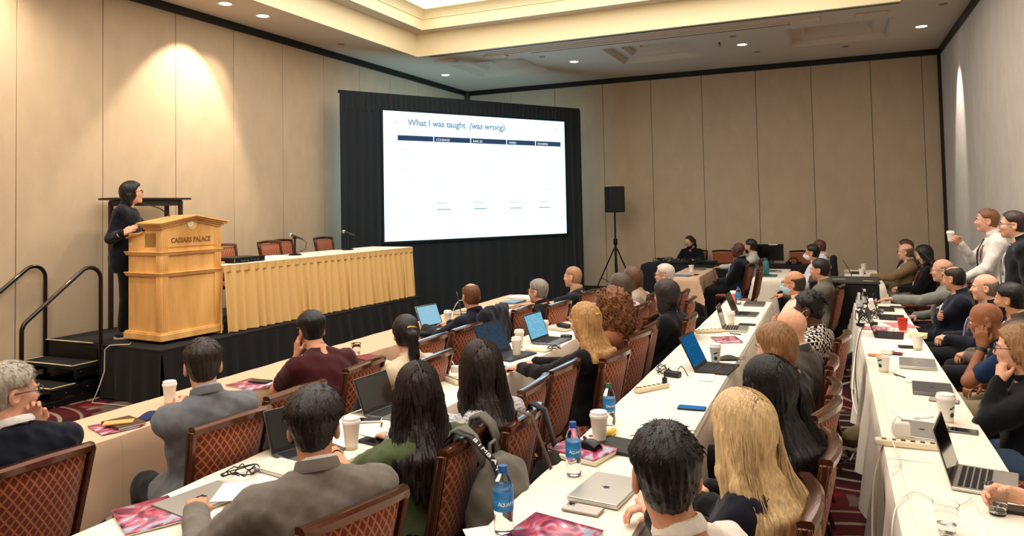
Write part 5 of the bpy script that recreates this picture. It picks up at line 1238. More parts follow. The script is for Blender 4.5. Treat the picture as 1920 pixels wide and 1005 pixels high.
person('bald man in a grey suit in the third row', (1485, 580, 1.23), 165, 145, 4, 3, 'light', ('none', (150, 130, 110)), ('jacket', (74, 70, 66)), arms=('lap', 'lap'), shirt=(220, 214, 206), bw=1.1, group=AUD, **MID, seat='behind the bald man in the grey suit', seat_rot=180)
person('person with black braided hair, white mask and patterned blouse', (1518, 550, 1.22), 165, 168, 6, 4, 'dark', ('braids', (18, 16, 17)), ('blouse', (222, 214, 204)), arms=('lap', 'lap'), mask=(222, 232, 240), kind='weave', group=AUD, **MID, seat='behind the person with braids and a patterned blouse', seat_rot=172)
person('balding man with blue mask and cream shirt', (1490, 508, 1.22), 175, 168, 0, 1, 'tan', ('fringe', (60, 42, 32)), ('shirt', (226, 206, 182)), arms=('lap', 'cross'), mask=(170, 206, 226), glasses=(60, 60, 60), bw=1.08, group=AUD, **MID, seat='behind the man with blue mask and cream shirt', seat_rot=178)
person('man in olive-grey suit with dark swept hair beyond the blue mask', (1538, 487, 1.22), 170, 165, 2, 3, 'tan', ('swept', (34, 28, 26)), ('jacket', (104, 104, 92)), arms=('lap', 'table'), shirt=(190, 190, 186), bw=1.05, group=AUD, **FAR, seat='seen edge-on beside the projector cart behind the grey suit', seat_rot=172)
# ---- fourth row by the right wall
def glass_in_hand(d): pass
cm_ = person('person in window-pane checked shirt reaching for a plastic cup, cropped by the right edge', (1.06, 3.05, 1.24), 172, 150, 4, 5, 'light', ('short', (60, 44, 34)), ('shirt', (226, 218, 212)), arms=('lap', ((0.12, 0.50, 0.80), (-0.1, 1, 0.05), (0.9, 0.1, 0.5), 0.75)), sleeve='rolled', kind='check', loc='w', group=AUD, **NEAR, seat='behind the checked-shirt arm at the right edge', seat_rot=180)
person('woman in black with round glasses resting her chin on her hand', (1912, 612, 1.22), 176, 170, 0, 7, 'light', ('half', (150, 112, 74)), ('sweater', (18, 18, 22)), arms=('chin', 'lap'), hairlen=0.2, glasses=(50, 40, 36), legs=(72, 92, 120), bw=0.9, group=AUD, **MID, seat='behind the woman in black with glasses at the right edge', seat_rot=180)
person('bald man in blue T-shirt leaning his cheek on his fist', (1850, 568, 1.20), 172, 172, 10, 22, 'brown', ('none', (60, 40, 30)), ('tshirt', (26, 46, 76)), arms=('cheek', 'lap'), sleeve='short', watch=-1, bw=1.12, group=AUD, legs=(168, 152, 122), shoes=(70, 52, 36), feet={1: ((0.12, 0.60, 0.48), (0.10, 1.12, 0.17))}, **MID, seat='behind the bald man in the blue T-shirt', seat_rot=180)
person('dark-haired bearded man in brown blazer at the right edge', (1895, 533, 1.22), 165, 150, 2, 4, 'tan', ('swept', (20, 18, 18)), ('jacket', (96, 84, 74)), arms=('lap', 'lap'), shirt=(222, 220, 216), beard=(40, 30, 26), group=AUD, **MID, seat='behind the dark-haired man at the right edge', seat_rot=176)
person('bald man in profile wearing a dark suit and tie', (1848, 514, 1.22), 178, 172, 0, 2, 'light', ('fringe', (120, 104, 92)), ('jacket', (26, 28, 40)), arms=('lap', 'lap'), shirt=(226, 226, 228), tie=(120, 130, 160), bw=1.08, group=AUD, **MID, seat='behind the bald man in profile in the dark suit', seat_rot=176)
person('man in navy suit with dark thinning hair and crossed arms', (1790, 500, 1.22), 175, 145, 6, 5, 'tan', ('thin', (40, 32, 28)), ('jacket', (24, 28, 44)), arms=('cross', 'cross'), feet={1: ((0.12, 0.58, 0.47), (0.10, 1.10, 0.14))}, shirt=(196, 210, 232), bw=1.12, group=AUD, **MID, seat='behind the dark-haired man in the navy suit', seat_rot=176)
person('bald man with glasses and grey sweater reaching over the table', (1768, 486, 1.26), 178, 170, 2, 7, 'ruddy', ('fringe', (130, 106, 86)), ('sweater', (126, 130, 122)), arms=(((-0.10, 0.60, 0.83), (0, 1, -0.1), (0, 0, 1), 0.3), 'lap'), glasses=(90, 60, 50), bw=1.08, group=AUD, **MID, seat='behind the bald man reaching for the cup', seat_rot=176)
person('woman in black with long dark hair looking down near the back wall', (1733, 461, 1.24), 178, 172, 22, 1, 'light', ('long', (34, 26, 26)), ('sweater', (16, 16, 20)), arms=('lap', 'lap'), hairlen=0.28, bw=0.9, legs=(120, 116, 104), lanyard=(190, 70, 60), group=AUD, **FAR, seat='behind the long-haired woman in black near the back wall', seat_rot=180)
person('man in tan blazer with glasses and receding hair', (1699, 457, 1.25), 178, 165, 2, 2, 'light', ('fringe', (110, 86, 66)), ('jacket', (128, 106, 78)), arms=('table', 'lap'), shirt=(226, 224, 220), glasses=(40, 36, 34), legs=(120, 114, 100), tie=(170, 150, 130), group=AUD, **FAR, seat='behind the man in the tan blazer', seat_rot=180)
person('brown-haired person in navy beyond the tan blazer', (1698, 450, 1.26), 178, 175, 0, 1, 'light', ('half', (84, 52, 36)), ('jacket', (26, 36, 62)), arms=('lap', 'lap'), glasses=(60, 40, 36), hairlen=0.15, group=AUD, **FAR, seat='behind the person in navy beyond the tan blazer', seat_rot=180)
# ---- far tables
person('bald man in black suit with pink and blue badge', (1385, 455, 1.26), 176, 165, -6, 1, 'dark', ('none', (30, 24, 22)), ('jacket', (16, 17, 24)), arms=('lap', 'lap'), glasses=(30, 28, 28), lanyard=(90, 160, 210), shirt=(120, 170, 210), bw=1.18, group=AUD, **FAR, seat='behind the man in the black suit with badge', seat_rot=172)
person('bearded dark-haired man in grey shirt beyond the black suit', (1408, 449, 1.26), 176, 160, 0, 1, 'tan', ('short', (34, 26, 24)), ('shirt', (186, 180, 172)), arms=('table_far', 'lap'), beard=(44, 32, 28), group=AUD, **FAR, seat='behind the bearded man in the grey shirt', seat_rot=176)
person('man with white mask and glasses in a white shirt', (1524, 459, 1.25), 178, 165, 0, 2, 'tan', ('short', (22, 19, 20)), ('shirt', (218, 216, 220)), arms=('lap', 'lap'), mask=(238, 236, 232), glasses=(30, 28, 28), group=AUD, **FAR, seat='behind the man with the white mask', seat_rot=178)
person('man with short reddish hair and lanyard in white shirt', (1537, 450, 1.26), 178, 165, 8, 2, 'light', ('buzz', (84, 52, 38)), ('shirt', (214, 218, 226)), arms=('lap', 'lap'), lanyard=(150, 50, 50), group=AUD, **FAR, seat='with a black cover, behind the second white shirt man', seat_rot=178)
person('ponytailed bearded technician in black behind the control table', (-2.68, 15.06, 1.24), 258, 236, 26, 16, 'light', ('pony', (40, 28, 24)), ('sweater', (18, 18, 24)), arms=('table', 'table'), glasses=(60, 50, 46), beard=(46, 32, 26), hairlen=0.12, loc='w', group='people at the back', **FAR, seat='behind the ponytailed technician at the control table', seat_rot=262)
# ---- standing
def phone_r(d):
    w = d['W'][-1]+np.array([0.02, 0.09, 0.02]); MB().box(w, (0.075, 0.15, 0.010), rotx(0.5)@roty(0.3)).build('phone_held', mat('phone_blue', (70, 90, 130), 0.2), d['t'], bevel=0.003)
wm = person('man in white shirt and dark tie standing by the wall, drinking', (1.48, 9.05, 1.775), 178, 176, -2, 2, 'ruddy', ('short', (128, 84, 58)), ('shirt', (226, 222, 214)), legs=(30, 32, 44), arms=(((-0.16, 0.34, 1.06), (0.2, 1, 0.1), (-0.3, 0, -1), 0.5), ((0.03, 0.32, 1.42), (-0.5, 0.6, 0.5), (0.6, 0.5, 0.3), 0.8)), stand=True, tie=(34, 26, 34), lanyard=(120, 40, 44), loc='w', group='people standing by the right wall', **MID)
person('man in dark suit with glasses and striped tie standing by the wall', (1.50, 7.95, 1.765), 172, 172, -2, 2, 'light', ('short', (54, 38, 30)), ('jacket', (28, 28, 34)), legs=(26, 26, 32), arms=('hang', 'hang'), stand=True, shirt=(232, 232, 232), tie=(120, 118, 124), glasses=(70, 64, 60), loc='w', group='people standing by the right wall', **MID)
person('speaker in dark blazer and black trousers standing behind the lectern', (-7.17, 5.80, SZ+1.71), 38, 44, -6, 1, 'light', ('medium', (18, 16, 17)), ('jacket', (20, 24, 36)), legs=(14, 14, 18), arms=(((-0.12, 0.40, 1.14), (0.3, 1, 0.3), (-0.5, 0.2, 0.6), 0.2), ('w', (-6.93, 5.50, SZ+1.15), (0.1, 1, 0.5), (0.8, -0.1, 0.4), 0.15, (0.15, -0.25, -1))), stand=True, bw=1.08, glasses=(120, 100, 84), loc='w', shoes=(52, 50, 52), collar=None, group='speaker', zbase=SZ, hs=1.02, **MID)
# ================================================================== things on the tables
ZT = TT+0.008
def rzl(a, b, c, d):
    p, q = at(a, b, ZT), at(c, d, ZT); return math.degrees(math.atan2(q[1]-p[1], q[0]-p[0]))-90
PAPERM = mat('paper', (240, 236, 226), 0.7)
CUPM = mat('cup_paper', (238, 232, 220), 0.6); LIDM = mat('cup_lid', (246, 244, 240), 0.35); SLEEVE = mat('cup_kraft', (214, 196, 160), 0.75); CUPG = mat('cup_green', (36, 74, 62), 0.6)
ALU = mat('aluminium', (200, 198, 192), 0.32, 0.75); ALUG = mat('aluminium_grey', (120, 120, 122), 0.34, 0.7); DARKP = mat('dark_plastic', (30, 30, 33), 0.4); KEYM = mat('keys', (22, 22, 25), 0.5); WHITEP = mat('white_plastic', (234, 230, 222), 0.4)
GLS = mat('phone_glass', (12, 13, 16), 0.08, spec=0.8); CLEARP = mat('clear_plastic', (250, 250, 250), 0.05, trans=1.0, ior=1.25, spec=0.5)
def cup(px, py, label, lid=True, h=0.115, r=0.040, m=CUPM, logo=None, loc=None, z=ZT, sleeve=False, group='disposable cups'):
    p = at(px, py, z) if loc is None else loc
    t = thing('paper_cup', label, 'cup', p, R_(20), group)
    b = MB().lathe([(0.0, 0.0), (r*0.70, 0.0), (r*0.70, 0.004), (r*0.98, h), (r*1.03, h+0.003), (r*0.98, h+0.004), (r*0.94, h-0.002), (r*0.66, 0.008), (0.0, 0.008)], 28).build('cup_body', m, t, smooth=40)
    MB().lathe([(r*0.705, 0.001), (r*0.735, 0.014)], 28).build('base_band', SLEEVE, b, smooth=60)
    if lid:
        MB().lathe([(r*1.05, h-0.004), (r*1.07, h+0.004), (r*1.02, h+0.010), (r*0.98, h+0.012), (r*0.95, h+0.022), (r*0.88, h+0.024), (r*0.84, h+0.019), (0.0, h+0.018)], 28).build('lid', LIDM, t, smooth=30)
    if sleeve:
        k0, k1 = 0.035, 0.09; rr = lambda zz: r*(0.70+0.28*zz/h)+0.0012
        MB().lathe([(rr(k0), k0), (rr(k1), k1)], 28).build('sleeve', SLEEVE, b, smooth=60)
    if logo is not None:
        a = logo; rr = r*0.86+0.0012
        def patch(a0, z0, w_, hh, m_, nm, sh='disc'):
            mb = MB(); vs = [(0, 0)]
            n = 16; pts = [(w_*cos(k*2*pi/n), hh*sin(k*2*pi/n)) for k in range(n)]; V = []
            for (u, v) in [(0, 0)]+pts:
                zz = z0+v; R0 = r*(0.70+0.28*zz/h)+0.0009; an = a0+u/R0; V.append((R0*cos(an), R0*sin(an), zz))
            mb.add(V, [(0, 1+i, 1+(i+1) % n) for i in range(n)]); mb.build(nm, m_, b)
        patch(a, 0.045, 0.013, 0.013, CUPG, 'print'); patch(a-0.2, 0.078, 0.009, 0.005, CUPG, 'print'); patch(a+0.2, 0.084, 0.009, 0.005, CUPG, 'print')
    return t
def bottle(px, py, label, h=0.222, r=0.033, cap=(30, 86, 160), lab=(36, 118, 176), txt=None, fill=0.4, z=ZT, loc=None):
    p = at(px, py, z) if loc is None else loc
    t = thing('water_bottle', label, 'bottle', p, 0, 'plastic water bottles')
    prof = [(0.0, 0.004), (r*0.5, 0.0), (r*0.92, 0.004), (r, 0.018), (r*0.98, 0.04), (r*0.93, 0.055), (r*0.98, 0.068), (r, 0.078), (r, 0.148), (r*0.97, 0.158), (r*0.80, 0.182), (r*0.50, 0.200), (r*0.40, 0.206), (r*0.40, h-0.008)]
    prof = [(a, b*h/0.222 if b < 0.21 else b) for a, b in prof]
    MB().lathe(prof, 28).build('bottle_body', CLEARP, t, smooth=50)
    pw = [(max(0, a-0.0012), b+0.0012) for a, b in prof if b < 0.222*fill*h/0.222+0.02]; wz = pw[-1][1]; pw = pw+[(0.0, wz)]
    MB().lathe(pw, 28).build('water', mat('water', (240, 246, 250), 0.0, trans=1.0, ior=1.33), t, smooth=50)
    k = h/0.222; lb = MB().lathe([(r+0.0008, 0.080*k), (r+0.0008, 0.146*k)], 28).build('bottle_label', mat('label_%d' % lab[1], lab, 0.4, var=0.45, vscale=(8, 8, 30), c2=(20, 56, 110)), t, smooth=60)
    MB().cyl((0, 0, h-0.016), (0, 0, h+0.004), r*0.45, r*0.43, 20).build('cap', mat('cap_%d_%d_%d' % cap, cap, 0.4), t, smooth=30)
    MB().lathe([(r*0.41, h-0.02), (r*0.50, h-0.02), (r*0.50, h-0.017), (r*0.41, h-0.017)], 20).build('neck_ring', mat('cap_%d_%d_%d' % cap, cap, 0.4), t, smooth=30)
    if txt:
        for i, c in enumerate(txt):
            an = math.atan2(-p[1], -p[0])-0.55+0.30*i; rr = r+0.0012
            text('lettering', c, 0.0165 if i else 0.021, mat('label_white', (240, 244, 248), 0.5), lb, (rr*cos(an), rr*sin(an), 0.100*k), (pi/2, 0, an+pi/2), 0.0002)
    return t
def apple_logo(mb, c, s, z):
    n = 24; V = []
    for k in range(n):
        a = 2*pi*k/n; rr = s*(1-0.10*cos(2*a)*0.3); x = rr*cos(a); y = rr*0.95*sin(a)-0.12*s*max(0, sin(a))**8
        if x > 0.45*s and abs(y-0.1*s) < 0.35*s: x -= 0.35*s*(1-abs(y-0.1*s)/(0.35*s))
        V.append((c[0]+x, c[1]+y, z))
    mb.add(V, [tuple(range(n))]); mb.add([(c[0]-0.02*s, c[1]+1.05*s, z), (c[0]+0.35*s, c[1]+1.15*s, z), (c[0]+0.40*s, c[1]+1.6*s, z), (c[0]+0.05*s, c[1]+1.4*s, z)], [(0, 1, 2, 3)])
def screen_mat(name, c, c2, s=1.0):
    if name in _M: return _M[name]
    m = bpy.data.materials.new(name); m.use_nodes = True; _M[name] = m; nt = m.node_tree; nt.nodes.clear(); N = nt.nodes.new; L = nt.links.new
    e = N('ShaderNodeEmission'); o = N('ShaderNodeOutputMaterial'); tc = N('ShaderNodeTexCoord'); br = N('ShaderNodeTexBrick'); mp = N('ShaderNodeMapping'); mp.inputs['Scale'].default_value = (14, 14, 14)
    mp.inputs['Rotation'].default_value = (pi/2, 0, 0)
    L(tc.outputs['Object'], mp.inputs[0]); L(mp.outputs[0], br.inputs['Vector']); br.inputs['Color1'].default_value = lin(c); br.inputs['Color2'].default_value = lin(c2); br.inputs['Mortar'].default_value = lin(c); br.inputs['Mortar Size'].default_value = 0.06
    br.inputs['Scale'].default_value = 1.0; br.inputs['Bias'].default_value = -0.5
    L(br.outputs['Color'], e.inputs[0]); e.inputs[1].default_value = s; L(e.outputs[0], o.inputs[0]); return m
SCR = {'slide': screen_mat('screen_slide', (150, 200, 222), (170, 214, 232), 0.9), 'blue': screen_mat('screen_blue', (28, 92, 140), (60, 130, 176), 0.8), 'dark': screen_mat('screen_dark', (62, 78, 92), (40, 50, 62), 0.7), 'desk': screen_mat('screen_desk', (120, 190, 220), (200, 230, 240), 0.85), 'off': None}
def laptop(px, py, label, rz=90, w=0.31, d=0.215, ang=110, body=ALU, scr='off', logo=None, closed=False, keys=True, loc=None, bez=DARKP, z=ZT, group='laptops', kick=False, hb=0.012):
    p = at(px, py, z) if loc is None else loc
    t = thing('laptop', label, 'laptop', p, R_(rz), group)
    base = MB().box((0, 0, hb/2), (w, d, hb)).build('base', body, t, bevel=0.003)
    if closed:
        lid = MB().box((0, 0, hb+0.0035), (w, d, 0.006)).build('lid', body, t, bevel=0.0025)
        lz = hb+0.0069
        if logo == 'apple': mb = MB(); apple_logo(mb, (0, 0), 0.014, lz); mb.build('logo', mat('logo_dark', (70, 76, 90), 0.2, 0.5), lid)
        elif logo == 'squares':
            for a in (-1, 1):
                for b in (-1, 1): MB().box((a*0.009, b*0.009, lz), (0.015, 0.015, 0.0006)).build('logo', mat('logo_dark', (70, 76, 90), 0.2, 0.5), lid)
        elif logo: text('logo', logo, 0.02, mat('logo_dark', (70, 76, 90), 0.2, 0.5), lid, (0, -0.008, lz), (0, 0, pi), 0.0003, 'CENTER')
        return t
    if keys:
        for rr in range(5):
            y = d*(0.36-0.105*rr); 
            mb = MB(); nk = 13
            for k in range(nk):
                if rr == 4 and 3 <= k <= 8:
                    if k == 3: mb.box((0.0-w*0.03, y, hb+0.0012), (w*0.40, d*0.078, 0.0016))
                    continue
                mb.box((w*(-0.43+0.86*(k+0.5)/nk), y, hb+0.0012), (w*0.86/nk*0.84, d*0.078, 0.0016))
            o_ = mb.build('key_row', KEYM if body is not DARKP else mat('keys_grey', (52, 52, 56), 0.5), base); o_['kind'] = 'stuff'
        MB().box((0, -d*0.31, hb+0.0004), (w*0.36, d*0.30, 0.001)).build('touchpad', body if body is not DARKP else mat('pad_dark', (40, 40, 44), 0.35), base)
    # lid: hinge at +y edge
    a = R_(ang-90); M = rotx(-a); L_ = d*1.02; c = np.array([0, d/2-0.004, hb])
    lid = MB().box(c+M@np.array([0, 0.0025, L_/2]), (w, 0.005, L_), M).build('lid', body, t, bevel=0.002)
    MB().box(c+M@np.array([0, -0.0008, L_/2]), (w-0.004, 0.0016, L_-0.004), M).build('bezel', bez, lid)
    sm = SCR[scr] or GLS
    so = MB().box((0, 0, 0), (w*0.92, 0.0008, L_*0.86)).build('display', sm, lid); so.location = tuple(c+M@np.array([0, -0.0022, L_*0.52])); so.rotation_euler = (-a, 0, 0)
    if logo == 'apple':
        mb = MB(); apple_logo(mb, (0, 0), 0.014, 0); o_ = mb.build('logo', mat('logo_dark', (70, 76, 90), 0.2, 0.5), lid); o_.location = tuple(c+M@np.array([0, 0.0056, L_*0.5])); o_.rotation_euler = (pi/2-a, 0, pi)
    if kick: 
        q = c+M@np.array([0, 0.004, L_*0.55]); e = np.array([0, d/2+0.105, 0.002]); x0 = w*0.46
        MB().add([(-x0, *q[1:]), (x0, *q[1:]), (x0, *e[1:]), (-x0, *e[1:]), (-x0, q[1]+0.004, q[2]), (x0, q[1]+0.004, q[2]), (x0, e[1]+0.004, e[2]), (-x0, e[1]+0.004, e[2])], [(0, 1, 2, 3), (7, 6, 5, 4), (0, 4, 5, 1), (2, 6, 7, 3), (1, 5, 6, 2), (0, 3, 7, 4)]).build('kickstand', ALUG, t)
    return t
def phone(px, py, label, rz=90, w=0.074, d=0.150, m=DARKP, face=GLS, loc=None, z=ZT, group='phones', cam=False, lit=None):
    p = at(px, py, z) if loc is None else loc
    t = thing('phone', label, 'phone', p, R_(rz), group)
    MB().box((0, 0, 0.0042), (w, d, 0.0084)).build('case', m, t, bevel=0.003)
    f_ = MB().box((0, 0, 0.0087), (w-0.006, d-0.006, 0.0012)).build('face', lit or face, t, bevel=0.0005)
    if cam:
        cb = MB().box((w*0.22, d*0.36, 0.0096), (0.030, 0.030, 0.0018)).build('camera_bump', m, t, bevel=0.0008)
        for a, b in ((0.2, -0.4), (0.2, 0.4), (-0.3, 0)): MB().cyl((w*0.22+a*0.02, d*0.36+b*0.016, 0.0104), (w*0.22+a*0.02, d*0.36+b*0.016, 0.0116), 0.006, n=12).build('lens', GLS, cb)
    return t
def flat(name, px, py, label, w, d, h, m, rz=90, cat='paper', group=None, loc=None, z=ZT, bevel=0.0):
    p = at(px, py, z) if loc is None else loc
    o = MB().box((0, 0, h/2), (w, d, h)).build(name, m, bevel=bevel); o.location = p; o.rotation_euler = (0, 0, R_(rz)); return tag(o, label, cat, group)
def cover_mat(name='brochure_cover'):
    if name in _M: return _M[name]
    m = mat(name, (150, 90, 120), 0.3, coat=0.3); nt = m.node_tree; N = nt.nodes.new; L = nt.links.new; b = nt.nodes['Principled BSDF']
    tc = N('ShaderNodeTexCoord'); n = N('ShaderNodeTexNoise'); n.inputs['Scale'].default_value = 9; n.inputs['Distortion'].default_value = 1.5; cr = N('ShaderNodeValToRGB')
    L(tc.outputs['Object'], n.inputs['Vector']); L(n.outputs['Fac'], cr.inputs[0]); L(cr.outputs[0], b.inputs['Base Color'])
    e = cr.color_ramp.elements; e[0].position = 0.33; e[0].color = lin((52, 42, 74)); e[1].position = 0.72; e[1].color = lin((224, 150, 160))
    for pos, c in ((0.44, (150, 58, 96)), (0.53, (214, 100, 120)), (0.60, (150, 190, 222))): k = e.new(pos); k.color = lin(c)
    return m
def brochure(px, py, label, rz=90, w=0.21, d=0.29, tt='2023', group='conference brochures'):
    t = thing('brochure', label, 'brochure', at(px, py, ZT), R_(rz), group)
    MB().box((0, 0, 0.0025), (w-0.004, d-0.004, 0.005)).build('pages', PAPERM, t)
    cv = MB().grid(lambda u, v: ((u-0.5)*w, (v-0.5)*d, 0.006+0.006*u*u), 8, 2).build('cover', cover_mat(), t, smooth=60, thick=0.0012)
    return t
def strip(px, py, label, rz, ln=0.30, w=0.05, n=6, loc=None, plug=None):
    p = at(px, py, ZT) if loc is None else loc
    t = thing('power_strip', label, 'power strip', p, R_(rz), 'power strips')
    b = MB().box((0, 0, 0.014), (w, ln, 0.028)).build('housing', mat('strip_ivory', (230, 216, 186), 0.45), t, bevel=0.006)
    for k in range(n): MB().box((0, ln*(-0.36+0.72*k/(n-1)), 0.0285), (0.026, 0.020, 0.001)).build('socket', mat('socket_dark', (70, 56, 44), 0.5), b)
    MB().box((0, ln*0.46, 0.0295), (0.018, 0.012, 0.004)).build('switch', mat('switch_red', (170, 50, 40), 0.4), b)
    if plug is not None: MB().box((0, ln*plug, 0.045), (0.024, 0.024, 0.034)).cyl((0, ln*plug, 0.06), (0, ln*plug, 0.085), 0.006, 0.004).build('plug', DARKP, t, bevel=0.002)
    return t
def cable(label, pts, r=0.003, m=None, name='cable'):
    # smooth the polyline
    P = [np.array(p, float) for p in pts]; Q = []
    for i in range(len(P)-1):
        p0, p1, p2, p3 = P[max(0, i-1)], P[i], P[i+1], P[min(len(P)-1, i+2)]
        for k in range(6):
            s = k/6; Q.append(0.5*((2*p1)+(-p0+p2)*s+(2*p0-5*p1+4*p2-p3)*s*s+(-p0+3*p1-3*p2+p3)*s**3))
    Q.append(P[-1]); o = MB().tube(Q, r, 6).build(name, m or DARKP, smooth=60); return tag(o, label, 'cable')
def tangle(label, px, py, rad, turns, m, r=0.0028, seed=1, z=ZT, h=0.03):
    c = at(px, py, z); rnd = random.Random(seed); pts = []
    for i in range(turns*10):
        a = i*0.63+rnd.uniform(-.2, .2); rr = rad*rnd.uniform(0.35, 1.0); pts.append((c[0]+rr*cos(a), c[1]+rr*1.5*sin(a), c[2]+0.004+rnd.random()*h))
    return cable(label, pts, r, m)
def pen(px, py, label, rz, c=(30, 30, 34)):
    t = thing('pen', label, 'pen', at(px, py, ZT), R_(rz), 'pens'); m = mat('pen_%d_%d_%d' % c, c, 0.3)
    MB().cyl((0, -0.06, 0.005), (0, 0.05, 0.005), 0.0048, n=10).build('barrel', m, t, smooth=40); MB().cyl((0, 0.05, 0.005), (0, 0.068, 0.005), 0.0045, 0.001, 10).build('tip', mat('steel', (190, 186, 178), 0.3, 0.9), t, smooth=40)
    MB().box((0, -0.045, 0.011), (0.003, 0.035, 0.002)).build('clip', mat('steel', (190, 186, 178), 0.3, 0.9), t); return t
def plastic_cup(px, py, label, loc=None, h=0.10, r=0.040, water=0.035):
    p = at(px, py, ZT) if loc is None else loc
    t = thing('plastic_cup', label, 'cup', p, 0, 'clear plastic cups')
    MB().lathe([(0.0, 0.002), (r*0.68, 0.0), (r*0.70, 0.004), (r, h), (r*1.05, h+0.003), (r*1.0, h+0.004), (r*0.965, h-0.002), (r*0.67, 0.006), (0.0, 0.005)], 28).build('cup_wall', CLEARP, t, smooth=40)
    MB().lathe([(0.0, 0.007), (r*0.665, 0.0075), (r*(0.665+0.28*water/h), water), (0.0, water)], 28).build('water', mat('water', (240, 246, 250), 0.0, trans=1.0, ior=1.33), t, smooth=40); return t
def notebook(px, py, label, rz, w, d, c=(30, 32, 30), h=0.014, pages=True, z=ZT):
    t = thing('notebook', label, 'notebook', at(px, py, z), R_(rz), 'notebooks'); m = mat('nb_%d_%d_%d' % c, c, 0.5, bump=0.2, bscale=300)
    MB().box((0, 0, h/2), (w-0.006, d-0.006, h-0.004)).build('pages', PAPERM, t); MB().box((0, 0, h-0.001), (w, d, 0.002)).build('cover', m, t); MB().box((0, 0, 0.001), (w, d, 0.002)).build('cover', m, t); MB().box((-w/2+0.001, 0, h/2), (0.002, d, h)).build('spine', m, t); return t
def mask_item(px, py, label, c, rz=0):
    t = thing('face_mask', label, 'face mask', at(px, py, ZT), R_(rz), 'masks on tables')
    MB().grid(lambda u, v: ((u-0.5)*0.16, (v-0.5)*0.085, 0.006+0.028*sin(pi*u)*sin(pi*v)+0.002*sin(v*20)), 12, 8).build('mask_panel', mat('maskc_%d_%d_%d' % c, c, 0.8), t, smooth=60, thick=0.002)
    for s_ in (-1, 1): MB().tube([(s_*0.08, 0.038, 0.006), (s_*0.115, 0.03, 0.012), (s_*0.125, 0.0, 0.016), (s_*0.112, -0.03, 0.010), (s_*0.08, -0.038, 0.006)], 0.0018, 5).build('ear_loop', mat('maskc_%d_%d_%d' % c, c, 0.8), t, smooth=60)
    return t
def specs(px, py, label, rz=0):
    mb = MB()
    for s_ in (-1, 1):
        mb.tube([(s_*0.033+0.024*cos(a), 0.0, 0.022+0.019*sin(a)) for a in np.linspace(0, 2*pi, 13)], 0.0018, 5, False); mb.tube([(s_*0.057, 0, 0.028), (s_*0.06, 0.07, 0.024), (s_*0.05, 0.13, 0.006)], 0.0018, 5)
    mb.tube([(-0.01, 0, 0.026), (0, 0, 0.030), (0.01, 0, 0.026)], 0.0018, 5); o = mb.build('eyeglasses', DARKP, smooth=60); o.location = at(px, py, ZT); o.rotation_euler = (0, 0, R_(rz)); return tag(o, label, 'eyeglasses')

# ---------------- front row
flat('loose_papers', 215, 800, 'pink printed papers under the brown notebook on the front table', 0.20, 0.24, 0.004, cover_mat(), 70)
notebook(232, 795, 'brown leather notebook lying near the grey blazer man', 75, 0.15, 0.21, (86, 56, 36), z=ZT+0.005)
phone(222, 791, 'tan-cased phone lying on the brown notebook', rzl(200, 795, 250, 790), m=mat('tan_case', (206, 160, 92), 0.5), face=mat('tan_back', (214, 172, 104), 0.4), loc=(*at(222, 793, ZT+0.02)[:2], ZT+0.019))
mask_item(281, 782, 'navy cloth face mask on the front table', (30, 44, 84), 100)
cup(318, 757, 'lidded white coffee cup held by the man in the grey blazer', sleeve=False)
brochure(472, 722, 'pink conference brochure under a phone on the front table', 80)
phone(488, 716, 'black phone lying on the pink brochure of the front table', rzl(470, 714, 508, 717), loc=(*at(488, 716, ZT+0.012)[:2], ZT+0.013))
flat('paper_napkin', 562, 722, 'crumpled white napkin on the front table', 0.10, 0.09, 0.012, PAPERM, 30, 'napkin')
plastic_cup(668, 668, 'clear plastic cup on the front table beyond the maroon shirt')
flat('tablet_folder', 690, 672, 'dark red folio case on the front table', 0.16, 0.22, 0.012, mat('red_folio', (120, 40, 36), 0.5), 70, 'folio', bevel=0.002)
flat('black_pouch', 790, 628, 'flat black pouch beside the silver laptop on the front table', 0.20, 0.15, 0.03, BLK, 30, 'pouch', bevel=0.01)
laptop(826, 616, 'silver laptop with pale blue screen on the front table', 78, scr='slide', ang=112)
cup(840, 608, 'lidded coffee cup behind the silver laptop on the front table')
flat('computer_mouse', 862, 603, 'black computer mouse by the thinning-haired man', 0.06, 0.10, 0.03, DARKP, 80, 'mouse', bevel=0.012)
laptop(882, 588, 'dark laptop edge-on with striped screen before the navy jacket man', 120, scr='desk', ang=100, body=DARKP)
cable('white charging cable looping over the front table', [(*at(848, 598, ZT)[:2], ZT+0.004), (*at(850, 590, ZT)[:2], ZT+0.05), (*at(862, 578, ZT)[:2], ZT+0.09), (*at(875, 577, ZT)[:2], ZT+0.06), (*at(880, 585, ZT)[:2], ZT+0.004)], 0.004, WHITEP)
strip(868, 590, 'ivory power strip on the front table by the navy jacket man', 80, 0.26)
flat('loose_papers', 930, 583, 'white papers spread on the front table', 0.30, 0.42, 0.004, PAPERM, 85)
laptop(962, 567, 'closed grey laptop near the far end of the front table', 86, closed=True, body=ALUG)
flat('loose_papers', 985, 558, 'stack of white papers at the far end of the front table', 0.28, 0.40, 0.014, PAPERM, 80)
phone(967, 578, 'phone propped upright on the front table', 100, loc=(*at(967, 584, ZT)[:2], ZT))
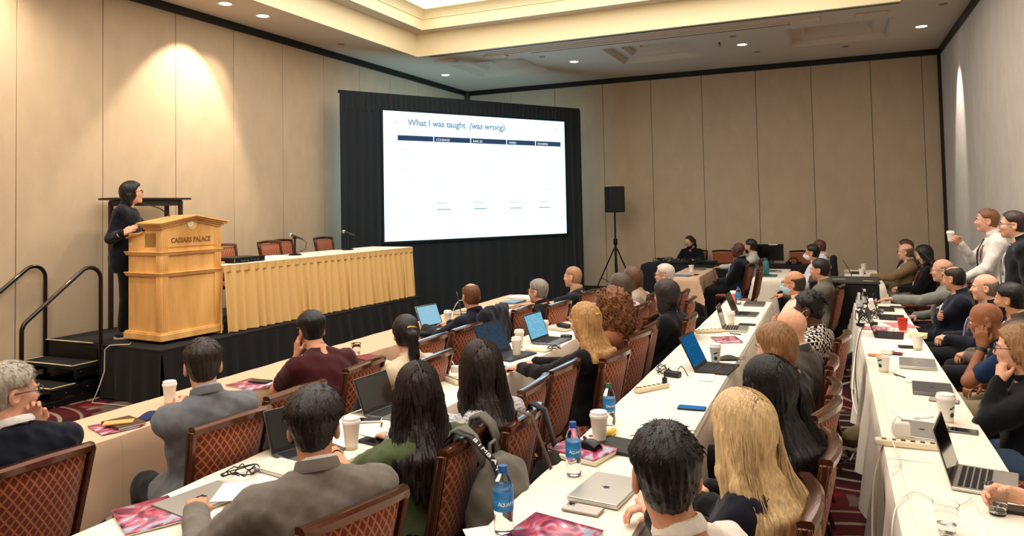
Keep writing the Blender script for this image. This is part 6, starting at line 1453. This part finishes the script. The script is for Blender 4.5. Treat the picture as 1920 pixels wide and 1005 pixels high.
# ---------------- second row
brochure(278, 968, 'glossy pink and blue brochure on the near corner of the second row', 62)
laptop(378, 940, 'closed silver tablet computer under the grey suit man\'s hand', 80, w=0.30, d=0.215, closed=True, logo='squares', body=mat('platinum', (176, 172, 164), 0.4, 0.5))
flat('paper_sheet', 430, 925, 'white sheet lying on the closed silver tablet computer', 0.10, 0.20, 0.002, PAPERM, 30, loc=(*at(430, 922, ZT+0.02)[:2], ZT+0.0195))
tangle('tangled thin black cable beside the grey suit man', 452, 893, 0.07, 3, DARKP, seed=3)
notebook(530, 880, 'white notebook with red edge behind the grey suit man', 80, 0.15, 0.21, (214, 206, 196))
laptop(580, 848, 'grey tablet computer on its kickstand before the grey suit man', 70, w=0.29, d=0.20, ang=112, kick=True, body=ALUG, hb=0.006)
cup(659, 840, 'lidded coffee cup standing beside the grey suit man', logo=None, h=0.125, r=0.043)
phone(690, 789, 'phone with pale case lying by the open notebook', rzl(662, 790, 716, 788), m=WHITEP)
phone(700, 829, 'black phone lying before the woman in green', rzl(675, 823, 726, 833), w=0.078, d=0.16)
t = thing('open_notebook', 'open notebook with white pages before the woman in green', 'notebook', at(738, 808, ZT), R_(75))
for s_ in (-1, 1): MB().grid(lambda u, v: (s_*(0.002+u*0.145), (v-0.5)*0.21, 0.004+0.012*sin(pi*min(1, u*1.15))*(1-0.3*u)), 8, 2, flip=s_ < 0).build('page_block', PAPERM, t, smooth=60, thick=0.003)
pen(715, 800, 'black pen on the open notebook', 30)
laptop(738, 772, 'grey tablet computer with keyboard before the woman in green', 84, w=0.29, d=0.20, ang=112, kick=True, body=ALUG, hb=0.006)
strip(845, 715, 'ivory power strip with a white charger before the straight-haired woman', rzl(833, 706, 868, 720), 0.24, plug=None)
t = thing('charger', 'white plug charger standing on the second row power strip', 'charger', (*at(853, 706, ZT)[:2], ZT+0.029), 0.4); MB().box((0, 0, 0.022), (0.055, 0.055, 0.044)).build('housing', WHITEP, t, bevel=0.006); MB().box((-0.0285, 0, 0.02), (0.001, 0.012, 0.008)).build('port', DARKP, t)
cable('white cable hanging from the second row charger over the table edge', [(*at(853, 706, ZT)[:2], ZT+0.07), (*at(845, 700, ZT)[:2], ZT+0.09), (*at(830, 700, ZT)[:2], ZT+0.05), (*at(820, 712, ZT)[:2], ZT-0.04)], 0.003, WHITEP)
laptop(958, 668, 'large dark laptop with dim screen before the straight-haired woman', 78, w=0.36, d=0.25, ang=116, body=DARKP, scr='dark')
phone(948, 692, 'dark phone half under the large dark laptop', 50)
cup(969, 668, 'lidded coffee cup in front, between the two dark laptops', h=0.125)
cup(974, 652, 'lidded coffee cup behind, between the two dark laptops', h=0.125)
laptop(1035, 640, 'dark laptop with bright slide before the pinned-hair blonde', 84, w=0.33, d=0.23, ang=110, body=ALUG, scr='desk')
notebook(1010, 657, 'beige notebook with cables beside the bright dark laptop', 80, 0.13, 0.19, (214, 200, 170), h=0.01)
tangle('tangled black cable hanging at the second row table edge', 1040, 655, 0.06, 3, DARKP, seed=8)
cup(1021, 630, 'lidded coffee cup behind the bright slide laptop')
notebook(1052, 618, 'pale paperback before the blonde woman with pinned hair', 70, 0.14, 0.2, (210, 204, 180), h=0.02)
flat('spectacle_case', 1058, 617, 'black spectacle case lying on the second row books', 0.07, 0.16, 0.035, DARKP, 60, 'case', bevel=0.012, loc=(*at(1058, 614, ZT+0.02)[:2], ZT+0.021))
flat('computer_mouse', 1062, 634, 'black mouse under the blonde woman\'s hand', 0.06, 0.10, 0.03, DARKP, 90, 'mouse', bevel=0.012)
# ---------------- third row
brochure(1038, 1003, 'purple and pink brochure at the bottom edge of the third row', 78)
bottle(945, 998, 'large water bottle with blue lettered label at the frame bottom', txt='AQUAFINA', h=0.232, r=0.036, fill=0.72)
flat('paper_napkin', 905, 1002, 'white napkin under the large water bottle', 0.12, 0.12, 0.002, PAPERM, 40, 'napkin')
bottle(1076, 890, 'half-empty water bottle with blue cap before the spiral notebooks', txt='AQUAFINA', h=0.222, r=0.0335, fill=0.3)
t = thing('spiral_notebook', 'spiral notebook on the third row edge under the brochure and mouse', 'notebook', at(1088, 852, ZT), R_(78), 'notebooks')
MB().box((0, 0, 0.010), (0.21, 0.28, 0.018)).build('pages', mat('page_cream', (232, 222, 200), 0.7), t, bevel=0.002)
for k in range(22): MB().tube([(0.102+0.008*cos(a), -0.13+0.0125*k, 0.010+0.012*sin(a)) for a in np.linspace(0, 2*pi, 7)], 0.0012, 4, False).build('ring', mat('brass', (176, 150, 96), 0.3, 0.9), t)
o = MB().box((0, 0, 0.004), (0.20, 0.27, 0.007)).build('magazine', cover_mat()); o.location = (*at(1092, 843, ZT+0.02)[:2], ZT+0.020); o.rotation_euler = (0, 0, R_(72)); tag(o, 'purple printed magazine on top of the spiral notebook', 'magazine')
t = thing('computer_mouse', 'black ergonomic mouse on top of the magazine', 'mouse', (*at(1106, 838, ZT+0.03)[:2], ZT+0.028), R_(60))
MB().grid(lambda u, v: (0.036*cos(pi*u)*(0.75+0.25*sin(pi*v)), (v-0.5)*0.115, 0.042*sin(pi*u)**0.7*sin(pi*min(1, 0.15+v*0.85))**0.6), 14, 12).build('shell', mat('mouse_black', (20, 20, 22), 0.35), t, smooth=70)
MB().cyl((-0.004, 0.035, 0.036), (0.004, 0.035, 0.036), 0.010, n=14).build('wheel', ALUG, t, smooth=40)
t = thing('banana', 'yellow banana lying behind the tall coffee cup', 'banana', at(1135, 818, ZT), R_(66))
pts = [(0.085*sin(a)*1.05, 0.085*(1-cos(a))*0.55-0.02, 0.018) for a in np.linspace(-1.15, 1.15, 14)]
MB().tube(pts, [0.006, 0.010, 0.015, 0.0175, 0.0185, 0.019, 0.019, 0.019, 0.019, 0.0185, 0.017, 0.014, 0.009, 0.005], 7).build('peel', mat('banana_yellow', (232, 196, 70), 0.5, var=0.1, vscale=(30, 30, 30)), t, smooth=60)
MB().tube([pts[0], (pts[0][0]-0.02, pts[0][1]+0.012, 0.02)], [0.006, 0.005], 6).build('stem', mat('banana_stem', (130, 110, 50), 0.6), t)
cup(1124, 828, 'tall lidded coffee cup in front of the banana', h=0.125, r=0.044)
bottle(1143, 795, 'water bottle with green cap behind the tall coffee cup', cap=(50, 110, 84), txt='DASANI', h=0.21, r=0.032, fill=0.25)
notebook(1172, 840, 'flat black notebook on the third row near the spiky hair', 78, 0.20, 0.27, (34, 38, 34), h=0.012)
laptop(1137, 922, 'closed silver laptop with fruit emblem on the third row', 84, w=0.30, d=0.212, closed=True, logo='apple')
phone(1093, 957, 'silver phone with camera bump by the closed silver laptop', rzl(1132, 965, 1055, 950), m=mat('phone_silver', (150, 138, 128), 0.3, 0.5), face=mat('phone_back', (206, 200, 196), 0.25, 0.3), cam=True)
strip(1222, 731, 'ivory power strip with black plug on the third row', rzl(1258, 725, 1190, 738), 0.26, plug=-0.42)
t = thing('power_brick', 'black laptop power brick behind the third row power strip', 'power adapter', at(1261, 706, ZT), R_(75)); MB().box((0, 0, 0.018), (0.055, 0.11, 0.034)).build('housing', DARKP, t, bevel=0.006)
tangle('tangled black cables at the left edge of the third row', 1243, 699, 0.06, 4, DARKP, seed=14, h=0.05)
cable('thin cable from the power brick to the open blue laptop', [(*at(1268, 703, ZT)[:2], ZT+0.01), (*at(1278, 695, ZT)[:2], ZT+0.03), (*at(1290, 706, ZT)[:2], ZT+0.004)], 0.003)
phone(1297, 766, 'phone with glowing blue screen on the third row', rzl(1272, 764, 1321, 768), w=0.075, d=0.155, lit=emit_mat('phone_lit', (60, 130, 200), 0.9))
laptop(1345, 692, 'black laptop with blue slide on the third row', 84, w=0.33, d=0.235, ang=116, body=DARKP, scr='blue')
flat('paper_sheet', 1324, 708, 'white sheet in front of the black laptop with blue slide', 0.10, 0.21, 0.003, PAPERM, 5)
cup(1342, 682, 'lidded coffee cup with green leaf print beside the blue slide laptop', logo=-1.75, h=0.12)
mask_item(1366, 674, 'dark grey face mask beside the leaf print cup', (70, 72, 62), 20)
brochure(1362, 638, 'purple brochure on the third row beyond the leaf print cup', 20)
pen(1378, 627, 'dark pen beyond the purple brochure', 60); strip(1330, 623, 'ivory power strip across the third row beyond the blue slide laptop', rzl(1303, 624, 1358, 622), 0.26)
laptop(1380, 617, 'silver laptop seen edge-on in the middle of the third row', 92, w=0.30, d=0.21, ang=104)
cup(1371, 608, 'small pale cup beside the edge-on silver laptop', h=0.10, r=0.038, lid=True)
phone(1401, 609, 'dark phone on the third row by the edge-on silver laptop', rzl(1385, 609, 1417, 611))
laptop(1400, 590, 'grey laptop seen edge-on further along the third row', 88, w=0.31, d=0.215, ang=112, body=ALUG)
cup(1376, 570, 'white cup with red print at the far end of the third row', h=0.125, r=0.042, m=mat('cup_redprint', (226, 130, 110), 0.6))
bottle(1385, 571, 'small bottle with blue cap at the far end of the third row', h=0.20, r=0.03)
laptop(1415, 571, 'closed dark laptop at the far end of the third row', 90, closed=True, body=ALUG)
# ---------------- fourth row
phone(1908, 958, 'black phone with a white cable beside the open silver laptop', rzl(1812, 950, 1910, 965), w=0.076, d=0.158)
laptop(1848, 905, 'open silver laptop with black keys on the near fourth row', 78, w=0.31, d=0.22, ang=105, logo='apple')
plastic_cup(1776, 1000, 'clear plastic cup of water near the bottom right of the frame')
strip(1703, 838, 'ivory power strip with a white cube charger on the fourth row', rzl(1660, 830, 1760, 840), 0.28)
t = thing('charger', 'white cube charger standing on the fourth row power strip', 'charger', (*at(1691, 830, ZT)[:2], ZT+0.029), 0.15); MB().box((0, 0, 0.034), (0.075, 0.032, 0.068)).build('housing', WHITEP, t, bevel=0.006)
cp = at(1691, 830, ZT)
cable('thin white cable from the cube charger over the left table edge', [(cp[0], cp[1], ZT+0.11), (cp[0]-0.02, cp[1]-0.04, ZT+0.13), (cp[0]-0.05, cp[1]-0.06, ZT+0.05), (*at(1688, 868, ZT)[:2], ZT+0.005), (*at(1672, 890, ZT)[:2], ZT+0.004), (0.165, 3.3, 0.55), (0.15, 3.15, 0.2), (0.14, 2.9, 0.03)], 0.0025, WHITEP)
cable('white power cord hanging down the left side of the fourth row', [(*at(1665, 836, ZT)[:2], ZT+0.012), (0.18, 3.95, ZT-0.01), (0.13, 3.9, 0.55), (0.11, 3.75, 0.25), (0.12, 3.5, 0.02)], 0.005, mat('strip_ivory', (230, 216, 186), 0.45))
cable('white charging cable from the open silver laptop across the table', [(*at(1822, 935, ZT)[:2], ZT+0.006), (*at(1800, 948, ZT)[:2], ZT+0.004), (*at(1755, 940, ZT)[:2], ZT+0.004), (*at(1710, 925, ZT)[:2], ZT+0.004), (0.165, 3.1, ZT-0.02), (0.15, 3.0, 0.45), (0.15, 2.85, 0.1)], 0.0028, WHITEP)
laptop(1729, 812, 'closed silver laptop beneath paper near the cube charger', 80, w=0.30, d=0.21, closed=True, logo='apple')
flat('paper_sheet', 1730, 785, 'white paper sheet with a pen behind the closed silver laptop', 0.21, 0.29, 0.003, PAPERM, 20)
pen(1732, 786, 'white pen lying on the paper sheet of the fourth row', -50, (226, 222, 216))
cup(1775, 792, 'lidded coffee cup with round green print on the fourth row', logo=-1.2, h=0.125, r=0.044)
phone(1801, 809, 'black-screened phone standing out beside the green print cup', 80, m=ALUG)
phone(1770, 752, 'pale phone behind the green print cup', rzl(1744, 748, 1803, 755), m=mat('phone_silver', (150, 138, 128), 0.3, 0.5), face=mat('phone_back', (206, 200, 196), 0.25, 0.3))
laptop(1748, 732, 'closed dark grey laptop with fruit emblem on the fourth row', 86, w=0.30, d=0.212, closed=True, logo='apple', body=ALUG)
flat('paper_sheet', 1718, 708, 'printed sheet on the fourth row between two closed laptops', 0.21, 0.29, 0.003, PAPERM, 10); pen(1686, 706, 'dark pen on the printed sheet', 30)
laptop(1720, 684, 'closed silver laptop with small emblem near the open paper cup', 86, w=0.32, d=0.225, closed=True, logo='hp')
cup(1657, 697, 'open paper cup with green print on the left edge of the fourth row', logo=-2.6, h=0.10, r=0.042, lid=False)
flat('snack_packet', 1640, 667, 'orange snack packet on the fourth row', 0.05, 0.09, 0.012, mat('packet_orange', (224, 150, 70), 0.4), 80, 'packet', bevel=0.004)
flat('folded_card', 1664, 663, 'folded white card beside the orange packet', 0.06, 0.08, 0.03, PAPERM, 60, 'card')
flat('snack_wrapper', 1680, 664, 'crumpled maroon wrapper beside the folded card', 0.05, 0.09, 0.014, mat('wrapper', (110, 40, 50), 0.35), 70, 'wrapper', bevel=0.005)
phone(1704, 651, 'black phone beside the open white cup on the fourth row', rzl(1690, 650, 1712, 651))
cup(1721, 655, 'open white paper cup beside the yellow notepad', h=0.105, r=0.042, lid=False)
flat('notepad', 1722, 632, 'yellow notepad stack on the fourth row', 0.13, 0.13, 0.03, mat('note_yellow', (226, 214, 150), 0.7), 80, 'notepad')
cup(1693, 622, 'red paper cup on the fourth row', h=0.115, r=0.043, lid=False, m=mat('cup_red', (214, 60, 40), 0.5))
laptop(1668, 629, 'dark laptop open before the red paper cup', 84, w=0.31, d=0.215, ang=108, body=DARKP, scr='off')
specs(1665, 620, 'black eyeglasses lying open behind the dark laptop', 10)
flat('pink_folder', 1640, 616, 'thin pink folder under the headphones on the fourth row', 0.16, 0.22, 0.006, mat('pink_cover', (206, 130, 140), 0.5), 85, 'folder')
laptop(1672, 596, 'second dark laptop open on the fourth row near the cables', 86, w=0.31, d=0.215, ang=104, body=DARKP, scr='off')
laptop(1655, 580, 'third dark laptop open at the far end of the fourth row', 88, w=0.31, d=0.215, ang=112, body=mat('brown_dark', (52, 40, 38), 0.4), scr='off')
tangle('large tangle of black headset cables on the fourth row', 1625, 603, 0.11, 5, DARKP, seed=21, h=0.12, r=0.004)
t = thing('headphones', 'black headphones lying among cables on the fourth row', 'headphones', at(1626, 612, ZT), R_(40))
MB().tube([(0.075*cos(a), 0.02, 0.03+0.075*sin(a)) for a in np.linspace(0, pi, 12)], 0.008, 8).build('headband', DARKP, t, smooth=60)
for s_ in (-1, 1): MB().lathe([(0.0, -0.012), (0.034, -0.010), (0.036, 0.012), (0.0, 0.016)], 16, (s_*0.075, 0.0, 0.02)).build('ear_cup', DARKP, t, smooth=40)
bottle(1612, 588, 'clear water bottle at the far end of the fourth row, nearer one', h=0.21, r=0.032, lab=(200, 206, 210), cap=(232, 232, 232))
bottle(1622, 580, 'clear water bottle at the far end of the fourth row, farther one', h=0.21, r=0.032, lab=(200, 206, 212), cap=(232, 232, 232))
cup(1637, 586, 'lidded coffee cup reached for by the bald man in grey', h=0.12)
plastic_cup(1650, 592, 'low clear plastic cup among the laptops of the fourth row', h=0.06, water=0.02)
phone(1683, 576, 'dark phone near the far right corner of the fourth row', 80)
flat('pink_papers', 1690, 610, 'pink and violet papers under the red cup', 0.2, 0.3, 0.005, mat('pink_cover', (206, 130, 140), 0.5), 20)
cable('black cables hanging down the left side of the fourth row', [(*at(1622, 610, ZT)[:2], ZT+0.02), (0.16, 6.9, ZT-0.01), (0.12, 6.7, 0.5), (0.13, 6.4, 0.2), (0.10, 6.1, 0.02)], 0.004)
cable('white cable bundle hanging down the left side of the fourth row', [(0.17, 7.2, ZT-0.01), (0.12, 7.0, 0.5), (0.09, 6.6, 0.3), (0.14, 6.2, 0.15), (0.05, 5.9, 0.02)], 0.006, WHITEP)
# ---------------- far tables and control table
cup(0, 0, 'white cup on the beige far table', loc=(-2.22, 12.55, ZT), lid=False, h=0.12, r=0.045)
flat('blue_folder', 0, 0, 'blue folder on the beige far table', 0.22, 0.30, 0.012, mat('folder_blue', (90, 130, 170), 0.5), 80, 'folder', loc=(-2.28, 11.95, ZT))
phone(0, 0, 'dark phone by the white cup on the beige far table', 0, loc=(-2.08, 12.15, ZT)); laptop(0, 0, 'closed dark laptop at the end of the beige far table', 90, closed=True, body=ALUG, loc=(-2.2, 13.2, ZT))
t = thing('flask', 'teal drinking flask on the far ivory table', 'bottle', (-1.02, 12.45, ZT), 0)
MB().lathe([(0.0, 0), (0.045, 0), (0.046, 0.01), (0.046, 0.20), (0.036, 0.215), (0.034, 0.22), (0.0, 0.222)], 24).build('flask_body', mat('teal', (52, 118, 122), 0.4), t, smooth=40); MB().lathe([(0.034, 0.22), (0.034, 0.25), (0.0, 0.252)], 20).build('cap', mat('teal_dark', (44, 100, 106), 0.4), t, smooth=40)
laptop(0, 0, 'silver laptop with glowing emblem on the far ivory table', 90, loc=(-0.93, 12.95, ZT), logo='apple', ang=112)
laptop(0, 0, 'teal-backed tablet leaning beside the flask on the far ivory table', 90, loc=(-0.95, 12.2, ZT), body=mat('teal', (52, 118, 122), 0.4), ang=118)
laptop(0, 0, 'dark laptop open on the far table of the tan blazer man', 92, loc=(0.32, 12.95, ZT), body=DARKP, ang=118)
laptop(0, 0, 'second laptop seen edge-on on the far table of the tan blazer man', 90, loc=(0.34, 11.75, ZT), body=ALUG, ang=112)
cup(0, 0, 'white cup at the far end of the tan blazer man\'s table', loc=(0.42, 13.3, ZT), lid=False); cup(0, 0, 'white cup before the tan blazer man', loc=(0.36, 12.35, ZT), lid=False)
notebook(0, 0, 'x', 90, 0.2, 0.28) if False else None
flat('tablet', 0, 0, 'dark tablet on the far table before the woman in black', 0.18, 0.26, 0.010, DARKP, 90, 'tablet', loc=(0.46, 11.95, ZT), bevel=0.003)
t = thing('mixing_console', 'small black audio mixer with knobs on the control table', 'mixer', (-2.75, 14.42, ZT), 0.1)
mxb = MB().add([(-0.2, -0.13, 0), (0.2, -0.13, 0), (0.2, 0.13, 0), (-0.2, 0.13, 0), (-0.2, -0.13, 0.03), (0.2, -0.13, 0.03), (0.2, 0.13, 0.08), (-0.2, 0.13, 0.08)], [(3, 2, 1, 0), (4, 5, 6, 7), (0, 1, 5, 4), (1, 2, 6, 5), (2, 3, 7, 6), (3, 0, 4, 7)]).build('console', BLKM, t, bevel=0.005)
for i in range(6):
    for j in range(3): MB().cyl((-0.16+0.06*i, -0.05+0.06*j, 0.045+0.0115*j), (-0.16+0.06*i, -0.05+0.06*j, 0.065+0.0115*j), 0.010, n=10).build('knob', mat('rack_grey', (90, 90, 92), 0.4), mxb)
t = thing('video_switcher', 'flat black video switcher beside the mixer on the control table', 'electronics', (-2.25, 14.42, ZT), -0.1); MB().box((0, 0, 0.03), (0.34, 0.22, 0.06)).build('case', BLKM, t, bevel=0.005)
for i in range(8): MB().box((-0.13+0.037*i, -0.05, 0.062), (0.022, 0.022, 0.006)).build('button', mat('rack_grey', (90, 90, 92), 0.4), t)
for i, (xx, sd_) in enumerate(((-3.1, 31), (-2.5, 32))):
    rnd = random.Random(sd_); pts = [(xx+rnd.uniform(-.18, .18), 14.42+rnd.uniform(-.15, .15), ZT+0.01+rnd.random()*0.10) for _ in range(30)]; cable(('tangle of dark cables at the left end of the control table', 'tangle of dark cables behind the mixer')[i], pts, 0.006)
t = thing('monitor', 'black computer monitor on the control table', 'monitor', (-1.13, 14.5, ZT), 0.05)
MB().box((0, 0, 0.22), (0.52, 0.03, 0.31)).build('panel', DARKP, t, bevel=0.005); MB().box((0, -0.0165, 0.22), (0.49, 0.002, 0.28)).build('display', mat('monitor_off', (10, 11, 14), 0.15), t); MB().box((0, 0.02, 0.05), (0.05, 0.02, 0.10)).build('neck', DARKP, t); MB().box((0, 0.02, 0.006), (0.22, 0.16, 0.012)).build('foot', DARKP, t, bevel=0.004)
MB().box((0.08, -0.018, 0.365), (0.16, 0.003, 0.018)).build('sticker', PAPERM, t)
t = thing('headphones', 'black headphones resting on the control table by the monitor', 'headphones', (-0.70, 14.45, ZT+0.04), 0.3)
MB().tube([(0.09*cos(a), 0.02, 0.0+0.085*sin(a)) for a in np.linspace(0, pi, 12)], 0.012, 8).build('headband', DARKP, t, smooth=60)
for s_ in (-1, 1): MB().lathe([(0.0, -0.03), (0.045, -0.025), (0.05, 0.02), (0.0, 0.03)], 16, (s_*0.09, 0.0, -0.005)).build('ear_cup', DARKP, t, smooth=40)
flat('black_case', 0, 0, 'small black equipment case on the floor by the back wall', 0.5, 0.3, 0.14, mat('case_black', (26, 26, 28), 0.5), 0, 'case', loc=(-3.62, 15.4, 0.0), bevel=0.01)

# ================================================================== bags and clothes on chairs
def backpack(loc, rz, c, label, name='backpack', w=0.30, h=0.42, d=0.17, strapm=None, letter=None):
    t = thing(name, label, 'backpack', loc, R_(rz), None); m = cloth_mat(c)
    g = SDF((-w*0.7, -d, -0.03), (w*0.7, d, h+0.08), 0.013)
    g.ell((0, 0, h*0.34), (w*0.5, d*0.5, h*0.36), 0.05); g.ell((0, 0, h*0.66), (w*0.46, d*0.44, h*0.36), 0.05); g.ell((0, 0, h*0.10), (w*0.48, d*0.48, h*0.14), 0.05); g.fold(0.006, 30, 1.0); g.fold(0.003, 60, 2.0)
    P, Q = g.mesh(); mkobj('bag', [(relax(P, Q, 2), Q)], m, t)
    g = SDF((-w*0.6, -d*1.2, -0.02), (w*0.6, 0.02, h), 0.012); g.ell((0, -d*0.42, h*0.30), (w*0.40, d*0.30, h*0.26), 0.04); g.fold(0.004, 40, 3.0); P, Q = g.mesh(); mkobj('front_pocket', [(relax(P, Q, 1), Q)], m, t)
    MB().tube([(-0.04, 0.03, h*0.98), (-0.03, 0.035, h*1.10), (0.03, 0.035, h*1.10), (0.04, 0.03, h*0.98)], 0.008, 6).build('top_loop', m, t, smooth=60)
    return t
def ribbon(pts, w, side, name, m, parent, th=0.004):
    mb = MB(); V = []
    for i, p in enumerate(pts):
        p = np.array(p, float); s_ = np.array(side, float)*w/2; V += [p-s_, p+s_]
    mb.add(V, [(2*i, 2*i+1, 2*i+3, 2*i+2) for i in range(len(pts)-1)]); return mb.build(name, m, parent, smooth=60, thick=th)
def chair_of(sub):
    for o in col.objects:
        if o.parent is None and o.name.startswith('banquet_chair') and sub in o['label']: return o
def on_chair(ch, v): 
    a = ch.rotation_euler[2]; return tuple(np.array(ch.location)+rotz(a)@np.array(v, float))
# grey backpack slung over the back of the chair of the woman in green (hangs behind the backrest)
cg = chair_of('grey backpack'); az = math.degrees(cg.rotation_euler[2])
t = backpack(on_chair(cg, (0.02, -0.45, 0.36)), az, (104, 101, 93), 'grey backpack hanging from a chair back, with lettered black strap', w=0.38, h=0.50, d=0.28)
gm = cloth_mat((112, 110, 100)); 
for x0 in (-0.06, 0.15): ribbon([(x0, 0.19, 0.34), (x0, 0.205, 0.52), (x0, 0.185, 0.605), (x0, 0.14, 0.618), (x0, 0.095, 0.58), (x0*0.9, 0.05, 0.48)], 0.07, (1, 0, 0), 'shoulder_strap', gm, t, 0.012)
bs = ribbon([(-0.12, 0.19, 0.58), (-0.12, 0.15, 0.622), (-0.12, 0.08, 0.605), (-0.125, -0.015, 0.52), (-0.13, -0.075, 0.39), (-0.13, -0.115, 0.23), (-0.13, -0.125, 0.07), (-0.13, -0.11, -0.05)], 0.045, (1, 0, 0), 'lettered_strap', mat('strap_black', (16, 16, 17), 0.5), t, 0.004)
sp3 = [np.array(p) for p in ((-0.12, 0.08, 0.605), (-0.125, -0.015, 0.52), (-0.13, -0.075, 0.39), (-0.13, -0.115, 0.23), (-0.13, -0.125, 0.07), (-0.13, -0.11, -0.05))]
sl = [np.linalg.norm(sp3[i+1]-sp3[i]) for i in range(5)]; s = 0.012
for chx in 'BIMBAYLOLA BIMBAY':
    if s > sum(sl)-0.02: break
    k = 0; q_ = s
    while q_ > sl[k] and k < 4: q_ -= sl[k]; k += 1
    dv = (sp3[k+1]-sp3[k])/sl[k]; p_ = sp3[k]+dv*q_; nrm = np.cross(np.array([1, 0, 0.0]), dv); nrm = nrm/np.linalg.norm(nrm); nrm = nrm if nrm[1] < 0 else -nrm
    if chx != ' ':
        o = text('lettering', chx, 0.040, mat('label_white', (240, 244, 248), 0.5), bs, (0, 0, 0), (0, 0, 0), 0.0006)
        # text x axis runs down the strap, text up axis points to +x of the strap
        X = dv; Y = np.array([1.0, 0, 0]); Z = np.cross(X, Y)
        if Z@nrm < 0: Y = -Y; Z = -Z
        org = p_+nrm*0.0035-Y*0.014
        o.matrix_local = Matrix(((X[0], Y[0], Z[0], org[0]), (X[1], Y[1], Z[1], org[1]), (X[2], Y[2], Z[2], org[2]), (0, 0, 0, 1)))
    s += 0.031 if chx not in 'I ' else 0.017
# dark bag on the chair of the straight-haired woman
cb_ = chair_of('carrying the dark bag')
t = backpack(on_chair(cb_, (0.0, -0.42, 0.36)), math.degrees(cb_.rotation_euler[2]), (34, 32, 34), 'soft dark bag hanging from a chair back by a brown strap', w=0.34, h=0.40, d=0.18)
ribbon([(-0.10, 0.15, 0.5), (-0.10, 0.12, 0.62), (-0.10, 0.05, 0.60), (-0.10, -0.03, 0.40), (-0.10, -0.11, 0.15), (-0.10, -0.12, -0.1)], 0.03, (1, 0, 0), 'strap', mat('strap_brown', (84, 62, 50), 0.6), t)
ribbon([(0.08, 0.16, 0.48), (0.08, 0.12, 0.61), (0.08, 0.05, 0.58), (0.07, 0.0, 0.42)], 0.06, (1, 0, 0), 'strap', cloth_mat((34, 32, 34)), t)
# jacket hung over the chair of the man in the navy jacket
cj = chair_of('dark jacket hung')
g = SDF((-0.32, -0.14, -0.02), (0.32, 0.12, 0.66), 0.014)
for x in np.linspace(-0.21, 0.21, 13): g.cone((x, -0.01-0.03*(1-abs(x)*3), 0.60-0.10*max(0, abs(x)-0.12)), (x*1.1, -0.045, 0.06), 0.042, 0.036, 0.05)
for s_ in (-1, 1): g.cone((s_*0.22, 0.0, 0.55), (s_*0.26, -0.02, 0.18), 0.045, 0.035, 0.03)
g.fold(0.006, 32, 2.2); P, Q = g.mesh(); t = thing('hanging_jacket', 'dark navy jacket draped over a chair back in the front row', 'jacket', on_chair(cj, (0, -0.29, 0.36)), cj.rotation_euler[2]); mkobj('garment', [(relax(P, Q, 2), Q)], cloth_mat((24, 28, 40)), t); ribbon([(-0.07, 0.01, 0.60), (0, -0.01, 0.615), (0.07, 0.01, 0.60)], 0.05, (0, 0.5, 0.5), 'collar', cloth_mat((24, 28, 40)), t, 0.01)
ck = chair_of('with a black cover')
g = SDF((-0.32, -0.14, -0.02), (0.32, 0.12, 0.66), 0.016)
for x in np.linspace(-0.19, 0.19, 10): g.cone((x, -0.02, 0.60), (x*1.15, -0.03, 0.0), 0.045, 0.045, 0.03)
g.fold(0.005, 30, 4.2); P, Q = g.mesh(); tag(mkobj('black_cover', [(relax(P, Q, 2), Q)], BLKCL, None), 'black cover draped over a chair back near the control table', 'cover'); o = bpy.data.objects['black_cover']; o.location = on_chair(ck, (0, -0.28, 0.36)); o.rotation_euler = (0, 0, ck.rotation_euler[2])
cs = chair_of('striped backpack'); backpack(on_chair(cs, (0, -0.40, 0.42)), math.degrees(cs.rotation_euler[2]), (66, 54, 50), 'brown striped backpack on the empty chair by the right wall', w=0.3, h=0.42)
backpack((-1.95, 11.25, 0.0), 40, (20, 20, 22), 'black backpack lying on the carpet beside the far beige table', name='backpack', w=0.42, h=0.40, d=0.26)
backpack((-2.85, 11.6, 0.0), 10, (24, 23, 25), 'black bag on the carpet behind the white-haired man', w=0.36, h=0.34, d=0.24)
# things held in hands
cup(0, 0, 'white cup in the hand of the standing white shirt man', loc=tuple(np.array(wm['t'].location)+wm['Rw']@(wm['W'][1]+np.array([-0.04, 0.09, 0.02]))), lid=True, h=0.09, r=0.036, z=1.5)
w_ = np.array(wm['t'].location)+wm['Rw']@(wm['W'][-1]+np.array([0.02, 0.11, 0.012])); o = phone(0, 0, 'phone held low by the standing white shirt man', 95, loc=tuple(w_)); o.rotation_euler = (0.3, 0.25, R_(95))
w_ = np.array(cm_['t'].location)+cm_['Rw']@(cm_['W'][1]+np.array([-0.035, 0.085, -0.045])); plastic_cup(0, 0, 'clear plastic cup held by the checked-shirt arm', loc=(float(w_[0]), float(w_[1]), ZT))
